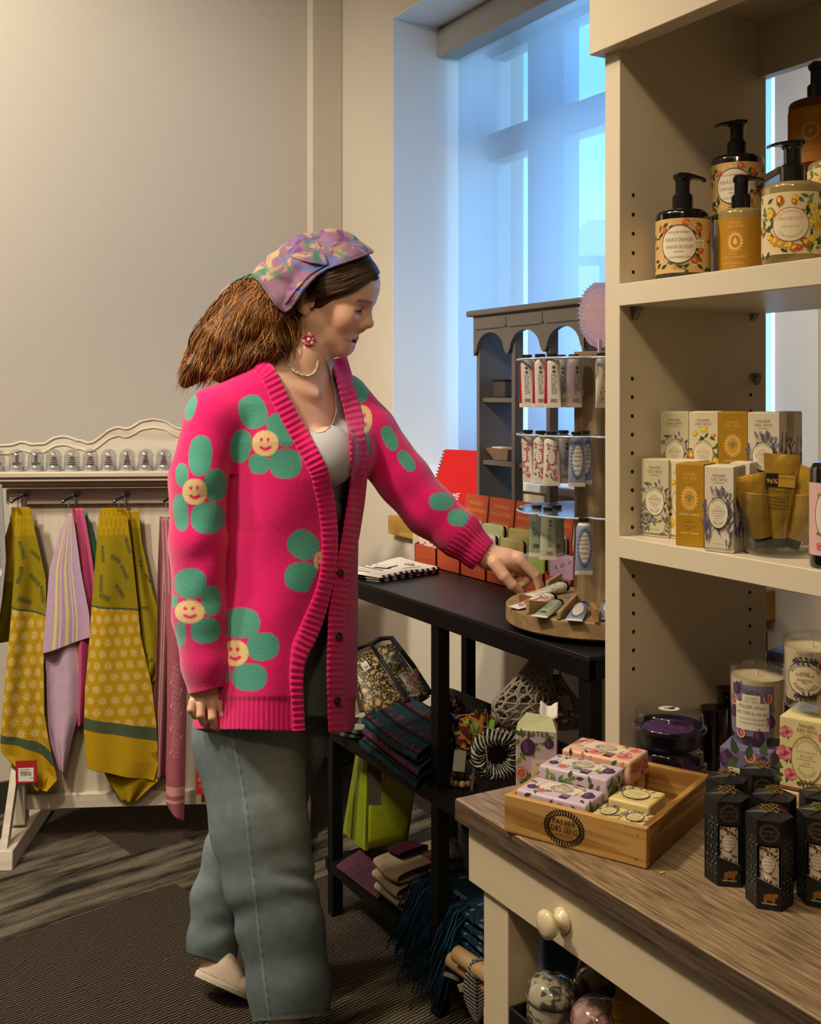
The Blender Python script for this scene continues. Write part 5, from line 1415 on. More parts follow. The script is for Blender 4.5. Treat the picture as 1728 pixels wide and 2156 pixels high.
tg = MB(); tg.obox((cq.x, cq.y, TZ + .0225), (.055, .05, .0012), tgm, 'd9d8da'); tgo = tg.build('swing_tag', VC, tw)
d = Decal(lambda u, v, h: Vector((cq.x, cq.y, TZ + .0232 + h)) + tgm @ Vector((-v, u, 0)) * -1); d.lines(-.018, -.012, .036, 2, .005, .002, '9a9a9e'); d.text('M', 0, .006, .012, '8a8a94'); d.build('tag_label', PRINT, tgo, smooth=None)
cq2 = quad(.72, .62); d = Decal(lambda u, v, h: Vector((cq2.x, cq2.y, TZ + .0195 + h)) + Vector((-v, -u, 0)) * -1 if False else Vector((cq2.x - v, cq2.y - u, TZ + .0206 + h))); d.bigell(0, 0, .016, .012, '23263a'); d.ell(0, 0, .011, .008, 'd0c6b4'); d.line(-.009, 0, .009, 0, .003, '23263a'); d.line(0, -.007, 0, .007, .003, '23263a'); d.build('emblem_print', PRINT, tw, smooth=None)

# grey arched hutch
HX0, HX1 = 1.57, 1.69
HYa, HYb = onX(1003, 800, HX0).y, onX(1236, 800, HX0).y
hz_t = onX(1003, 655, HX0).z; GREYW = mat('grey painted wood', '5c5651', .6, var=.05, vscale=30, bump=.05, bscale=120)
hu = thing('arched_hutch', 'small grey wooden hutch with three arches standing in front of the window', 'shelf', ((HX0 + HX1) / 2, (HYa + HYb) / 2, TZ))
ypx = [onX(px, 800, HX0).y for px in (1003, 1077, 1150, 1225)]
for i, y in enumerate(ypx):
    yy = y - .006 if i else y; MB().box(HX0, HX1 if i in (0, 3) else HX0 + .026, yy - .013 if i == 0 else yy - .007, yy + .0 if i == 0 else yy + .007, TZ, hz_t - .03).build('side_panel' if i in (0, 3) else 'divider', GREYW, hu, bevel=.001)
sh_z = [onX(1040, 838, HX0).z, onX(1040, 972, HX0).z, TZ + .03]
for z in sh_z: MB().box(HX0 + .012, HX1, HYb, HYa - .01, z - .012, z).build('shelf', GREYW, hu, bevel=.001)
tp_ = MB().box(HX0 - .02, HX1 + .01, HYb - .022, HYa + .022, hz_t - .016, hz_t).build('top_board', GREYW, hu, bevel=.004)
# arched valance, cut as a strip between the top line and the arches
va = MB(); nA = 3; zt2 = hz_t - .016; zspr = onX(1080, 740, HX0).z
pts_t = []; pts_b = []
for k in range(nA):
    ya_, yb_ = HYa + (HYb - HYa) * k / nA, HYa + (HYb - HYa) * (k + 1) / nA
    for i in range(25):
        u = i / 24; y = ya_ + (yb_ - ya_) * u; q = (u - .5) / .42
        zb = zspr + (.052 * math.sqrt(max(0, 1 - q * q)) if abs(q) < 1 else -.006 * (abs(q) - 1) / .19)
        pts_t.append((y, zt2)); pts_b.append((y, zb))
n = len(pts_t); vs = []
for x in (HX0 - .010, HX0 + .004): vs += [(x, y, z) for y, z in pts_t] + [(x, y, z) for y, z in pts_b]
fs = []
for i in range(n - 1): fs += [(i, i + 1, n + i + 1, n + i), (2 * n + i + 1, 2 * n + i, 3 * n + i, 3 * n + i + 1), (n + i, n + i + 1, 3 * n + i + 1, 3 * n + i)]
va.add(vs, fs); vo = va.build('arched_valance', GREYW, hu, smooth=60)
gv = MB('2c2926')
for k in (1, 2, 3):
    y = HYa + (HYb - HYa) * (k - .02) / 3; gv.box(HX0 - .0108, HX0 - .009, y - .0012, y + .0012, zspr + .066, zt2 - .008); gv.box(HX0 - .0108, HX0 - .009, y - .006, y + .006, zspr + .061, zspr + .067)
    gv.box(HX0 - .0108, HX0 - .009, y + .01, HYa + (HYb - HYa) * (k - 1) / 3 - .012, zspr + .060, zspr + .063)
gv.build('groove', VC, vo, smooth=None)
# small things inside the hutch
def place_in(px, z): return onX(px, 900, HX0 + .05).y, z
y_, z_ = place_in(1062, sh_z[0]); r = thing('small_basket', 'dark woven basket on the upper shelf of the grey hutch', 'basket', (HX0 + .05, y_, z_))
MB().box(-.018, .018, -.026, .026, .001, .046).build('basket', mat('dark weave', '3a332e', .8, var=.5, vscale=220, bump=.4, bscale=300), r, local=True, bevel=.003); MB().tube([(-.019, -.027, .046), (.019, -.027, .046), (.019, .027, .046), (-.019, .027, .046)], .003, 6, closed=True).build('rim', mat('dark rim', '14110f', .6), r, local=True)
y_, z_ = place_in(1097, sh_z[0]); r = thing('small_tin', 'little blue patterned tin behind the hanging tubes, beside the dark basket', 'tin', (HX0 + .05, y_, z_))
MB().lathe([(0, .001), (.017, .001), (.018, .042), (0, .042)], 24).build('tin', mat('blue china', '4f7fa0', .3, var=.6, vscale=90), r, local=True); MB('15151a').lathe([(0, .042), (.0185, .042), (.0185, .048), (0, .048)], 24).build('lid', VC, r, local=True)
y_, z_ = place_in(1056, sh_z[1]); r = thing('cardboard_tray', 'kraft cardboard tray on lower shelf of the grey hutch', 'tray', (HX0 + .055, y_ - .015, z_))
m = MB('8a7462'); m.hexa([Vector(v) for v in ((-.02, -.03, .001), (.02, -.03, .001), (.02, .03, .001), (-.02, .03, .001), (-.035, -.055, .032), (.035, -.055, .032), (.035, .05, .032), (-.035, .05, .032))]); m.build('tray', VC, r, local=True); MB('c9b68c').box(-.03, -.004, -.024, .024, .0325, .036).build('inset', VC, r, local=True)
y_, z_ = place_in(1196, sh_z[0]); r = thing('small_jar', 'dark lidded jar on the upper hutch shelf between the hanging tubes', 'jar', (HX0 + .05, y_, z_))
MB().lathe([(0, .001), (.014, .001), (.016, .008), (.016, .05), (0, .05)], 20).build('jar', mat('smoke jar', '2c2a33', .2), r, local=True); MB('101014').lathe([(0, .05), (.017, .05), (.017, .062), (0, .062)], 20).build('lid', VC, r, local=True)

# red spiral notebook leaning against the wall behind the wallets
nb = thing('notebook', 'red spiral-bound notebook with white lettering leaning behind the wallet displays', 'notebook')
c00, c10, c01 = W(880, 1130, 2.99), W(984, 1140, 2.90), W(937, 946, 3.06); c11 = c01 + (c10 - c00)
nrm_ = (c10 - c00).cross(c01 - c00).normalized()
if nrm_.x > 0: nrm_ = -nrm_
MB('b80d12').hexa([c00, c10, c10 - nrm_ * .014, c00 - nrm_ * .014, c01, c11, c11 - nrm_ * .014, c01 - nrm_ * .014]).build('cover', mat('red cover', vc=True, rough=.65, spec=.15), nb)
def nbf(u, v, h): return (c00 * (1 - u) + c10 * u) * (1 - v) + (c01 * (1 - u) + c11 * u) * v + nrm_ * (h + .001)
d = Decal(nbf); wh = 'd9cfc8'
for t, v in (('ASK ME', .44), ("QUIENS", .31), ('HUT!', .19)): d.text(t, .20, v, .105, wh, 'L', sx=1.1)
d.build('lettering', PRINT, nb, smooth=None)
sp = MB('4a3a40')
for k in range(26):
    v = .02 + .96 * k / 25; p = c00.lerp(c01, v); e1 = (c10 - c00).normalized()
    sp.tube([p + e1 * (.006 * math.cos(a) - .002) + nrm_ * (.006 * math.sin(a) - .005) for a in np.linspace(0, 2 * math.pi, 9)[:-1]], .0011, 5, closed=True)
sp.build('spiral', mat('spiral wire', vc=True, rough=.3, metal=.7), nb)
po = thing('card', 'pale card standing on the table behind the red notebook', 'card')
q0, q1 = onZ(868, 1178, TZ + .001), onZ(926, 1180, TZ + .001); up_ = Vector((.02, .0, 1)); hgt = .20
MB('c8b8a6').hexa([q0, q1, q1 + Vector((.006, .003, 0)), q0 + Vector((.006, .003, 0)), q0 + up_ * hgt, q1 + up_ * hgt, q1 + up_ * hgt + Vector((.006, .003, 0)), q0 + up_ * hgt + Vector((.006, .003, 0))]).build('card_sheet', VC, po)

# wallet display boxes with standing lids, wallets in rows
ORG = mat('orange board', 'a2401c', .6, var=.05)
ORG2 = mat('inside board', '8c1f14', .7)
BK0, BK1 = 1.476, 1.560
wb_y = [2.537, 2.42, 2.304, 2.187, 2.07, 1.953, 1.852]
wl_lab = ['behind the pink sleeve', 'with a pink floral pair behind the cuff', 'second with raised lid', 'with lid touching the next one', 'partly under the hand', 'behind the hand, holding the large blossom wallet']
wcols = [['d8b8b4', 'd0a8a4'], ['d9b3a6', 'cf9f98'], ['e0c0b4', 'd6d2c4'], ['4c7484', 'b9b06a'], ['90a84e', 'c4a878'], ['a886a0', '2a2a34']]
def wallet(col, y, x, z, hgt, wid, label, pat=0):
    r = thing('card_wallet', label, 'wallet', (x, y, z), 0, 'armoured card wallets in the orange displays')
    w2 = wid / 2; rad = .009
    pr = [(w2 - rad + rad * math.cos(a), hgt - rad + rad * math.sin(a)) for a in np.linspace(0, math.pi / 2, 6)] + [(-w2 + rad + rad * math.cos(a), hgt - rad + rad * math.sin(a)) for a in np.linspace(math.pi / 2, math.pi, 6)] + [(-w2, 0), (w2, 0)]
    f = lambda u, v, h: (h, u, v)
    m = MB(col); m.prism(pr, -.010, -.003, f); m.prism(pr, .003, .010, f); o = m.build('shell', mat('lacquered metal', vc=True, rough=.18, coat=.4), r, local=True, bevel=.0025)
    g = MB('0e0d10'); pr2 = [(u * .97, v * .985) for u, v in pr]; g.prism(pr2, -.003, .003, f); g.build('gasket', VC, r, local=True)
    if pat:
        dd = Decal(lambda u, v, h: Vector((-.0103 - h, -u, v))); rn = random.Random(int(y * 1000))
        for k in range(14): dd.leaf(rn.uniform(-w2 * .7, w2 * .7), rn.uniform(.005, hgt * .85), .012, .004, rn.uniform(0, 6), rn.choice(['3a2028', '5a3a4a', '405a30', 'b89a40'] if pat == 1 else ['6f4766', '8d5f80', '533048']))
        dd.build('flower_print', PRINT, r, local=True, smooth=None)
    return r
for i in range(6):
    ya_, yb_ = wb_y[i] - .003, wb_y[i + 1] + .003; ym = (ya_ + yb_) / 2
    r = thing('display_box', 'orange wallet display box ' + wl_lab[i], 'box', ((BK0 + BK1) / 2, ym, TZ), 0, 'orange wallet display boxes')
    m = MB(); m.box(BK0, BK0 + .002, yb_, ya_, TZ, TZ + .052); m.hexa([Vector(v) for v in ((BK0, ya_ - .002, TZ), (BK1, ya_ - .002, TZ), (BK1, ya_, TZ), (BK0, ya_, TZ), (BK0, ya_ - .002, TZ + .052), (BK1, ya_ - .002, TZ + .085), (BK1, ya_, TZ + .085), (BK0, ya_, TZ + .052))])
    m.hexa([Vector(v) for v in ((BK0, yb_, TZ), (BK1, yb_, TZ), (BK1, yb_ + .002, TZ), (BK0, yb_ + .002, TZ), (BK0, yb_, TZ + .052), (BK1, yb_, TZ + .085), (BK1, yb_ + .002, TZ + .085), (BK0, yb_ + .002, TZ + .052))])
    m.box(BK1 - .002, BK1, yb_, ya_, TZ, TZ + .112); m.box(BK0, BK1, yb_, ya_, TZ, TZ + .002); m.build('tray', ORG, r)
    d = Decal(plane((BK0, ym, TZ + .022), (0, -1, 0), (0, 0, 1), (-1, 0, 0))); d.text('ARMORED WALLETS', 0, 0, .007, 'b8683c'); d.build('tray_print', PRINT, r, smooth=None)
    if 1 <= i <= 4:
        la = math.radians(10); lm = MB(); L0 = Vector((BK1, ym, TZ + .108)); upv = Vector((math.sin(la) * .6, 0, math.cos(la))); nn = Vector((-math.cos(la), 0, math.sin(la) * .6)); w2 = (ya_ - yb_) / 2 - .001
        lm.hexa([L0 + Vector((0, s * w2, 0)) + nn * t for s, t in ((1, 0), (-1, 0), (-1, .003), (1, .003))] + [L0 + Vector((0, s * w2, 0)) + upv * .088 + nn * t for s, t in ((1, 0), (-1, 0), (-1, .003), (1, .003))]); lo = lm.build('lid', ORG, r)
        d = Decal(plane(L0 + nn * .003, (0, -1, 0), upv, nn)); c_ = 'c9844e'; d.text('MONARQUE', 0, .062, .0125, c_, wmax=.062); d.text('Armored Wallets', 0, .042, .0155, c_, wmax=.088); d.text('RFID PROTECTED', .004, .020, .010, c_, wmax=.066); d.ell(-.036, .0235, .0022, .003, c_); d.build('lid_print', PRINT, lo, smooth=None)
    for j in range(3 if 1 <= i <= 4 else 2):
        big = i == 5 and j == 0; hh = .072
        x = BK0 + .018 + .025 * j; z = TZ + .003 + (.012 if i != 5 else .0) + j * .022
        labs = {0: 'white wallet with line-drawn blossom in the first orange box', 5: 'large lilac blossom wallet standing between the hand and wooden post'}
        col = (wcols[i] + [['0', 'c9a8a0', 'b7b98c', 'a9a05c', '8c90a4'][i] if i < 5 else '0'])[j]
        nm = {(1, 0): 'pale pink wallet just above the cuff', (1, 1): 'rose wallet behind the pale pink one', (2, 0): 'floral wallet with green stems beside the cuff', (2, 1): 'cream wallet behind the floral one', (3, 0): 'blue-grey wallet standing tallest above the hand', (3, 1): 'pale olive wallet right under an orange lid', (4, 0): 'lime green wallet beside the blue-grey one', (4, 1): 'tan wallet behind the lime green one', (1, 2): 'dusky pink wallet in back row below the first raised lid', (2, 2): 'sage wallet in back row below the second raised lid', (3, 2): 'olive wallet in back row below the third raised lid', (4, 2): 'slate wallet in back row beside the sage green tubes', (0, 0): labs[0], (0, 1): 'white wallet hidden at back of the first orange box', (5, 0): labs[5], (5, 1): 'black wallet in the last orange box by the wooden post'}[(i, j)]
        wallet(col, ym, x, z, .072 if not big else .098, .094 if i != 5 else .084, nm, 1 if (i, j) in ((0, 0), (2, 0), (3, 0)) else (2 if big else 0))

# ------------------------------------------------------------------ wooden carousel of hand cream tubes
CRX, CRY, CRR = 1.383, 1.653, .182
cw = thing('tube_carousel', 'round wooden carousel with clear tiers for hand cream tubes and a pink sign', 'display', (CRX, CRY, TZ))
OAK = wood('pale oak', '8c7250', 'a78c66', 'x', 1., .5, 16., 3., .04, .85); OAKV = wood('pale oak upright', '7d6648', '98805f', 'z', 1., .5, 26., 3., .04, .9)
MB().lathe([(0, 0), (CRR * .86, 0), (CRR * .9, .012), (0, .012)], 64, (CRX, CRY, TZ)).build('turntable', BLACKM, cw)
zd = TZ + .046
MB().lathe([(0, .012), (CRR - .003, .012), (CRR, .015), (CRR, .043), (CRR - .003, .046), (0, .046)], 96, (CRX, CRY, TZ)).build('base', OAK, cw, smooth=30)
pz = W(1240, 741, 2.12).z; PA = math.radians(22); Rm = Matrix.Rotation(PA, 3, 'Z')
pm = MB(); pm.obox((CRX, CRY, (zd + pz) / 2), (.070, .070, pz - zd), Rm); pm.build('post', OAKV, cw, bevel=.0015)
ACR = clear('acrylic', (.90, .94, 1.0), .88, .12, 2.4); ACE = mat('acrylic edge', 'b4c2d4', .2, spec=.8)
TIER = [1.118, 1.268, 1.415]; RT = .160
for zt in TIER:
    tm = MB(); n = 96; out = []
    for k in range(n):
        a = 2 * math.pi * k / n; rr = RT * (1 - .10 * max(0, math.cos(8 * a)) ** 6); out.append((CRX + rr * math.cos(a), CRY + rr * math.sin(a)))
    tm.prism(out, zt, zt + .005); to = tm.build('tier', ACR, cw, smooth=30); MB().tube([(x, y, zt + .0025) for x, y in out], .0022, 6, closed=True).build('tier_edge', ACE, to, smooth=180)
# pink sign on a stick above the top tier
sg = MB(); SGN = mat('sign pink', vc=True, rough=.5); sc0 = W(1262, 664, 2.02); ux_ = Vector((C30, -S30, 0)); nv = Vector((-S30, -C30, 0))
def oval(n, a, b, wob=.0): return [(a * math.cos(t) * (1 + wob * math.sin(9 * t)), b * math.sin(t) * (1 + wob * math.sin(11 * t))) for t in [2 * math.pi * k / n for k in range(n)]]
fS = lambda u, v, h: sc0 + ux_ * u + Vector((0, 0, v)) - nv * h
sg.prism(oval(80, .038, .062, .02), 0, .003, fS, 'c2b0dc'); so = sg.build('sign', SGN, cw)
d = Decal(lambda u, v, h: sc0 + ux_ * u + Vector((0, 0, v)) + nv * h); d.bigell(0, 0, .031, .036, 'd4aec6'); rn = random.Random(2)
for k in range(40): t = 2 * math.pi * k / 40; d.leaf(.030 * math.cos(t), .049 * math.sin(t), .016, .004, t + .5, 'b4a0d0'); d.leaf(.031 * math.cos(t), .044 * math.sin(t), .010, .003, t - .6, 'd9bcd6')
d.text('PANIER', .001, .010, .0165, 'd9c8dc'); d.text('DES SENS', .001, -.010, .0165, 'd9c8dc'); d.build('lettering', PRINT, so, smooth=None)
MB('d0a8c0').box(sc0.x - .003, sc0.x + .003, sc0.y - .002, sc0.y + .002, pz - .01, sc0.z - .045).build('sign_stick', SGN, cw)
# tubes
TUBE = mat('tube plastic', vc=True, rough=.35, spec=.4)
def make_tube(base, kind, L_=.094, wid=.029):
    """hand cream tube hanging cap up; origin at the cap shoulder, body below; flat face towards -y"""
    r = thing('hand_cream_tube', 'hand cream tube', 'tube')
    def fn(u, v):
        a = 2 * math.pi * u; t = v; rx = wid / 2 * (.96 + .16 * t); ry = .0125 * (1 - t) ** .8 + .0006
        rx0 = .0125; k = min(1, v / .10); return (math.cos(a) * (rx0 * (1 - k) * .8 + rx * k) if v < .1 else math.cos(a) * rx, math.sin(a) * (ry if v > .1 else ry * (.7 + .3 * k)), -.002 - v * L_)
    side = {'red': lambda u: 'a02238' if .42 < u < .66 else base}.get(kind, lambda u: base)
    m = MB(base); m.grid(fn, 40, 24, wrap=True, colfn=lambda u, v: 'ddd4cc' if v > .93 else (side(u) if v > .06 else 'e2dcd4')); m.tube([(0, 0, -.009), (0, 0, .001)], .0075, 14, 'e6e0d8'); o = m.build('tube_body', TUBE, r, local=True, smooth=60)
    c = MB('0c0c0e'); c.lathe([(0, .001), (.0100, .001), (.0105, .003), (.0098, .0066), (0, .007)], 20); c.build('cap', mat('black cap', vc=True, rough=.35), r, local=True)
    def front(u, v, h): t = (-v - .002) / L_; return Vector((u, -(.0125 * max(0, 1 - t) ** .8 + .0006) * math.sqrt(max(0, 1 - (u / (wid / 2 * 1.1)) ** 2)) - h - .0002, v))
    d = Decal(front)
    if kind in ('red', 'back'):
        d.ell(.004, -.020, .003, .003, '5a5454'); d.ell(.004, -.028, .003, .003, '5a5454'); d.lines(-.001, -.034, .011, 16, .0024, .0011, '77706e'); d.barcode(-.003, -.086, .012, .007, '8a6a5a')
    elif kind == 'blue':
        d.bigell(0, -.046, .0115, .034, '7684a8'); d.bigell(0, -.046, .0095, .028, 'd9d3c8'); d.wreath(0, -.046, .0112, .034, '4a5888', 30, .003)
        for t, y, s in (('CREME MAINS', -.026, .004), ('BLEUET', -.034, .005), ('FLORAL', -.041, .0055), ('PECHE', -.049, .0045), ('FLORAL', -.058, .0055), ('HAND CREAM', -.067, .004)): d.text(t, 0, y, s, '2c3050', wmax=.016)
    elif kind == 'rose':
        rn = random.Random(6)
        for k in range(20): d.rose(rn.choice((-1, 1)) * rn.uniform(.004, .0105), -.018 - k * .0034, .0030, rn); d.leaf(rn.uniform(-.01, .01), -.02 - k * .0034, .005, .002, rn.uniform(0, 6), '4a5a3c')
        d.bigell(0, -.042, .0075, .013, 'e2d8cc'); d.ring(0, -.042, .0075, .013, .0006, '8a3a4a')
        for k in range(4): d.text(('CREME MAINS', 'ROSE', 'HAND', 'CREAM')[k], 0, -.035 - .0045 * k, .003, '8a4a50', wmax=.012)
    elif kind == 'green':
        d.rect(-.010, .010, -.08, -.02, '7d8c74'); d.lines(-.007, -.026, .012, 12, .0026, .0012, '4c5a48'); d.barcode(-.007, -.078, .013, .008, '39402f')
    elif kind == 'floral':
        rn = random.Random(8)
        for k in range(26): d.leaf(rn.uniform(-.010, .010), -.02 - k * .0026, .005, .002, rn.uniform(0, 6), rn.choice(['4a5a3c', 'c9a040', '9c3030', '6a4a30']))
    d.build('tube_print', PRINT, r, local=True, smooth=None)
    return r
kinds = {'red': ('d6cfc8', 'red'), 'back': ('cfc6c2', 'back'), 'rose': ('dad2c8', 'rose'), 'blue': ('8a96b4', 'blue'), 'green': ('93a088', 'green'), 'greenb': ('b9bda6', 'back'), 'pinkb': ('c9b4b0', 'back'), 'floral': ('c9c6b0', 'floral')}
KP = {k: make_tube(*v) for k, v in kinds.items()}; KU = {}
def put(kind, px, d_, zt, ang, label):
    p = W(px, 800, d_); loc = (p.x, p.y, zt + .0055)
    o = KP[kind]
    if kind in KU: o = dup(o)
    KU[kind] = 1
    o.location = loc; o.rotation_euler = (0, 0, ang); o['label'] = label; o['group'] = 'hand cream tubes hanging on the carousel'
    return o
FC = math.radians(-30)
T0, T1, T2 = TIER
put('red', 1109, 2.10, T2, FC - .55, 'white tube with red edge hanging leftmost on the top clear tier')
put('red', 1137, 2.06, T2, FC - .45, 'second white tube with red edge on the top clear tier')
put('red', 1163, 2.02, T2, FC - .30, 'third white tube with red edge on top tier, barcode fully seen')
put('back', 1180, 2.10, T2, FC - .1, 'white tube behind the third red-edged one on the top tier')
put('pinkb', 1208, 2.08, T2, FC + .05, 'pinkish white tube beside the wooden post on the top tier')
put('floral', 1268, 2.00, T2, FC + .5, 'leaf-printed tube right of the post, cut by the bookcase')
put('rose', 1111, 2.10, T1, FC - 1.0, 'rose-printed tube turned edge-on, leftmost on the middle tier')
put('rose', 1138, 2.06, T1, FC - .55, 'rose-printed tube half turned, second on the middle tier')
put('rose', 1161, 2.02, T1, FC - .1, 'rose-printed tube facing us on the middle clear tier')
put('back', 1186, 2.08, T1, FC + .2, 'grey-backed tube between the rose and blue ones on the middle tier')
put('blue', 1214, 2.00, T1, FC + .05, 'pale blue tube with oval label facing us on middle tier')
put('blue', 1231, 2.05, T1, FC + .35, 'pale blue tube tucked behind the facing blue one, middle tier')
put('green', 1130, 2.13, T0, FC - .3, 'sage green tube hanging leftmost under the lowest clear tier')
put('greenb', 1154, 2.09, T0, FC - .15, 'cream and green tube with barcode under the lowest tier')
put('green', 1172, 2.13, T0, FC + .2, 'sage green tube almost hidden by the wooden post, lowest tier')
put('blue', 1229, 1.94, T0 - .004, FC + .03, 'blue tube facing us, hanging low in front of the wooden post')
for k in range(2): pass
# tubes lying on the base between wedges
WED = wood('oak wedge', '94744c', 'b08e62', 'x', 1., .5, 22., 3., .04, .9)
def wedge(px0, py0, px1, py1, h0, h1):
    a, b = onZ(px0, py0, zd), onZ(px1, py1, zd); t = (b - a).normalized(); nn = Vector((-t.y, t.x, 0)) * .004
    MB().hexa([a + nn, b + nn, b - nn, a - nn, a + nn + Vector((0, 0, h0)), b + nn + Vector((0, 0, h1)), b - nn + Vector((0, 0, h1)), a - nn + Vector((0, 0, h0))]).build('divider', WED, cw, bevel=.001)
wedge(1090, 1274, 1146, 1270, .023, .006); wedge(1110, 1293, 1172, 1277, .026, .008); wedge(1176, 1305, 1212, 1272, .014, .02); wedge(1256, 1312, 1246, 1290, .026, .02); wedge(1152, 1246, 1180, 1236, .022, .03)
def lay(kind, px, py, tx, ty, label, tilt=0.10):
    """tube lying flat, tail at the first picture point, cap towards the second"""
    a, b = onZ(px, py, zd), onZ(tx, ty, zd); t = (b - a); t.z = 0; t.normalize()
    o = KP[kind]
    if kind in KU: o = dup(o)
    KU[kind] = 1
    zaxis = Vector((t.x * math.cos(tilt), t.y * math.cos(tilt), math.sin(tilt))); yax = -Vector((0, 0, 1)); yax = (yax - zaxis * yax.dot(zaxis)).normalized(); xax = yax.cross(zaxis)
    M = Matrix((xax, yax, zaxis)).transposed(); o.rotation_euler = M.to_euler(); o.location = Vector((a.x, a.y, zd + .003)) + zaxis * .099
    o['label'] = label; o['group'] = 'tester tubes lying on the carousel base'
lay('rose', 1077, 1284, 1168, 1272, 'rose tester tube with red sticker lying at front left of the round base')
lay('floral', 1110, 1258, 1180, 1249, 'floral tester tube under the fingertips on the round base')
lay('green', 1132, 1304, 1202, 1272, 'green tester tube with green dot lying between two oak wedges', .08)
lay('blue', 1206, 1312, 1238, 1276, 'blue tester tube with red dot lying at the front of the base', .08)
lay('blue', 1284, 1310, 1276, 1278, 'blue tester tube cut off by the bookcase edge', .08)
# ------------------------------------------------------------------ toiletries on the bookcase
BLK = mat('black bottle', '0d0b0c', .12, coat=.6); AMB = mat('amber bottle', '5a2c08', .1, coat=.5); PMP = mat('pump black', '09090a', .25, coat=.3)
HONEY = mat('pale liquid', '8f7a4a', .12, coat=.5)
def pump(r, z, s, ang):
    m = MB(); m.lathe([(0, z), (.0135 * s, z), (.0135 * s, z + .020 * s), (.011 * s, z + .023 * s), (.0095 * s, z + .023 * s), (.0095 * s, z + .040 * s), (.0115 * s, z + .042 * s), (.0115 * s, z + .047 * s), (0, z + .0475 * s)], 28); m.build('pump', PMP, r, local=True, smooth=35)
    n = MB(); c, d = math.cos(ang), math.sin(ang)
    for k in range(7):
        t = k / 6
    rows = [(-.010, .0098, .0445, .0500), (.004, .0098, .0435, .0498), (.016, .0078, .0435, .0475), (.026, .0055, .0430, .0455), (.031, .0045, .0395, .0430)]
    vs = []
    for x, w, z0, z1 in rows:
        for y, zz in ((-w, z0), (w, z0), (w, z1), (-w, z1)):
            vs.append(((x * c - y * d) * s, (x * d + y * c) * s, z + zz * s))
    fs = [(3, 2, 1, 0), (16, 17, 18, 19)]
    for i in range(4):
        for k in range(4): l = (k + 1) % 4; fs.append((i * 4 + k, i * 4 + l, i * 4 + 4 + l, i * 4 + 4 + k))
    n.add(vs, fs); n.build('nozzle', PMP, r, local=True, bevel=.001)
CAMD = math.radians(60)           # heading of the view direction on the floor
def facing(p): return math.atan2(-p[1], -p[0])
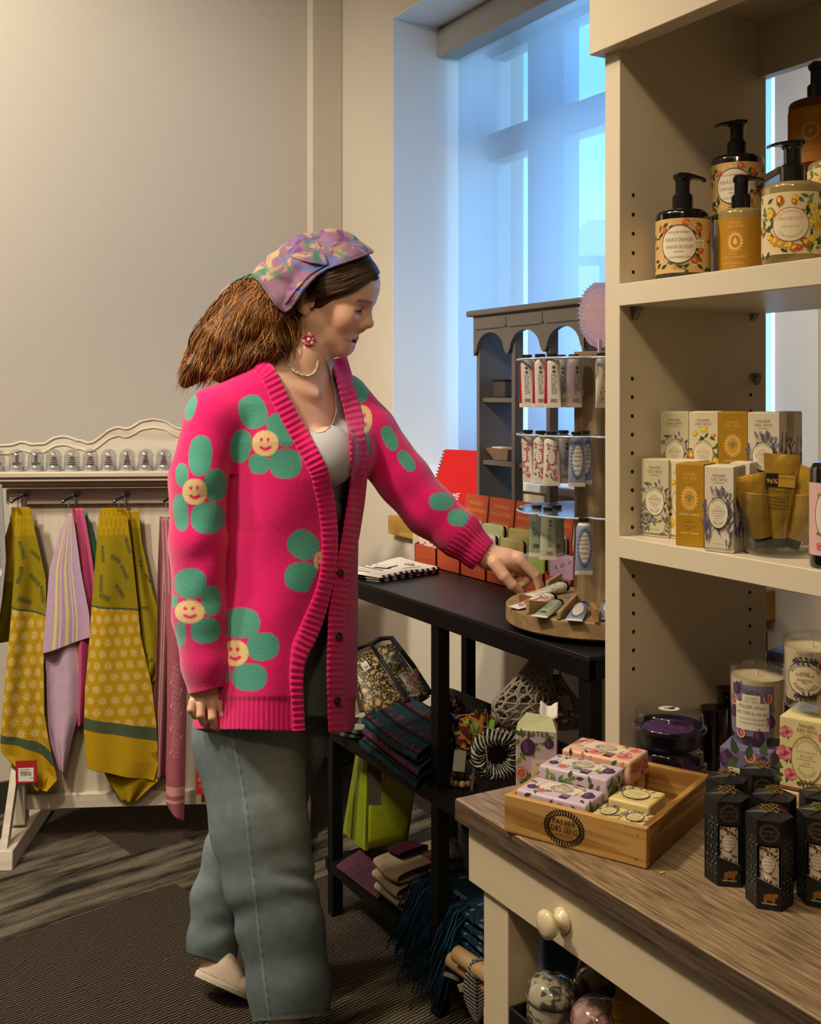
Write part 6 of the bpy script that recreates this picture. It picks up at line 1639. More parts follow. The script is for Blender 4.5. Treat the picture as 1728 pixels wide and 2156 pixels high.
def bottle(px, d, zb, r_, hb_, kind, ang, label, s=1.0):
    p = W(px, 800, d); r = thing('pump_bottle', label, 'bottle', (p.x, p.y, zb), 0, 'pump bottles on the top shelf')
    body = {'orange': BLK, 'gold': HONEY, 'citrus': HONEY, 'amber': AMB}[kind]
    b = MB(); b.lathe([(0, 0), (r_ * .93, 0), (r_, .003), (r_, hb_ - .006), (r_ * .96, hb_ - .002), (r_ * .86, hb_), (.013 * s, hb_ + .001), (0, hb_ + .001)], 56); b.build('bottle_body', body, r, local=True, smooth=50)
    pump(r, hb_, s, ang)
    f = facing(p) + .0; lab = MB(); cl = cyl((0, 0, 0), r_ + .0004, f)
    lc = {'orange': 'c8a268', 'gold': 'a8791a', 'citrus': 'd9c49a', 'amber': 'a96a18'}[kind]; l0, l1 = hb_ * .10, hb_ * .86
    n = 50; W2 = r_ * 2.4 if kind != 'gold' else r_ * 1.5
    lab.grid(lambda u, v: cl(-W2 + 2 * W2 * u, l0 + (l1 - l0) * v, 0), n, 2); lab.c = [lin(lc)] * len(lab.f)
    lo = lab.build('label', PRINT, r, local=True, smooth=180)
    dd = Decal(cl, .0002); H = l1 - l0; m = (l0 + l1) / 2; rn = random.Random(int(px))
    # u grows anticlockwise seen from above, i.e. towards the right of the viewer
    if kind == 'orange':
        for t in range(46):
            u = rn.uniform(-1, 1) * r_ * 1.35; v = m + rn.uniform(-.46, .46) * H
            if abs(u + .12 * r_) / (r_ * .72) + abs(v - m) / (H * .40) < 1.05: continue
            dd.leaf(u, v, .011 * s, .0045 * s, rn.uniform(0, 6.3), rn.choice(['3c4a28', '2f3d22', '55602f']))
        for t in range(20):
            a = rn.uniform(0, 6.3); u = -.1 * r_ + r_ * 1.05 * math.cos(a); v = m + H * .42 * math.sin(a); dd.ell(u, v, .0012 * s, .0012 * s, 'e8dcc4', 0, 6)
        for u, v, q in ((.62, .30, .0048), (.70, -.10, .0042), (.45, -.28, .005), (.12, .42, .0048), (-.72, .30, .004)):
            dd.ell(u * r_, m + v * H, q * s, q * s, 'b8501e'); dd.ell(u * r_ - .001, m + v * H + .001, q * .6 * s, q * .55 * s, 'd07a2c', 0, 8)
        cu = -.14 * r_
        dd.bigell(cu, m + .02 * H, r_ * .68, H * .36, '2e2a24'); dd.bigell(cu, m + .02 * H, r_ * .65, H * .34, 'd8cdb8')
        for t, y, q in (('SAVON LIQUIDE DE MARSEILLE', .22, .0042), ("FLEUR D'ORANGER", .07, .0066), ('ORANGE BLOSSOM', -.06, .0062), ('absolute', -.13, .0035), ('LIQUID MARSEILLE SOAP', -.24, .0044)): dd.text(t, cu, m + y * H, q * s, '3a2c22', wmax=r_ * (1.02 if abs(y) < .15 else .84))
        dd.rect(.42 * r_, .86 * r_, m - .05 * H, m + .10 * H, 'd8cdb8', 4); dd.text('FLORAL', .64 * r_, m + .02 * H, .005 * s, '3a2c22', wmax=.36 * r_); dd.text('ELIXIR', .64 * r_, m - .03 * H, .003 * s, '3a2c22')
        SENS(dd, cu, m - .38 * H, .0036 * s, '6a4a2a', False)
    elif kind in ('gold', 'amber'):
        cc = 'dcb66a' if kind == 'gold' else 'c49a4c'; cu = -.25 * r_
        SENS(dd, cu, m + .38 * H, .0050 * s, cc, False); dd.bigell(cu, m + .05 * H, r_ * .30, H * .155, cc); dd.bigell(cu, m + .05 * H, r_ * .22, H * .12, lc); dd.wreath(cu, m + .05 * H, r_ * .28, H * .16, cc, 18, .0026); dd.ell(cu, m + .06 * H, .0016, .004, cc); dd.ell(cu, m + .035 * H, .0028, .0024, cc)
        for t, y, q in (('SAVON', -.20, .0036), ('LIQUIDE DE MARSEILLE', -.255, .0036), ('LIQUID MARSEILLE', -.37, .0036), ('SOAP', -.425, .0036)): dd.text(t, cu - .1 * r_, m + y * H, q * s, cc, wmax=1.1 * r_)
    else:
        for t in range(90):
            u = rn.uniform(-1, 1) * r_ * 1.35; v = m + rn.uniform(-.44, .44) * H
            if (u + .05 * r_) ** 2 / (r_ * .62) ** 2 + (v - m + .03 * H) ** 2 / (H * .30) ** 2 < 1: continue
            dd.leaf(u, v, .010 * s, .0042 * s, rn.uniform(0, 6.3), rn.choice(['3f5226', '526a30', '2f4020', '76863e']))
        for t in range(30):
            a = rn.uniform(0, 6.3); u = -.02 * r_ + r_ * rn.uniform(.78, 1.15) * math.cos(a); v = m - .02 * H + H * rn.uniform(.33, .42) * math.sin(a); dd.lemon(u, v, rn.uniform(.003, .0055) * s, rn.uniform(0, 3), rn.choice(['c98a22', 'd2a82c', 'b5541f', 'c9b43a']))
        dd.lemon(.72 * r_, m + .0 * H, .0085 * s, .3, 'c4ac30')
        cu = -.06 * r_; dd.bigell(cu, m - .03 * H, r_ * .60, H * .28, 'b0623c'); dd.bigell(cu, m - .03 * H, r_ * .57, H * .265, 'ddd0b0')
        dd.arc('SAVON LIQUIDE DE MARSEILLE', cu, m - .03 * H, r_ * .46, H * .20, .0038 * s, 'a8643c', True, 2.4); dd.arc('LIQUID MARSEILLE SOAP', cu, m - .03 * H, r_ * .46, H * .22, .0038 * s, 'a8643c', False, 2.2)
        dd.text('PROVENCE', cu, m + .04 * H, .0052 * s, 'b5704a', wmax=.75 * r_); dd.text('PROVENCE', cu, m - .08 * H, .0038 * s, 'b5704a'); dd.line(cu - .3 * r_, m - .01 * H, cu + .3 * r_, m - .01 * H, .0005, 'b5704a')
    dd.line(-r_ * 1.4, l0 + .004, -r_ * 1.39, l0 + .004, .001, 'c06a30')
    dd.build('label_print', PRINT, lo, local=True, smooth=None)
    return r
VR = math.radians(-30)            # to the right across the picture
bottle(1437, 1.40, s1, .0344, .0915, 'orange', VR + .15, 'black pump bottle with orange-blossom label standing on the shelf at the left')
bottle(1560, 1.375, s1, .0287, .0890, 'gold', VR - .2, 'pump bottle with plain mustard label between the two flowered bottles', .9)
bottle(1668, 1.215, s1, .0333, .0905, 'citrus', VR + math.pi + .25, 'pump bottle with cream citrus-wreath label at front right of the top shelf')
bottle(1552, 1.455, s1 + .0865, .0350, .0880, 'orange', VR + math.pi + .2, 'black pump bottle with orange-blossom label raised on the grey riser at the back')
bottle(1722, 1.38, W(1722, 366, 1.38).z, .0366, .0920, 'amber', VR, 'amber pump bottle with ochre label standing on the dark riser, cut by the frame')
bottle(1756, 1.27, s1 + .058, .0300, .0700, 'citrus', VR, 'cream-labelled bottle at the extreme right edge under the dark riser, only a sliver seen', .8)
p = W(1552, 800, 1.455); rs = thing('riser', 'grey acrylic block lifting the rear orange-blossom bottle', 'riser', (p.x, p.y, s1), facing(p))
MB().box(-.030, .036, -.030, .037, 0, .0862).build('riser_block', mat('grey riser', '77746c', .3), rs, local=True, bevel=.001)
p = W(1735, 800, 1.38); z = W(1722, 366, 1.38).z; rs = thing('riser', 'dark low riser shelf under the amber bottle', 'riser', (p.x, p.y, s1), VR)
MB().box(-.075, .10, -.045, .045, z - s1 - .010, z - s1 - .0003).build('riser_board', mat('dark walnut', '3a2a22', .3), rs, local=True, bevel=.001)
for x in (-.035, .09): MB().box(x, x + .006, -.02, .02, 0, z - s1 - .010).build('leg', BLACKM, rs, local=True)
q = W(1756, 800, 1.27); rs = thing('riser', 'small black block under the bottle at the right edge', 'riser', (q.x, q.y, s1), VR); MB().box(-.028, .028, -.028, .028, 0, .0578).build('riser_block', BLACKM, rs, local=True)

# hand cream cartons
CART = mat('carton', vc=True, rough=.5, spec=.3, var=.02, vscale=20)
def carton(A, B, z0, hgt, dep, kind, label, grp='hand cream cartons on the middle shelf', name='cream_carton'):
    """A, B: floor points of the front face, left and right as seen"""
    ux = (B - A); ux.z = 0; w = ux.length; ux.normalize(); bk = Vector((-ux.y, ux.x, 0))
    A0 = Vector((A.x, A.y, z0)); r = thing(name, label, 'box', A0 + ux * w / 2 + bk * dep / 2, math.atan2(ux.y, ux.x), grp)
    base = {'honey': 'a07812', 'lav': 'cfc4ae', 'verb': 'bdb594', 'cit': 'd0c4a4', 'fig': '6a6288', 'rosebox': 'd3c48e'}[kind]
    m = MB(base); m.box(-w / 2, w / 2, -dep / 2, dep / 2, 0, hgt)
    m.hexa([Vector(v) for v in ((-w / 2, -dep / 2, hgt), (w / 2, -dep / 2, hgt), (w / 2, dep / 2, hgt), (-w / 2, dep / 2, hgt), (-w / 2 + .001, -dep / 2 + .001, hgt + .0006), (w / 2 - .001, -dep / 2 + .001, hgt + .0006), (w / 2 - .001, dep / 2 - .002, hgt + .0016), (-w / 2 + .001, dep / 2 - .002, hgt + .0016))])
    o = m.build('carton', CART, r, local=True, bevel=.0006)
    f = Decal(plane((0, -dep / 2, 0), (1, 0, 0), (0, 0, 1), (0, -1, 0))); sd_ = Decal(plane((w / 2, 0, 0), (0, 1, 0), (0, 0, 1), (1, 0, 0)))
    rn = random.Random(hash(kind) % 7 + 3 if False else len(kind) * 7 + int(hgt * 1000))
    k = w / .044; cy_ = hgt * .46; a, b = w * .33, hgt * .175
    ink = {'lav': '4a4040', 'verb': '4e4c38', 'cit': '8a5a40'}.get(kind, '4a4040')
    if kind == 'honey':
        g1 = 'd2a24a'; SENS(f, 0, hgt * .86, .0058 * k, g1); f.bigell(0, hgt * .58, w * .26, hgt * .125, g1); f.bigell(0, hgt * .58, w * .20, hgt * .10, 'c2902c'); f.wreath(0, hgt * .58, w * .25, hgt * .125, 'dcb870', 22, .0034 * k); f.ell(0, hgt * .585, .0026 * k, .006 * k, '7c7a50'); f.ell(-.004 * k, hgt * .60, .003 * k, .002 * k, '8a7a40', .5); f.ell(.004 * k, hgt * .60, .003 * k, .002 * k, '8a7a40', -.5)
        f.text('CREME MAINS', 0, hgt * .37, .0050 * k, 'e6cf9c', wmax=w * .72)
        for t, y in (('MIEL', .32), ('REGENERANT', .29), ('REGENERATING', .235), ('HONEY', .205)): f.text(t, 0, hgt * y, .0026 * k, '94651a')
        f.text('HAND CREAM', 0, hgt * .145, .0046 * k, 'e6cf9c', wmax=w * .68)
    elif kind in ('lav', 'verb', 'cit'):
        SENS(f, 0, hgt * .88, .0058 * k, '6a6254')
        for t in range(64 if kind != 'cit' else 40):
            an = rn.uniform(0, 2 * math.pi); rr = rn.uniform(1.08, 1.45); u, v = a * rr * math.cos(an), cy_ + b * rr * math.sin(an)
            if rn.random() < .45: u, v = rn.choice((-1, 1)) * rn.uniform(.25, .5) * w, rn.uniform(.05, .45) * hgt
            if abs(u) > w * .485 or v > hgt * .80: continue
            if kind == 'lav': f.lav(u, v - .006 * k, .015 * k, math.pi / 2 + rn.uniform(-.5, .5) - u * 10, '55604a', '4a4060')
            elif kind == 'verb': f.leaf(u, v, .009 * k, .0032 * k, rn.uniform(0, 6.3), rn.choice(['4a5236', '5c6440', '73725c'])); f.leaf(u, v, .005 * k, .003 * k, rn.uniform(0, 6.3), '8d82a0')
            else: f.leaf(u, v, .010 * k, .004 * k, rn.uniform(0, 6.3), rn.choice(['3d4a28', '55642e', '2c3820']))
        if kind == 'cit':
            for u, v, q in ((-.42, .44, .0062), (.44, .36, .0066), (-.30, .72, .004), (.36, .70, .0036), (-.36, .20, .006), (.02, .78, .005), (.30, .14, .005)): f.lemon(u * w * .95, v * hgt, q * k, rn.uniform(0, 2) if q < .006 else 1.4, rn.choice(['c2a024', 'd0b030', 'b5701f']))
        f.bigell(0, cy_, a * 1.06, b * 1.06, '8a8254' if kind != 'lav' else '4a4456'); f.bigell(0, cy_, a, b, 'd6ccb2')
        f.arc('CREME MAINS', 0, cy_, a * .80, b * .80, .0048 * k, ink, True, 1.7); f.arc('HAND CREAM', 0, cy_, a * .80, b * .84, .0048 * k, ink, False, 1.5)
        nm, en = {'lav': ('LAVANDE', 'LAVENDER'), 'verb': ('VERVEINE', 'VERBENA'), 'cit': ('PROVENCE', 'PROVENCE')}[kind]
        f.text('HUILE', 0, cy_ + b * .42, .0026 * k, ink); f.text('ESSENTIELLE', 0, cy_ + b * .27, .0026 * k, ink); f.text(nm, 0, cy_ + b * .05, .0050 * k, ink, wmax=a * 1.4); f.line(-a * .7, cy_ - b * .06, a * .7, cy_ - b * .06, .0004, ink)
        f.text(en, 0, cy_ - b * .25, .0030 * k, ink); f.text('ESSENTIAL', 0, cy_ - b * .40, .0024 * k, ink); f.text('OIL', 0, cy_ - b * .53, .0024 * k, ink)
        for dy in (.03, .045): f.line(-w / 2 * .97, hgt * dy, w / 2 * .97, hgt * dy, .0005, '3a3630')
        f.text('MADE IN FRANCE', 0, hgt * .09, .002 * k, ink)
        if kind == 'lav':
            for t in range(22): sd_.lav(rn.uniform(-.42, .42) * dep, rn.uniform(.05, .55) * hgt, .024 * k, math.pi / 2 + rn.uniform(-.3, .3), '4a5340', '3c3450')
        else:
            for t in range(40): u, v = rn.uniform(-.45, .45) * dep, rn.uniform(.05, .78) * hgt; sd_.leaf(u, v, .010 * k, .004 * k, rn.uniform(0, 6.3), rn.choice(['2f3820', '4a5430', '5a4a2a']))
            if kind == 'cit':
                for t in range(7): sd_.lemon(rn.uniform(-.4, .4) * dep, rn.uniform(.1, .75) * hgt, .004 * k, 0, rn.choice(['b5701f', 'c2a024', '8a4a1a']))
    elif kind == 'fig':
        f.bigell(0, hgt * .5, w * .5, hgt * .5, '6a6288')
        for u, v, q in ((-.36, .82, .0085), (-.44, .30, .007), (.40, .30, .008), (.36, .85, .007)): f.fig(u * w, v * hgt, q * k * .8, False)
        for u, v in ((.10, .92), (.42, .62)): f.fig(u * w, v * hgt, .0065 * k * .8, True)
        for t in range(14): f.leaf(rn.uniform(-.45, .45) * w, rn.choice((rn.uniform(.03, .14), rn.uniform(.84, .95))) * hgt, .016 * k, .007 * k, rn.uniform(0, 6), rn.choice(['4c5a44', '3c4a3a']))
        f.rect(-w * .34, w * .36, hgt * .12, hgt * .72, '2c2a38'); f.rect(-w * .33, w * .35, hgt * .13, hgt * .71, 'c9c0ae'); SENS(f, 0, hgt * .58, .0058 * k, '5a5450'); f.text("FIGUIER", 0, hgt * .37, .0072 * k, '3a343c'); f.text("D'AZUR", 0, hgt * .26, .0056 * k, '3a343c'); f.text('FIG TREE', 0, hgt * .17, .0044 * k, '3a343c')
        for t in range(6): sd_.fig(rn.uniform(-.4, .4) * dep, rn.uniform(.1, .9) * hgt, .007 * k * .8, t % 3 == 0)
    else:
        for t in range(26): u, v = rn.choice((-1, 1)) * rn.uniform(.30, .47) * w, rn.uniform(.06, .84) * hgt; f.leaf(u, v, .009, .004, rn.uniform(0, 6), rn.choice(['4c5a34', '3c4628', '66703f']))
        for u, v, q in ((-.38, .80, .0085), (-.42, .50, .0105), (.28, .80, .006), (.42, .74, .0075), (.42, .46, .009), (-.30, .22, .0085), (.34, .18, .006)): f.rose(u * w, v * hgt, q * k * .62, rn)
        a, b = w * .27, hgt * .30; f.bigell(0, hgt * .46, a * 1.08, b * 1.08, '9a7a3c'); f.bigell(0, hgt * .46, a, b, 'd6c896'); ink = '7c4634'
        SENS(f, 0, hgt * .90, .0056 * k * .7, '7a6a44'); f.arc('BOUGIE PARFUMEE', 0, hgt * .46, a * .8, b * .8, .0048 * k * .7, ink, True, 2.0); f.arc('SCENTED CANDLE', 0, hgt * .46, a * .8, b * .84, .0048 * k * .7, ink, False, 1.9)
        f.text('HUILE ESSENTIELLE', 0, hgt * .55, .003 * k * .7, ink); f.text('ROSE', 0, hgt * .475, .0062 * k * .7, 'a8505c'); f.line(-a * .7, hgt * .455, a * .7, hgt * .455, .0005, ink); f.text('ROSE', 0, hgt * .40, .0032 * k * .7, ink); f.text('ESSENTIAL OIL', 0, hgt * .36, .0028 * k * .7, ink); f.rect(-w / 2 * .98, w / 2 * .98, hgt * .02, hgt * .05, 'a0505a')
        f.wreath(0, hgt * .46 - b * 1.1, w * .14, hgt * .02, '4a4230', 12, .003)
    f.build('front_print', PRINT, o, local=True, smooth=None)
    if sd_.v: sd_.build('side_print', PRINT, o, local=True, smooth=None)
    return r
def at(px, d): return W(px, 1000, d)
CH = .101
carton(at(1350, 1.425), at(1407, 1.395), s2, CH, .032, 'verb', 'verbena hand cream carton in the front row, next to the side panel')
carton(at(1406, 1.400), at(1462, 1.368), s2, CH, .032, 'cit', 'citrus hand cream carton in the front row, half hidden by the mustard one')
carton(at(1422, 1.335), at(1481, 1.310), s2, CH, .034, 'honey', 'mustard honey hand cream carton in the front row')
carton(at(1483, 1.285), at(1544, 1.262), s2, CH, .036, 'lav', 'lavender hand cream carton in the front row beside the glass tub')
carton(at(1536, 1.345), at(1578, 1.330), s2, CH, .030, 'lav', 'lavender carton behind the glass tub, front row')
RZ = s2 + .0625
carton(at(1391, 1.435), at(1449, 1.42), RZ, CH, .032, 'verb', 'verbena hand cream carton in the raised back row, leftmost')
carton(at(1450, 1.415), at(1511, 1.395), RZ, CH, .034, 'cit', 'citrus hand cream carton in raised back row between verbena and mustard')
carton(at(1512, 1.390), at(1573, 1.372), RZ, CH, .034, 'honey', 'mustard honey hand cream carton in the raised back row')
carton(at(1574, 1.362), at(1640, 1.340), RZ, CH, .036, 'lav', 'lavender hand cream carton in raised back row, front of the pair')
carton(at(1626, 1.398), at(1672, 1.382), RZ, CH, .036, 'lav', 'lavender carton in the raised back row, mostly hidden behind its twin')
A, B = at(1386, 1.44), at(1690, 1.335); ux = (B - A); ux.z = 0; L_ = ux.length
rs = thing('riser', 'pale step lifting the back row of hand cream cartons', 'riser', ((A.x + B.x) / 2, (A.y + B.y) / 2, s2), math.atan2(ux.y, ux.x)); MB().box(-L_ / 2, L_ / 2, .001, .060, 0, RZ - s2 - .0003).build('riser_block', WHITE, rs, local=True)

GLASS = clear('clear glass', (.97, .98, .96), .95, .02, 1.5)
def tumbler(px, py, d, zb, r_, h_, label, m_=GLASS, cat='vase', nm='glass_tub', taper=.92, base=.012, grp=None):
    p = W(px, py, d); r = thing(nm, label, cat, (p.x, p.y, zb), 0, grp); t = .0022
    prof = [(0, 0), (r_ * taper * .85, 0), (r_ * taper, .006), (r_, h_), (r_ - t, h_ + .0006), (r_ * taper - t, base), (r_ * .6, base * .75), (0, base * .7)]
    MB().lathe(prof, 56).build('glass', m_, r, local=True, smooth=50); return r, p
tumbler(1636, 1100, 1.262, s2, .0425, .072, 'clear glass tub holding gold sample tubes and black caps', base=.008)
GOLD = mat('gold foil', 'd0a540', .3, metal=.7, var=.2, vscale=40, bump=.5, bscale=60)
gp = W(1636, 1100, 1.262)
def goldtube(dx, dy, ang, tip, label, L_=.10):
    r = thing('sample_tube', label, 'tube', (gp.x + dx, gp.y + dy, s2 + .0085), 0, 'gold sample tubes in the glass tub')
    R_ = Matrix.Rotation(facing(gp) + math.pi / 2 + ang, 3, 'Z') @ Matrix.Rotation(tip, 3, 'Y')
    m = MB(); 
    def fn(u, v): a = 2 * math.pi * u; w = .011 + .010 * v; dd = .0095 * (1 - v) ** .7 + .0006; return R_ @ Vector((w * math.cos(a), dd * math.sin(a), .011 + v * L_))
    m.grid(fn, 28, 14, wrap=True); m.build('foil_tube', GOLD, r, local=True, smooth=180)
    c = MB('0d0c0c'); c.tube([R_ @ Vector((0, 0, 0)), R_ @ Vector((0, 0, .013))], .0095, 18); c.build('cap', mat('black cap', vc=True, rough=.35), r, local=True)
    return r, R_
U2 = Vector((math.cos(VR), math.sin(VR), 0)); 
goldtube(-.016 * U2.x, -.016 * U2.y, .1, -.22, 'gold sample tube leaning to the left inside the glass tub', .075)
goldtube(.016 * U2.x, .016 * U2.y, -.3, .30, 'gold sample tube leaning to the right inside the glass tub', .085)
r_, R_ = goldtube(0, 0, .05, .05, 'upright gold sample tube with black 96% panel in the glass tub', .098)
d = Decal(lambda u, v, h: R_ @ Vector((u, -(.0095 * (1 - (v - .011) / .098) ** .7 + .0012 + h), v))); d.rect(-.017, .016, .070, .086, '2a220c'); d.rect(-.0165, -.004, .0705, .0855, '15120a'); d.text('96%', -.010, .0745, .0075, 'd8b45a'); d.rect(-.003, .0155, .0708, .0853, 'b08a30'); d.text("D'ORIGINE NATURELLE", .006, .080, .003, '2a220c', wmax=.017); d.lines(-.015, .065, .03, 6, .004, .001, '5a4414'); d.build('label_print', PRINT, r_, local=True, smooth=None)
goldtube(.004, .016, 1.2, .12, 'gold sample tube at the back of the glass tub', .07)
# lotion bottle at the right edge
p = W(1752, 1100, 1.165); r = thing('lotion_bottle', 'dark rose lotion bottle with pink label at the right edge of the middle shelf', 'bottle', (p.x, p.y, s2))
MB().lathe([(0, 0), (.0225, 0), (.0235, .003), (.0235, .105), (.020, .112), (.012, .114), (0, .114)], 48).build('bottle_body', BLK, r, local=True, smooth=50)
cl = cyl((0, 0, 0), .0238, facing(p)); lab = MB('d0aaa4'); lab.grid(lambda u, v: cl(-.04 + .08 * u, .014 + .078 * v, 0), 40, 2); lo = lab.build('label', PRINT, r, local=True, smooth=180)
d = Decal(cl, .0003); d.bigell(0, .058, .019, .030, '4a3a3c'); d.bigell(0, .058, .0182, .029, 'd4c8ba')
for t, y, q in (('LAIT CORPS', .078, .0052), ('FLORAL', .070, .0056), ('ABSOLUE', .062, .004), ('ROSE', .054, .005), ('FLORAL', .046, .0056), ('BODY LOTION', .036, .0048)): d.text(t, -.002, y, q, '4a3a3c', wmax=.030)
d.ell(.004, .066, .006, .006, '9c1f26'); d.rose(-.014, .024, .004); d.rose(.010, .020, .005); d.leaf(.0, .022, .01, .004, .3, '4a6a3a'); d.build('label_print', PRINT, lo, local=True, smooth=None)

# ------------------------------------------------------------------ on the counter: candles, tumblers, gift packs
TUBC = clear('candle tub', (.95, .96, 1.), .93, .03, 1.5); NAVY = mat('navy dish', '0c0e2c', .3, coat=.3); WAXP = mat('purple wax', '4a2850', .5, spec=.4, var=.5, vscale=220, bump=.6, bscale=160)
tp_ = W(1408, 1560, 1.385)
for k, (zb, lab) in enumerate(((ZK, 'lower of two stacked tub candles, navy dish behind the crate'), (ZK + .0470, 'upper of the two stacked tub candles, purple wax under a clear domed lid'))):
    r = thing('tub_candle', lab, 'candle', (tp_.x, tp_.y, zb))
    MB().lathe([(0, .001), (.036, .001), (.040, .004), (.0435, .026), (.0445, .027), (.0415, .0275), (.039, .018), (0, .017)], 56).build('dish', NAVY, r, local=True, smooth=50)
    MB().lathe([(0, .0172), (.037, .0175), (.032, .0245), (.02, .027), (0, .0275)], 40).build('wax', WAXP, r, local=True)
    MB('d8cfc0').tube([(0, 0, .027), (.0006, 0, .032)], .0011, 6).build('wick', VC, r, local=True)
    l = MB(); l.lathe([(.0472, .022), (.0478, .026), (.0466, .0285), (.0440, .030), (.0425, .044 if k else .0435), (.0395, .0462), (0, .0468)], 56, cap=False); lo = l.build('lid', TUBC, r, local=True, smooth=50)
    if k:
        f = facing(tp_); d = Decal(lambda u, v, h: Vector((u * math.cos(VR) + v * math.cos(VR + 1.57), u * math.sin(VR) + v * math.sin(VR + 1.57), .0470 + h))); d.bigell(0, .0, .0135, .0105, 'cfc8c0'); d.ell(.001, .001, .0075, .005, '2a2430'); d.ell(-.002, .0015, .003, .002, 'cfc8c0'); d.leaf(.004, .002, .008, .005, .7, '2a2430'); d.text('CANDLE', 0, -.008, .0028, '5a5060'); d.build('sticker', PRINT, lo, local=True, smooth=None)
SMK = clear('smoked glass', (.50, .45, .43), .9, .05, 1.6)
tumbler(1502, 1550, 1.435, ZK, .0185, .081, 'dark smoked glass tumbler beside the tub candles', SMK, 'glass', 'tumbler', .9, .012, 'smoked glass tumblers')
tumbler(1535, 1550, 1.475, ZK, .0185, .095, 'taller smoked glass tumbler standing behind the first', SMK, 'glass', 'tumbler', .9, .012, 'smoked glass tumblers')
WAX = mat('cream wax', 'cdbd9c', .5, spec=.3, var=.03)
def candle(px, py, d_, zb, r_, h_, label, kind):
    r, p = tumbler(px, py, d_, zb, r_, h_, label, GLASS, 'candle', 'glass_candle', .94, .012)
    MB().lathe([(0, .013), (r_ * .90, .013), (r_ * .945, h_ * .86), (r_ * .90, h_ * .85), (0, h_ * .85)], 48).build('wax', WAX, r, local=True); MB('d8d0c0').tube([(0, 0, h_ * .85), (.0008, .0005, h_ * .93)], .0012, 6).build('wick', VC, r, local=True)
    cl = cyl((0, 0, 0), r_ * .985 + .0004, facing(p) - .15); dd = Decal(cl, .0006); H = h_
    if kind == 'fig':
        lb = MB('6c6488'); lb.grid(lambda u, v: cl(-r_ * .85 + 1.6 * r_ * u, H * (.14 + .66 * v), .0004), 30, 2); lo = lb.build('label', PRINT, r, local=True, smooth=180)
        for t in range(12): dd.leaf(random.Random(t).uniform(-.8, .7) * r_, H * random.Random(t + 9).choice((.74, .70, .2, .5)), .012, .006, t, '4c5a44')
        for u, v, c in ((-.62, .74, 0), (-.80, .42, 0), (.55, .36, 0), (.52, .64, 1), (-.75, .58, 1), (-.45, .17, 1), (.20, .16, 0)): dd.fig(u * r_, v * H, .0062, bool(c))
        dd.rect(-.66 * r_, .56 * r_, H * .22, H * .58, 'cfc6b4', 10); dd.rect(-.40 * r_, .25 * r_, H * .57, H * .68, 'cfc6b4', 6); dd.fig(.62 * r_, .34 * H, .0062)
        SENS(dd, -.06 * r_, H * .62, .0042, '7a7468', False); dd.text("FIGUIER d'Azur", -.05 * r_, H * .50, .0062, '3a343c', wmax=.95 * r_); dd.text('FIG TREE by the sea', -.05 * r_, H * .42, .0058, '3a343c', wmax=1.1 * r_); dd.text('BOUGIE PARFUMEE', -.05 * r_, H * .35, .0034, '5a545c'); dd.text('SCENTED CANDLE', -.05 * r_, H * .295, .0034, '5a545c'); dd.line(-.2 * r_, H * .245, .1 * r_, H * .245, .0007, '3a343c')
        dd.build('label_print', PRINT, lo, local=True, smooth=None)
    else:
        SENS(dd, -.1 * r_, H * .80, .0056, '5a5448'); dd.bigell(-.1 * r_, H * .49, r_ * .66, H * .235, '2c2a34'); dd.bigell(-.1 * r_, H * .49, r_ * .63, H * .222, 'cdbd9c'); dd.ring(-.1 * r_, H * .49, r_ * .60, H * .212, .0004, '2c2a34')
        dd.wreath(-.1 * r_, H * .49 + H * .235, r_ * .35, H * .025, '2c2a34', 14, .0036); dd.wreath(-.1 * r_, H * .49 - H * .24, r_ * .30, H * .022, '2c2a34', 12, .0036)
        dd.arc('BOUGIE PARFUMEE', -.1 * r_, H * .49, r_ * .47, H * .165, .0056, '2c2a34', True, 2.3); dd.arc('SCENTED CANDLE', -.1 * r_, H * .49, r_ * .47, H * .18, .0056, '2c2a34', False, 2.2)
        for t, v in (('HUILE', .555), ('ESSENTIELLE', .525), ('ESSENTIAL', .455), ('OIL', .425)): dd.text(t, -.1 * r_, H * v, .0034, '2c2a34')
        dd.line(-.45 * r_, H * .50, .25 * r_, H * .50, .0004, '2c2a34'); dd.ell(.62 * r_, H * .68, .008, .008, 'a31a24', 0, 20); dd.text('TESTER', .62 * r_, H * .675, .003, 'd8b0a8')
        dd.build('label_print', PRINT, r, local=True, smooth=None)
# fig carton with its candle on top; rose cartons with theirs; spare fig cartons behind
fz = .0745
carton(at(1515, 1.295), at(1622, 1.262), ZK, fz, .066, 'fig', 'fig candle carton under the fig candle, behind the dark gift packs', 'candle cartons', 'candle_carton')
candle(1594, 1500, 1.315, ZK + fz + .0018, .0330, .092, 'glass fig candle with purple fruit label standing on its carton', 'fig')
for k, lab in enumerate(('lower rose candle carton in the stack at right', 'upper rose candle carton, roses around an oval, under the white candle')):
    carton(at(1641, 1.150), at(1757, 1.115), ZK + k * .0785, .0765, .066, 'rosebox', lab, 'candle cartons', 'candle_carton')
candle(1710, 1430, 1.165, ZK + .1585, .0305, .0785, 'white scented candle in glass with black oval print on the rose cartons', 'white')
for k, lab in enumerate(('lower spare fig carton behind the rose cartons', 'upper spare fig carton showing a purple corner behind the white candle')):
    carton(at(1613, 1.44), at(1690, 1.40), ZK + k * .0785, .0765, .060, 'fig', lab, 'candle cartons', 'candle_carton')
PACK = mat('dark pack card', vc=True, rough=.4, spec=.4)
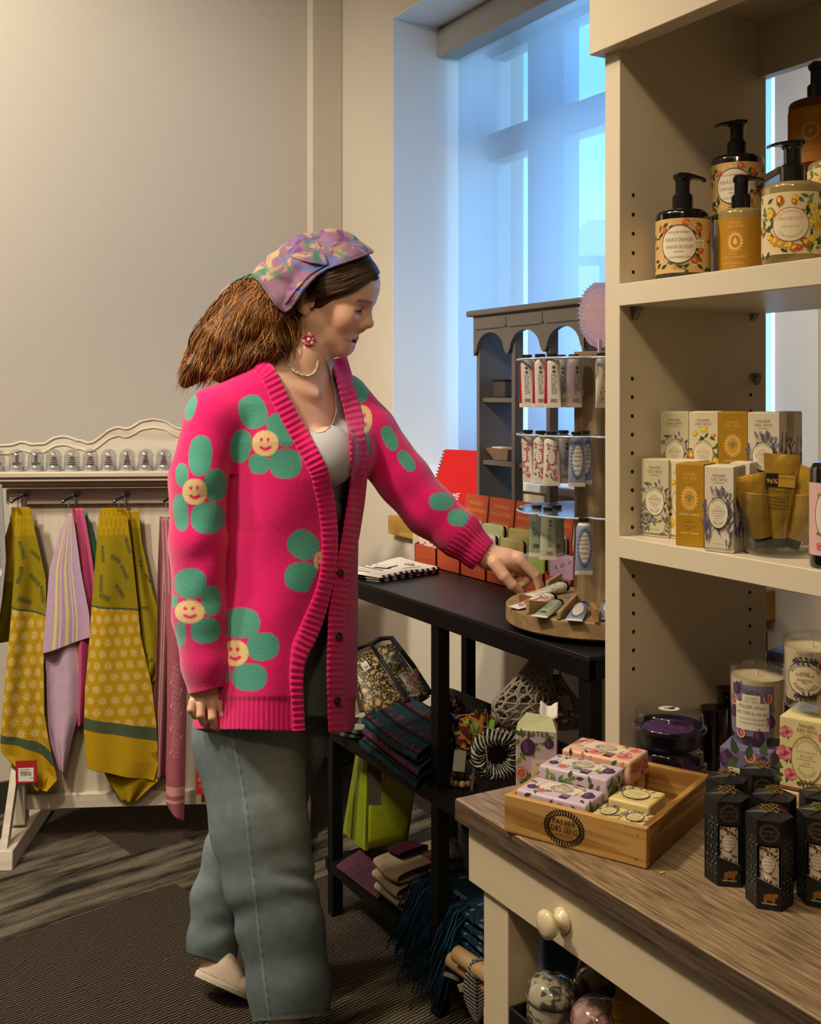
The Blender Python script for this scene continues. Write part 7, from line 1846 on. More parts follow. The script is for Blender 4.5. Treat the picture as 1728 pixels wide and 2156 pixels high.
def pack_proto():
    r = thing('gift_pack', 'dark gift pack', 'gift box', (0, 0, 0), 0, 'dark hexagonal gift packs')
    R_ = .0222; H = .086; hx = [(R_ * math.cos(math.pi / 6 + k * math.pi / 3), R_ * math.sin(math.pi / 6 + k * math.pi / 3)) for k in range(6)]
    fx = R_ * math.cos(math.pi / 6); m = MB('17161a'); wn = R_ * .5
    # five closed sides; the front one (towards -y) is open above a low pocket
    hx2 = [(R_ * math.cos(-math.pi / 2 + math.pi / 6 + k * math.pi / 3), R_ * math.sin(-math.pi / 2 + math.pi / 6 + k * math.pi / 3)) for k in range(6)]
    for k in range(5):
        a, b = hx2[k], hx2[(k + 1) % 6]; m.add([(*a, 0), (*b, 0), (*b, H), (*a, H)], [(0, 1, 2, 3)])
    a, b = hx2[5], hx2[0]; m.add([(*a, 0), (*b, 0), (*b, .022), (*a, .030)], [(0, 1, 2, 3)]); m.add([(*a, .062), (*b, .062), (*b, H), (*a, H)], [(0, 1, 2, 3)])
    m.add([(x, y, .0005) for x, y in hx2], [(5, 4, 3, 2, 1, 0)]); o = m.build('sleeve', PACK, r, local=True, smooth=None, solid=.0006)
    t = MB('1b1a1e'); pts = [(x, y, H) for x, y in hx2]
    for k in range(6):
        a, b = Vector(pts[k]), Vector(pts[(k + 1) % 6]); tw_ = Matrix.Rotation(.5, 3, 'Z'); c1 = tw_ @ Vector((a.x * .35, a.y * .35, H + .004)); c2 = tw_ @ Vector((b.x * .35, b.y * .35, H + .004))
        t.add([a, b, c2, c1], [(0, 1, 2, 3)]); t.add([a, c2, c1 + Vector((0, 0, .001))], [(0, 1, 2)]); t.add([c1, c2, Vector((0, 0, H + .0035))], [(0, 1, 2)])
    to = t.build('folded_top', PACK, r, local=True, smooth=None)
    bw = MB('b89a5c'); rn = random.Random(5)
    for k in range(7): a0 = rn.uniform(-.4, .5); bw.tube([(-.009 + .018 * u + rn.uniform(-.001, .001), (.005 * math.sin(u * 3 + k) - .002 + k * .0008) * 1., H + .0055 + .002 * math.sin(u * 3.1 + k)) for u in np.linspace(0, 1, 8)], .0004, 4)
    bw.build('gold_sprig', mat('gold print', vc=True, rough=.3, metal=.6), to, local=True)
    d = Decal(plane((0, -fx, 0), (1, 0, 0), (0, 0, 1), (0, -1, 0)), .0004); rn = random.Random(3)
    d.ring(0, .074, .0085, .008, .0006, '6a5630'); d.wreath(0, .074, .0085, .0078, '5c4a2a', 18, .002); d.text('PANIER', 0, .0745, .0036, '6a5630', wmax=.013); d.text('DES SENS', 0, .0705, .0036, '6a5630', wmax=.014)
    d.ell(.001, .0125, .0055, .0036, '8a5a24', .1); d.ell(-.0035, .0105, .0018, .004, '8a5a24'); d.ell(.004, .0105, .0016, .004, '8a5a24'); d.ell(.006, .0148, .0022, .002, '8a5a24'); d.rect(-.007, .007, .0055, .0068, '9a9a7a')
    for k in range(14): d.ell(rn.uniform(-.010, .010), rn.uniform(.004, .022), .0003, .0003, 'b8b0a0', 0, 5)
    d.line(-.0111, .030, .0111, .022, .0006, '8a8378'); d.build('front_print', PACK, o, local=True, smooth=None)
    for k in (0, 1, 4, 5):
        pass
    for k in (0, 4):
        a, b = Vector((*hx2[k], 0)), Vector((*hx2[(k + 1) % 6], 0)); ux = (b - a).normalized(); nn = Vector((ux.y, -ux.x, 0)); d = Decal(plane((a + b) / 2, ux, (0, 0, 1), nn), .0004)
        for j in range(3):
            u0 = -.006 + .006 * j; d.line(u0, .004, u0 + .002, .07, .0004, '4a5a4c')
            for q in range(12): d.leaf(u0 + .0003 * q, .010 + .005 * q, .005, .0014, 1.57 + (.7 if q % 2 else -.7), rn.choice(['56685a', '748070', '3c4a40']))
        d.build('side_print', PACK, o, local=True, smooth=None)
    d = Decal(lambda u, v, h: Vector((u, v, H + .0006 + h + .0016)), .0); 
    tb = MB('d8ccb8'); tb.grid(lambda u, v: (-.0090 + .018 * u, -fx + .0035 + .003 * math.sin(u * math.pi) * -1, .010 + .050 * v), 8, 2); to2 = tb.build('inner_tube', PRINT, r, local=True, smooth=180)
    d = Decal(lambda u, v, h: Vector((u, -fx + .0032 - .003 * math.cos(u / .0095 * 1.4) - h, v)), .0003)
    for k in range(60): d.leaf(rn.uniform(-.0085, .0085), rn.uniform(.012, .058), .0040, .0014, rn.uniform(.6, 2.5), rn.choice(['5a3238', '6a4248', '4a2a30']))
    d.bigell(-.001, .044, .0066, .0085, 'd8ccb8'); d.ring(-.001, .044, .0066, .0085, .0004, '5a3238')
    for k, t in enumerate(('CREME MAINS', 'LAVANDE', 'LAVENDER', 'HAND CREAM')): d.text(t, -.001, .049 - .0034 * k, .0021, '5a3238', wmax=.010)
    d.build('tube_print', PRINT, to2, local=True, smooth=None)
    return r
pk = pack_proto()
for i, (px, d_, ro, lab) in enumerate(((1530, 1.108, .12, 'dark gift pack with bear print nearest the wooden crate, front row'), (1619, 1.058, .0, 'dark gift pack standing foremost of all, bear and lavender tube fully seen'), (1727, 1.062, -.1, 'dark gift pack cut by the right edge of the photo, front row'), (1530, 1.158, .3, 'dark gift pack directly behind the one nearest the crate'), (1602, 1.182, .1, 'dark gift pack at the very back against the fig carton'), (1629, 1.108, .2, 'dark gift pack right behind the foremost one'), (1729, 1.112, -.2, 'dark gift pack behind the one cut by the right edge'))):
    p = W(px, 1800, d_); loc = (p.x, p.y, ZK); rz = facing(p) + math.pi / 2 + ro
    if i == 0: pk.location = loc; pk.rotation_euler = (0, 0, rz); pk['label'] = lab
    else: dup(pk, loc, rz, lab)

# ------------------------------------------------------------------ wooden crate of soaps
FRp = onZ(1361, 1832, ZK); ua = math.radians(-65); ux = Vector((math.cos(ua), math.sin(ua), 0)); vx = Vector((-ux.y, ux.x, 0)); CW_, CL_, CH_ = .172, .198, .0425
O_ = FRp - ux * CW_
PINE = wood('pine board', '8a6228', 'b98f50', 'x', .8, .55, 13., 18., .05, .45, .42); PINEV = wood('pine end grain', '7c5622', 'ae823f', 'y', .8, .55, 20., 18., .05, .45, .42)
crt = thing('soap_crate', 'open pine crate with black stamped emblem holding wrapped soaps', 'crate', (O_.x, O_.y, ZK), ua)
T_ = .0085
fb = MB().box(0, CW_, 0, T_, 0, CH_).build('front_board', PINE, crt, local=True, bevel=.001)
MB().box(0, CW_, CL_ - T_, CL_, 0, CH_).build('back_board', PINE, crt, local=True, bevel=.001)
MB().box(0, T_, T_, CL_ - T_, 0, CH_).build('side_board', PINEV, crt, local=True, bevel=.001); MB().box(CW_ - T_, CW_, T_, CL_ - T_, 0, CH_).build('side_board', PINEV, crt, local=True, bevel=.001)
MB().box(T_, CW_ - T_, T_, CL_ - T_, .001, .006).build('bottom_board', PINE, crt, local=True)
d = Decal(plane((CW_ * .44, 0, CH_ * .5), (1, 0, 0), (0, 0, 1), (0, -1, 0))); ik = '1c1512'
d.wreath(0, 0, .0215, .0165, ik, 40, .0042); d.wreath(0, 0, .0195, .0150, ik, 40, .0022); d.text('PANIER', 0, .0035, .0088, ik); d.text('DES SENS', 0, -.0045, .0088, ik, wmax=.033); d.text('EN PROVENCE', 0, -.0092, .0034, ik); d.build('stamped_emblem', PRINT, fb, local=True, smooth=None)
nl = MB('3a2c1c')
for x, z in ((CW_ - .012, .008), (CW_ - .010, .034)): nl.tube([(x, .0004, z), (x, -.0005, z)], .0007, 8)
nl.build('nail', VC, fb, local=True)
PAP = mat('soap wrapper', vc=True, rough=.4, spec=.4, var=.02, bump=.05, bscale=120)
def soap(u0, v0, z0, w, dp, h, kind, label, rot=0., tip=0.):
    """wrapped bar; u,v are crate coordinates of its near left corner"""
    c = O_ + ux * (u0 + w / 2) + vx * (v0 + dp / 2); r = thing('wrapped_soap', label, 'soap', (c.x, c.y, ZK + z0), ua + rot, 'wrapped soaps in the pine crate'); r.rotation_euler = (tip, 0, ua + rot)
    base = {'fig': 'c3b0c4', 'rose': 'd8b090', 'lav': 'd0bf82'}[kind]
    o = MB(base).box(-w / 2, w / 2, -dp / 2, dp / 2, 0, h).build('wrapper', PAP, r, local=True, bevel=.003, seg=3)
    d = Decal(lambda u, v, hh: Vector((u, v, h + hh)), .0003); e1 = Decal(lambda u, v, hh: Vector((w / 2 + hh, u, v)), .0003); e2 = Decal(lambda u, v, hh: Vector((u, -dp / 2 - hh, v)), .0003); rn = random.Random(int(u0 * 3000 + v0 * 700))
    W2, D2 = w / 2 - .003, dp / 2 - .003
    if kind in ('fig', 'rose'):
        for k in range(26):
            for dec, a, b, c_ in ((d, W2, D2, 0), (e1, D2, h * .5 - .003, h / 2), (e2, W2, h * .5 - .003, h / 2)): dec.leaf(rn.uniform(-a, a) * .86, c_ + rn.uniform(-b, b) * .8, .011, .0045, rn.uniform(0, 6), rn.choice(['4a6030', '5f7a3a', '38482a', '7c8c4a']) if kind == 'fig' or rn.random() < .35 else rn.choice(['d08a80', 'c4706c', 'dca898']))
        if kind == 'fig':
            for u, v, q, c_ in ((-.80, -.35, .0058, 0), (-.45, -.55, .0062, 1), (.82, .05, .0078, 0), (.25, .85, .004, 1)): d.fig(u * W2, v * D2, q, bool(c_), rn.uniform(-.5, .5))
        else:
            for u, v, q in ((.72, -.45, .0095), (-.15, -.62, .0075), (-.8, .5, .006), (.8, .6, .007)): d.rose(u * W2, v * D2, q, rn)
            for k in range(4): e1.rose(rn.uniform(-.6, .6) * D2, h * rn.uniform(.3, .8), .006, rn)
        d.rect(-.60 * W2, .52 * W2, -.34 * D2, .66 * D2, 'd2c7b2'); d.rect(-.78 * W2, .66 * W2, -.12 * D2, .46 * D2, 'd2c7b2'); d.wreath(0, .17 * D2, .0118, .0088, '2a2622', 26, .0026); d.text('PANIER', 0, .0055 + .0 * D2, .0046, '2a2622', wmax=.017); d.text('DES SENS', 0, .0008, .0046, '2a2622', wmax=.019)
        d.text('EXTRA DOUX', -.62 * W2, .30 * D2, .0026, '4a4438', 'C', rot=1.2); d.text('BLEND', .55 * W2, .0, .0030, '4a4438', 'C', rot=1.2); d.rect(.18 * W2, .42 * W2, -.85 * D2, -.42 * D2, '7a5068'); d.text('SHEA', .30 * W2, -.60 * D2, .0026, 'd8c8c8'); d.rect(.18 * W2, .42 * W2, -.97 * D2, -.80 * D2, '2a2228')
    else:
        for k in range(26):
            an = rn.uniform(0, 6.3); d.lav(.74 * W2 * math.cos(an) * 1.05, .74 * D2 * math.sin(an) - .003, .0105, 1.57 + rn.uniform(-.7, .7), '5c6248', '4c4264')
        for k in range(10): e1.lav(rn.uniform(-.8, .8) * D2, h * .12, .016, 1.57 + rn.uniform(-.4, .4), '6a6a40', '5a4a50'); e2.lav(rn.uniform(-.8, .8) * W2, h * .12, .016, 1.57 + rn.uniform(-.4, .4), '6a6a40', '5a4a50')
        a, b = min(W2, D2 * 1.15) * .66, D2 * .66; d.bigell(-.05 * W2, -.03 * D2, a * 1.05, b * 1.05, '6a6038'); d.bigell(-.05 * W2, -.03 * D2, a, b, 'd2c48c'); ink = '4a4230'; cu, cv = -.05 * W2, -.03 * D2
        d.arc('SAVON VEGETAL', cu, cv, a * .80, b * .78, .0042, ink, True, 2.1); d.arc('VEGETABLE SOAP', cu, cv, a * .80, b * .82, .0042, ink, False, 2.1); d.text('LAVANDE', cu, cv + .0008, .0048, ink, wmax=a * 1.35); d.text('LAVENDER', cu, cv - .0042, .0028, ink); d.text('HUILE ESSENTIELLE', cu, cv + .0066, .0018, ink); d.line(cu - a * .6, cv - .0008, cu + a * .6, cv - .0008, .0003, ink); SENS(d, -.3 * W2, D2 * .90, .0028, '7a6c40', False)
    d.build('top_print', PRINT, o, local=True, smooth=None)
    for q, nm in ((e1, 'end_print'), (e2, 'side_print')):
        if q.v: q.build(nm, PRINT, o, local=True, smooth=None)
    return r
soap(.0095, .0105, .018, .088, .050, .030, 'fig', 'lilac fig-print soap at the front of the crate')
soap(.0105, .064, .0065, .088, .050, .028, 'fig', 'lower fig-print soap under the second one in the crate'); soap(.0105, .063, .035, .088, .050, .026, 'fig', 'lilac fig-print soap stacked second from front of the crate')
soap(.0100, .119, .0065, .088, .056, .030, 'rose', 'lower peach soap under the rose one at the back of the crate'); soap(.0115, .120, .037, .090, .056, .028, 'rose', 'peach rose-print soap stacked highest at back left of the crate')
soap(.0100, .0105, .0065, .086, .050, .0112, 'fig', 'flat fig soap at the bottom front of the crate')
soap(.1000, .0110, .0065, .031, .040, .0325, 'lav', 'yellow lavender soap at front of the crate, left of the pair'); soap(.1315, .0110, .0065, .031, .040, .0325, 'lav', 'yellow lavender soap at front of the crate, right of the pair')
soap(.1020, .056, .0065, .050, .050, .038, 'lav', 'yellow lavender soap alone in the middle of the crate')
# opened tester carton
p = W(1130, 1600, 1.345); r = thing('tester_carton', 'opened fig soap carton with TESTER handwritten on its torn flap behind the crate', 'box', (p.x, p.y, ZK), math.radians(-40))
w, dp, h = .050, .034, .082; o = MB('b9a9b4').box(-w / 2, w / 2, -dp / 2, dp / 2, 0, h).build('carton', PAP, r, local=True, bevel=.001)
fl = MB('a8ad84'); fl.hexa([Vector(v) for v in ((-w / 2, -dp / 2, h), (w / 2, -dp / 2, h), (w / 2, dp / 2, h), (-w / 2, dp / 2, h), (-w / 2 + .012, -.002, h + .018), (w / 2 - .006, -.002, h + .014), (w / 2 - .006, .002, h + .014), (-w / 2 + .012, .002, h + .018))]); fl.build('flap', PAP, r, local=True)
tf = MB('cfcac4'); tf.grid(lambda u, v: (.004 + .022 * u, -.004 + .012 * v + .004 * math.sin(5 * u), h + .012 + .016 * v + .004 * math.sin(6 * u + 2)), 5, 5); tf.build('torn_paper', PAP, r, local=True, solid=.0006)
d = Decal(plane((0, -dp / 2, 0), (1, 0, 0), (0, 0, 1), (0, -1, 0)), .0003); rn = random.Random(4)
for k in range(30): d.leaf(rn.uniform(-.022, .022), rn.uniform(.004, h - .004), .013, .005, rn.uniform(0, 6), rn.choice(['4a6030', '5f7a3a', '7c8c4a']))
for u, v, q, c_ in ((-.010, .062, .0095, 0), (.016, .068, .006, 0), (-.018, .030, .007, 1)): d.fig(u, v, q, bool(c_))
d.rect(-.006, .018, .008, .048, 'd0c5b2'); d.text('BLEND', .006, .040, .004, '3a342c'); d.wreath(.006, .020, .008, .011, '2a2622', 18, .0026); d.text('PANIER', .006, .021, .0035, '2a2622', wmax=.012); d.text('DES SENS', .006, .017, .0035, '2a2622', wmax=.013); d.text('TESTER', .0, h - .006, .0095, '14100c', sx=1.1); d.build('front_print', PRINT, o, local=True, smooth=None)
cr_ = MB('b99a40'); q = onZ(1394, 1838, ZK); cr_.ell((q.x, q.y, ZK + .0008), (.004, .002, .0009), 8); tag(cr_.build('crumb', VC), 'tiny yellow crumb lying on the counter right of the crate', 'crumb')
# ------------------------------------------------------------------ lower shelves of the black table
def slab(fr, th, name, mat_, parent, bev=.01, puff=0., fn=None, nu=24, nv=24, col=None, colfn=None):
    """cushion-like slab: fr four corner points of its front (BL,BR,TR,TL), th thickness away from us, puffed"""
    a, b, c, d = [Vector(v) for v in fr]; n = (b - a).cross(d - a).normalized()
    if n.dot(Vector((-S30, -C30, 0))) < 0: n = -n
    m = MB(col or (1, 1, 1))
    def P(u, v, s):
        e = 16 * u * (1 - u) * v * (1 - v); k = min(1, min(u, 1 - u, v, 1 - v) / .07) ** .5
        return (a * (1 - u) + b * u) * (1 - v) + (d * (1 - u) + c * u) * v - n * (th / 2) + n * s * (th / 2 * k + puff * e)
    m.grid(lambda u, v: P(u, v, 1), nu, nv, colfn=colfn); m.grid(lambda u, v: P(1 - u, v, -1), nu, nv, colfn=colfn)
    return m.build(name, mat_, parent, smooth=60), P, n
def wing():
    """butterfly-wing print: pale gold cells with dark veins"""
    m, t, b = bsdf('wing print'); b.inputs['Roughness'].default_value = .5; N = t.nodes.new; L = t.links.new; co = N('ShaderNodeTexCoord')
    v1 = N('ShaderNodeTexVoronoi'); v1.feature = 'DISTANCE_TO_EDGE'; v1.inputs['Scale'].default_value = 55; L(co.outputs['Object'], v1.inputs['Vector'])
    v2 = N('ShaderNodeTexVoronoi'); v2.feature = 'DISTANCE_TO_EDGE'; v2.inputs['Scale'].default_value = 130; L(co.outputs['Object'], v2.inputs['Vector'])
    nz = N('ShaderNodeTexNoise'); nz.inputs['Scale'].default_value = 14; L(co.outputs['Object'], nz.inputs['Vector'])
    mx = N('ShaderNodeMix'); L(nz.outputs['Fac'], mx.inputs[0]); L(v1.outputs['Distance'], mx.inputs[2]); L(v2.outputs['Distance'], mx.inputs[3])
    r = N('ShaderNodeValToRGB'); r.color_ramp.elements[0].position = .09; r.color_ramp.elements[0].color = (*lin('0f0b06'), 1); r.color_ramp.elements[1].position = .24; r.color_ramp.elements[1].color = (*lin('b89a55'), 1)
    L(mx.outputs[0], r.inputs[0]); L(r.outputs[0], b.inputs['Base Color']); return m
WING = wing(); BLKF = mat('black fabric', '0f0f12', .8, var=.2)
r = thing('cosmetic_bag', 'gold and black butterfly-wing print bag leaning on the middle shelf, small white sticker', 'bag', onZ(780, 1512, MS))
o, P_, n_ = slab([W(772, 1514, 2.69), W(857, 1478, 2.72), W(780, 1357, 2.86), W(733, 1384, 2.82)], .035, 'bag_body', WING, r, puff=.010)
edge = [W(733, 1384, 2.83), W(752, 1366, 2.86), W(780, 1356, 2.88), W(820, 1415, 2.82), W(858, 1477, 2.74)]
MB().tube(edge, .0055, 8).build('zip_edge', BLKF, r, smooth=180)
d = Decal(lambda u, v, h: P_(.45 + u * 2.2, .72 + v * 1.8, 1) + n_ * (h + .0012)); d.rect(-.05, .05, -.042, .042, 'b8b4ac', 4); d.barcode(-.03, -.03, .06, .03); d.build('sticker', PRINT, r, smooth=None)
r = thing('cosmetic_bag', 'second butterfly-wing print bag standing behind the first, under a clear plastic holder', 'bag', onZ(870, 1478, MS))
slab([W(866, 1482, 2.82), W(904, 1458, 2.84), W(824, 1347, 2.98), W(783, 1358, 2.97)], .04, 'bag_body', WING, r, puff=.012)
MB().tube([W(780, 1357, 2.95), W(800, 1345, 2.97), W(824, 1343, 2.98), W(868, 1400, 2.91), W(906, 1460, 2.84)], .007, 8).build('zip_edge', BLKF, r, smooth=180)
pl = MB(); q = [W(828, 1470, 2.80), W(882, 1462, 2.78), W(880, 1404, 2.80), W(828, 1432, 2.82)]; pl.hexa([q[0], q[1], q[1] + Vector((.002, .002, 0)), q[0] + Vector((.002, .002, 0)), q[3], q[2], q[2] + Vector((.002, .002, 0)), q[3] + Vector((.002, .002, 0))]); tag(pl.build('plastic_holder', clear('acrylic', (.93, .96, 1.0), .93, .05, 1.6)), 'clear plastic leaflet holder in front of the second butterfly-wing bag', 'holder')
r = thing('price_tag', 'long white card tag with oval logo hanging beside the butterfly-wing bag', 'tag', W(744, 1478, 2.60))
q = [W(730, 1454, 2.61), W(745, 1452, 2.60), W(757, 1502, 2.60), W(738, 1506, 2.61)]; tb = MB('b3a892'); tb.hexa([q[3], q[2], q[2] - n_ * .001, q[3] - n_ * .001, q[0], q[1], q[1] - n_ * .001, q[0] - n_ * .001]); tb.build('tag_card', VC, r)
d = Decal(lambda u, v, h: (q[3] * (1 - u) + q[2] * u) * (1 - v) + (q[0] * (1 - u) + q[1] * u) * v + n_ * (h + .0004)); d.ell(.5, .55, .26, .17, '4a463e'); d.ell(.5, .55, .18, .12, 'a89c86'); d.lines(.25, .18, .5, 2, .07, .02, '6a645a'); d.build('tag_print', PRINT, r, smooth=None)
# folded woven throws
def weave(u, v, s=0):
    x, y = u * 10, v * 8 + s
    if abs((y % 2) - 1) < .12: return '12141c'
    if (y % 4) < 1.0 and abs((x % 1) - .5) < (y % 1) * .45: return '7c1e2e'
    if 2.0 < (y % 4) < 2.9 and (x * 2 % 1) < .22: return '7a2036'
    return ['1a3a46', '234a56', '122430'][int(x * 7 + y * 11) % 3]
def pile(corners, z0, layers, lh, name, label, cat, colf, grp=None, m_=None, wav=.006):
    """folded cloth lying flat: corners are floor points, layers stacked"""
    c = sum((Vector(k) for k in corners), Vector()) / 4; r = thing(name, label, cat, (c.x, c.y, z0), 0, grp); a, b, cc, d_ = [Vector((k[0], k[1], 0)) for k in corners]
    for l in range(layers):
        rn = random.Random(l + int(z0 * 100)); sc_ = 1 - .03 * l; off = Vector((rn.uniform(-.006, .006), rn.uniform(-.006, .006), 0))
        def fn(u, v):
            # closed rounded layer: bottom half then top half around v
            t = v * 2 * math.pi; vv = .5 - .5 * math.cos(t) if True else 0; up = math.sin(t)
            p = (a * (1 - u) + b * u) * (1 - vv) + (d_ * (1 - u) + cc * u) * vv; ctr = Vector((c.x, c.y, 0)); p = ctr + (p - ctr) * sc_ + off
            k = abs(up) ** .35 * (1 if up > 0 else -1)
            return (p.x, p.y, z0 + lh * (l + .5) + lh * .49 * k + (wav * math.sin(5 * u + 3 * vv + l) * (.4 + l * .4) if up > 0 or l else 0) * .6)
        m = MB(); m.grid(fn, 48, 40, wrap=False, colfn=lambda u, v, l=l: colf(u, abs(2 * v - 1) if v < .5 else 1 - (v - .5) * 2, l)); m.build('fold', m_ or VCF, r, smooth=180)
    return r
pile([onZ(758, 1560, MS + .02), onZ(880, 1652, MS + .02), onZ(972, 1585, MS + .02), onZ(880, 1505, MS + .02)], MS + .001, 3, .026, 'folded_throw', 'teal and black throw with red woven motifs folded on the middle shelf', 'blanket', lambda u, v, l: weave(u, v, l))
pile([onZ(708, 1552, MS), onZ(760, 1560, MS), onZ(790, 1520, MS), onZ(730, 1508, MS)], MS + .001, 2, .012, 'folded_cloth', 'black and cream gingham cloth folded at the left corner of middle shelf', 'cloth', lambda u, v, l: ['141414', '8f8a7e', '4a4844', '8f8a7e'][(int(u * 5) % 2) * 2 + int(v * 5) % 2])
r = thing('pouch', 'dark slate pouch with curved top lying behind the scrunchies', 'pouch', onZ(990, 1500, MS))
slab([W(925, 1500, 2.62), W(1040, 1520, 2.40), W(1035, 1482, 2.46), W(936, 1442, 2.66)], .05, 'pouch_body', mat('slate fabric', '1c1d24', .75, var=.1), r, puff=.02)
# scrunchies: gathered rings
def scrunchie(px, py, d_, R, rr, nm, label, colf, tilt=(0, 0), seed=1, n=120, am=1.):
    c = W(px, py, d_); r = thing(nm, label, 'scrunchie', c, 0, 'patterned scrunchies'); M = Matrix.Rotation(math.radians(-30), 3, 'Z') @ Matrix.Rotation(tilt[0], 3, 'X') @ Matrix.Rotation(tilt[1], 3, 'Y'); rn = random.Random(seed)
    ph_ = [rn.uniform(0, 6.3) for _ in range(4)]
    def fn(u, v):
        a, b = 2 * math.pi * u, 2 * math.pi * v; w = rr * (1 + am * .22 * math.sin(13 * a + ph_[0] + 2 * math.sin(b)) + am * .12 * math.sin(29 * a + ph_[1]))
        q = (R + w * math.cos(b)); return M @ Vector((q * math.cos(a), w * math.sin(b) * 1.0, q * math.sin(a)))
    m = MB(); m.grid(fn, n, 26, wrap=True, colfn=colf); m.build('gathered_fabric', VCF, r, local=True, smooth=180); return r, M
def floral(cols, f):
    def g(u, v):
        q = math.sin(u * f + 3 * math.sin(v * 9)) + math.sin(v * f * .35 + 2 * math.sin(u * 17)) + .5 * math.sin(u * 71 + v * 23)
        return cols[0] if q > .9 else (cols[1] if q > .2 else (cols[2] if q > -.7 else cols[3]))
    return g
scrunchie(944, 1494, 2.44, .020, .016, 'scrunchie', 'small maroon line-print scrunchie beside the middle table leg', floral(['1a0a0e', '4a1620', '5a1c28', '8f8480'], 60), (.5, .3), 3, 70)
scrunchie(955, 1540, 2.40, .026, .020, 'scrunchie', 'navy and white floral scrunchie below the maroon one', floral(['8a8890', '12142a', '161a30', '0c0e1c'], 66), (.3, .2), 4, 80)
scrunchie(1016, 1550, 2.36, .028, .030, 'scrunchie', 'large green and brown leaf-print scrunchie tied with twine', floral(['6f8a34', '2c1a12', '8a5a24', '4c1a18'], 50), (.5, .2), 5, 110)
r, M = scrunchie(1046, 1588, 2.31, .040, .0185, 'scrunchie', 'black and white zigzag striped scrunchie with wide dark hole', lambda u, v: 'a8a49c' if (u * 34 + (2.2 * abs((v * 2 % 1) - .5))) % 1 < .48 else '0e0e10', (.15, .15), 6, 240, .4)
MB('0a0a0c').ell((0, 0, 0), (.026, .005, .026), 20, M).build('hole_shade', VC, r, local=True)  # black disc added to stand for the shade inside the ring
tw_ = MB('9c8350'); tw_.tube([W(1000, 1545, 2.27), W(1012, 1548, 2.26), W(1022, 1570, 2.25), W(1026, 1600, 2.25), W(1028, 1622, 2.25)], .0012, 6); tw_.tube([W(962, 1508, 2.3), W(985, 1504, 2.28), W(1012, 1528, 2.27), W(1070, 1545, 2.26), W(1095, 1530, 2.26)], .0011, 6); tag(tw_.build('twine', VC), 'thin jute twine tied over the green and striped scrunchies', 'string')
def card(px, py, d_, w, h, col, label, rot=0., nm='paper_tag', cat='tag', grp=None):
    c = W(px, py, d_); m = MB(col); m.obox((0, 0, 0), (w, .0012, h), Matrix.Rotation(math.radians(-30), 3, 'Z') @ Matrix.Rotation(rot, 3, 'Y')); o = m.build(nm, VC); o.location = c; return tag(o, label, cat, grp)
card(967, 1602, 2.33, .026, .046, '8f8a80', 'rounded white tag hanging under the green scrunchie', .1)
card(995, 1640, 2.33, .006, .05, '5a564e', 'narrow dark tag edge below the scrunchies', .1)
for k, (px, py, lab) in enumerate(((940, 1622, 'tan wooden bead bracelet on shelf under the scrunchies, left one'), (972, 1640, 'tan wooden bead bracelet on shelf under the scrunchies, right one'))):
    r = thing('bead_bracelet', lab, 'bracelet', (*onZ(px, py + 12, MS).xy, MS)); m = MB()
    for j in range(12): a = 2 * math.pi * j / 12; m.ell((.026 * math.cos(a), .026 * math.sin(a), .009), .0085, 10, col=['6a4a2a', '3a2a1c', '8a6a3c'][j % 3])
    m.build('beads', VC, r, local=True)
# crocheted net bags hanging below the table top
NET = mat('cotton cord', '857c6c', .9, var=.15, vscale=200, bump=.4, bscale=600)
def netbag(px0, py0, px1, py1, d_, w, label, rows, colsn):
    top, bot = W(px0, py0, d_), W(px1, py1, d_); r = thing('net_bag', label, 'bag', top); L_ = top.z - bot.z
    def S(a, t): k = (.16 + .84 * min(1, t * 1.5) ** 1.2) * math.sqrt(max(0, 1 - max(0, (t - .62) / .40) ** 2)); q = top.lerp(bot, t); return q + Vector((C30, -S30, 0)) * (w * k * math.cos(a)) + Vector((S30, C30, 0)) * (w * .55 * k * math.sin(a))
    m = MB()
    for j in range(colsn):
        for sg in (-1, 1): m.tube([S(2 * math.pi * j / colsn + sg * 1.5 * i / rows + .12 * math.sin(i * 2.1 + j), .02 + .96 * i / rows) for i in range(rows + 1)], .0030, 5)
    for i in range(1, 9): m.tube([S(a, .1 + i / 9.5) for a in np.linspace(0, 2 * math.pi, 20)[:-1]], .0022, 5, closed=True)
    m.build('netting', NET, r, smooth=180)
    h = MB(); up = Vector((top.x, top.y, TZ - .043)); h.tube([S(0, .03), top.lerp(up, .6) + Vector((.006, 0, 0)), up, top.lerp(up, .6) - Vector((.006, 0, 0)), S(math.pi, .03)], .0022, 6); h.build('handle', NET, r, smooth=180)
netbag(1142, 1372, 1088, 1532, 2.16, .066, 'crocheted cream net bag hanging under the black table top, larger one', 16, 13)
netbag(1170, 1420, 1192, 1535, 2.22, .050, 'second net bag hanging behind the table leg, white tag inside', 12, 10)
card(1190, 1480, 2.16, .020, .03, '8c887e', 'white paper tag inside the second net bag', -.4)

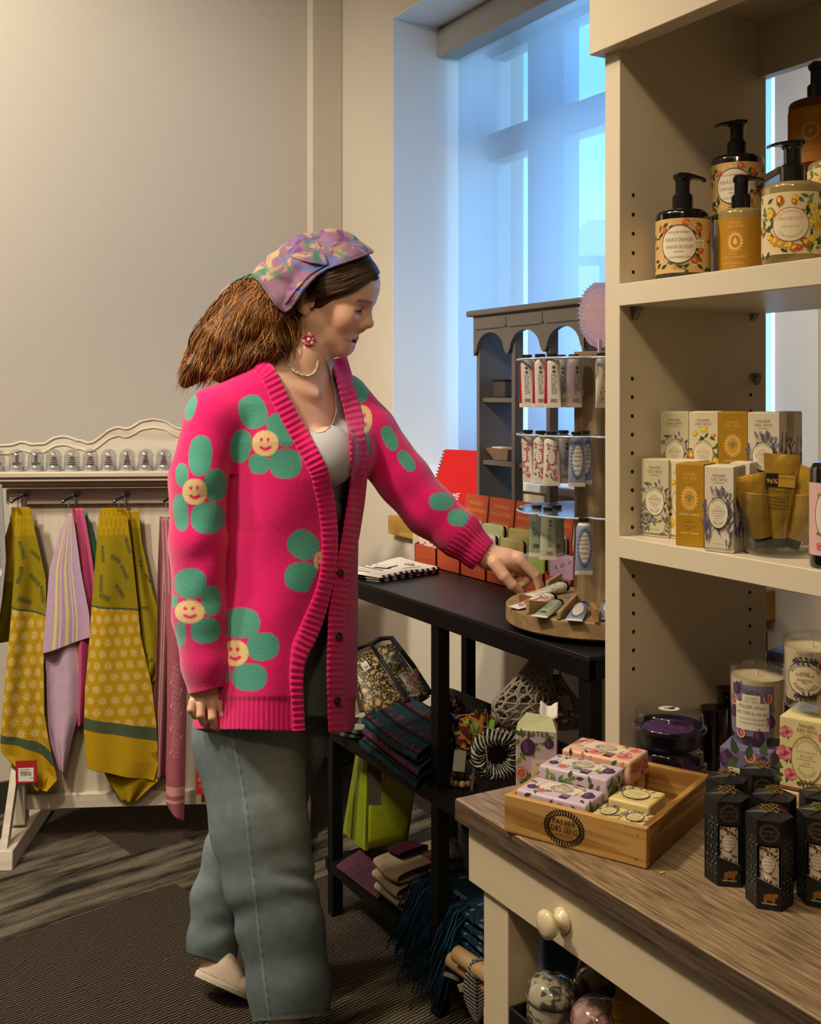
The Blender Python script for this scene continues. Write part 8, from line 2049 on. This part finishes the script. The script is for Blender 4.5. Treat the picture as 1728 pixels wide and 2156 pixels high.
# lime glitter bag on the bottom shelf
GLT = mat('lime glitter', 'bcc82e', .38, metal=.25, var=.35, vscale=420, bump=.6, bscale=420); GLTD = mat('lime shaded panel', '78850f', .5, var=.1)  # front panel lightened, other panels darkened: the fall of light is painted in
r = thing('tote_bag', 'tall lime-green glitter tote standing on the bottom shelf with a brown tag', 'bag', (*onZ(790, 1790, BS).xy, BS))
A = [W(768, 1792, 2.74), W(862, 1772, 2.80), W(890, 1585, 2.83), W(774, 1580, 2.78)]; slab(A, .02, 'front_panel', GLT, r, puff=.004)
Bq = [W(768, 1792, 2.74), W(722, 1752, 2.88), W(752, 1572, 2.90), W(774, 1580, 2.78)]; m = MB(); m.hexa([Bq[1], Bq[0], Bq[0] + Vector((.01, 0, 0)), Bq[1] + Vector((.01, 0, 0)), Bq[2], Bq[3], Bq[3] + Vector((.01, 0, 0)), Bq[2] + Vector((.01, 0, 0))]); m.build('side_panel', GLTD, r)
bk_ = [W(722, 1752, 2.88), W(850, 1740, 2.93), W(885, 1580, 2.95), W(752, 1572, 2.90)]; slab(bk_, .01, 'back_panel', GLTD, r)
tq = MB('5c4c44'); c = W(789, 1650, 2.70); tq.obox(c, (.032, .0015, .108), Matrix.Rotation(math.radians(-28), 3, 'Z')); to = tq.build('swing_tag', VC, r);
fl_ = lambda px, py, z=BS: onZ(px, py, z)
pile([fl_(712, 1830), fl_(800, 1898), fl_(850, 1830), fl_(775, 1790)], BS + .001, 1, .010, 'woven_mat', 'faded plum woven mat lying flat on the bottom shelf', 'mat', lambda u, v, l: ['4a2a38', '553240', '3f2230'][int(u * 40 + v * 31) % 3])
CREAMT = lambda u, v, l: '5a2230' if (l == 2 and .42 < v < .5 and (u * 9 % 1) > .25) else ['8f7f66', '9a8a70'][int(u * 60) % 2]
pile([fl_(780, 1862, BS + .03), fl_(835, 1905, BS + .03), fl_(985, 1850, BS + .03), fl_(940, 1800, BS + .03)], BS + .012, 3, .026, 'folded_towel', 'cream towels with maroon border folded on the bottom shelf', 'towel', CREAMT, wav=.008)
pile([fl_(812, 1800, BS + .09), fl_(840, 1812, BS + .09), fl_(900, 1795, BS + .09), fl_(870, 1785, BS + .09)], BS + .093, 1, .014, 'folded_cloth', 'small maroon cloth folded behind the cream towels', 'cloth', lambda u, v, l: '3a0f1e')
# blue throw with fringe
def indigo(u, v, l): return '55686e' if abs(math.sin(v * 34 + 2 * math.sin(u * 7))) < .12 else ['12283c', '173248', '0f2032'][int(u * 50 + v * 37) % 3]
pile([(1.25, 2.125, 0), (1.25, 1.72, 0), (1.56, 1.72, 0), (1.56, 2.125, 0)], BS + .005, 4, .022, 'folded_throw', 'indigo throw with pale wavy lines folded on the bottom shelf', 'blanket', indigo)
fr = MB(); rn = random.Random(11)
for k in range(260):
    yy = rn.uniform(1.95, 2.15); a = Vector((1.262, yy, BS + .095 - .09 * rn.random() ** 2)); c0 = rn.choice(['14304a', '1a3c56', '10263a', '22485e'])
    p0 = Vector((a.x + .02, a.y, a.z)); dv = Vector((-.062 - .04 * rn.random(), rn.uniform(-.035, .035), -.03 - .09 * rn.random())); fr.tube([p0, p0 + dv * .4 + Vector((-.008, 0, .018)), p0 + dv * .75, p0 + dv * 1.0 + Vector((rn.uniform(-.01, .01), rn.uniform(-.01, .01), -.03))], .0013, 4, c0)
o = fr.build('fringe', VCF, bpy.data.objects.get('folded_throw.001'), smooth=180); o['kind'] = 'stuff'
for k, (px, py, lab) in enumerate(((962, 2012, 'brown paper-wrapped roll on the bottom shelf, upper of two'), (950, 2036, 'brown paper-wrapped roll on the bottom shelf, lower one'))):
    a = W(px, py - 0, 1.0) if False else None
    z = BS + .0175 + (.034 if k == 0 else 0); p = onX(px, py, 1.19 + .012 * k); p.z = z; r = thing('paper_roll', lab, 'roll', (p.x, p.y, z)); m = MB('8a6238'); m.tube([(0, 0, 0), (.012, -.13, .0)], .0165, 18, 'a08058'); m.tube([(-.0006, .0008, 0), (.0, .0, 0)], .0168, 18, '6a4222'); m.build('roll', VC, r, local=True); d = Decal(lambda u, v, h: Vector((u * .3 - .002 - h, u + .001, v + .002))); d.text('HK', 0, -.003, .009, '2a1a10'); d.build('roll_print', PRINT, r, local=True, smooth=None)
card(958, 2058, 2.246, .05, .009, '8f8474', 'slim white paper tag on the bottom shelf below the rolls', .35); card(985, 2074, 2.203, .042, .016, '9a9082', 'white paper tag beside the black-and-white leaf ornament', -.35)
r = thing('leaf_ornament', 'black and white striped leaf ornament low beside the counter leg', 'ornament', W(1004, 2078, 2.155)); m = MB('101012')
def lf(u, v, h=0): w = .028 * math.sin(math.pi * min(1, v * .93 + .06)) ** .8; return W(1004, 2078, 2.155) + Vector((C30, -S30, 0)) * (w * (2 * u - 1)) + Vector((0, 0, .058 - .128 * v)) + Vector((-S30, -C30, 0)) * (h + .004 * math.cos((u - .5) * 3))
m.grid(lf, 40, 60, colfn=lambda u, v: '99948a' if (v * 17 + abs(u - .5) * 5) % 1 < .46 and abs(u - .5) > .03 else '0e0e10'); m.build('leaf', VC, r, solid=.003, smooth=180)
gc = fl_(952, 1772, BS); tag(MB().lathe([(0, 0), (.016, 0), (.016, .16), (.0145, .161), (.0145, .004), (0, .004)], 28, (gc.x, gc.y, BS + .0005)).build('glass_cylinder', clear('grey glass', (.6, .6, .6), .9, .05, 1.5), smooth=50), 'clear glass cylinder standing behind the cream towels', 'vase')

# ------------------------------------------------------------------ under the counter: black tray of trinket boxes
ty = MB('0c0d10'); tz = lz
ty.box(.729, 1.15, .25, 1.032, tz + .0005, tz + .006)
for x0, x1, y0, y1 in ((.729, .733, .25, 1.032), (1.144, 1.15, .25, 1.032), (.729, 1.15, 1.029, 1.032), (.729, 1.15, .25, .256)): ty.box(x0, x1, y0, y1, tz + .0005, tz + .042)
o = ty.build('tray', mat('black tray', vc=True, rough=.35), bevel=.001); tag(o, 'shallow black tray of trinket boxes on the shelf under the counter', 'tray')
def toile(name, base, ink, sc=60):
    m, t, b = bsdf(name); b.inputs['Roughness'].default_value = .12; b.inputs['Coat Weight'].default_value = .5; N = t.nodes.new; L = t.links.new; co = N('ShaderNodeTexCoord')
    nz = N('ShaderNodeTexNoise'); nz.inputs['Scale'].default_value = sc; nz.inputs['Detail'].default_value = 6; nz.inputs['Distortion'].default_value = 1.6; L(co.outputs['Object'], nz.inputs['Vector'])
    n2 = N('ShaderNodeTexNoise'); n2.inputs['Scale'].default_value = sc * 3.2; n2.inputs['Detail'].default_value = 4; L(co.outputs['Object'], n2.inputs['Vector'])
    a = N('ShaderNodeMath'); a.operation = 'MULTIPLY_ADD'; a.inputs[1].default_value = .35; L(n2.outputs['Fac'], a.inputs[0]); L(nz.outputs['Fac'], a.inputs[2])
    r = N('ShaderNodeValToRGB'); r.color_ramp.elements[0].position = .60; r.color_ramp.elements[0].color = (*lin(ink), 1); r.color_ramp.elements[1].position = .72; r.color_ramp.elements[1].color = (*lin(base), 1); L(a.outputs[0], r.inputs[0]); L(r.outputs[0], b.inputs['Base Color']); return m
def trinket(px, d_, r_, h, mt, label, top):
    p = W(px, 2100, d_); z = tz + .0065; r = thing('trinket_box', label, 'box', (p.x, p.y, z), 0, 'toile trinket boxes')
    MB().lathe([(0, 0), (r_ * .80, 0), (r_ * .84, .002), (r_ * .97, h * .35), (r_ * .97, h * .5), (r_ * .92, h * .66), (0, h * .66)], 48).build('box_base', mt, r, local=True, smooth=60)
    MB().lathe([(r_ * .96, h * .665), (r_ * 1.0, h * .68), (r_ * 1.0, h * .74), (r_ * .93, h * .84), (r_ * .70, h * .95), (r_ * .35, h * .995), (0, h)], 48, cap=False).build('lid', mt, r, local=True, smooth=60)
trinket(1162, 1.248, .0308, .078, toile('green toile', 'a09a84', '45443a'), 'grey-green toile trinket box with domed lid, nearest the counter leg', 0)
trinket(1258, 1.19, .0305, .082, toile('pink toile', '9c8078', '6e4a48'), 'dusty pink toile trinket box in front of the others', 0)
trinket(1252, 1.285, .0235, .072, toile('brown toile', '8f8070', '5a4038'), 'brown toile trinket box at the back of the tray', 0)
trinket(1322, 1.275, .0190, .075, toile('grey toile', '97948c', '36363a'), 'black-and-white toile trinket box between the brown and pink ones', 0)
p = W(1372, 2100, 1.16); r = thing('gift_box', 'mustard gold square gift box under the counter edge', 'box', (p.x, p.y, tz + .0065), math.radians(-50)); MB().box(-.035, .035, -.03, .03, 0, .088).build('box_base', mat('mustard card', '8a6412', .5), r, local=True, bevel=.001); MB().box(-.037, .037, -.032, .032, .088, .108).build('lid', mat('mustard lid', '9a7218', .5), r, local=True, bevel=.001)
p = W(1172, 2000, 1.355); r = thing('velvet_pouch', 'blue velvet pouch gathered behind the green toile box', 'pouch', (p.x, p.y, tz + .0005)); m = MB()
m.grid(lambda u, v: Vector((.034 * math.sin(math.pi * (.05 + .82 * v)) ** .7 * math.cos(6.283 * u) * (1 + .08 * math.sin(6.283 * u * 9) * v), .030 * math.sin(math.pi * (.05 + .82 * v)) ** .7 * math.sin(6.283 * u) * (1 + .08 * math.sin(6.283 * u * 9) * v), .125 * v)), 64, 24, wrap=True); m.build('pouch_body', mat('blue velvet', '24487e', .7, sheen=.6, var=.2, vscale=40), r, local=True, smooth=180)
r = thing('tote', 'black cloth bag with white line mark behind the trinket boxes', 'bag', W(1180, 2895, 1.47)); A = [W(1090, 2895, 1.47), W(1330, 2895, 1.47), W(1330, 1870, 1.47), W(1090, 1870, 1.47)]; o, P_, n_ = slab(A, .012, 'bag_body', BLKF, r)
d = Decal(lambda u, v, h: P_(.07 + u * 1.1, .885 + v * .24, 1) + n_ * (h + .0008)); d.line(0, .10, .045, -.10, .012, '8f8c86'); d.line(.025, .02, .07, .055, .009, '8f8c86'); d.build('mark', PRINT, r, smooth=None)
lift = {'pump_bottle', 'cream_carton', 'candle_carton', 'glass_tub', 'lotion_bottle', 'tumbler', 'glass_candle', 'tub_candle', 'gift_pack', 'riser', 'glass_dome', 'display_box', 'tester_carton', 'soap_crate', 'arched_hutch', 'tube_carousel', 'small_basket', 'small_tin', 'small_jar', 'cardboard_tray', 'bead_bracelet', 'glass_cylinder', 'tray'}
for o in list(SC.objects):
    if o.parent is None and o.name.split('.')[0] in lift: o.location.z += .0004
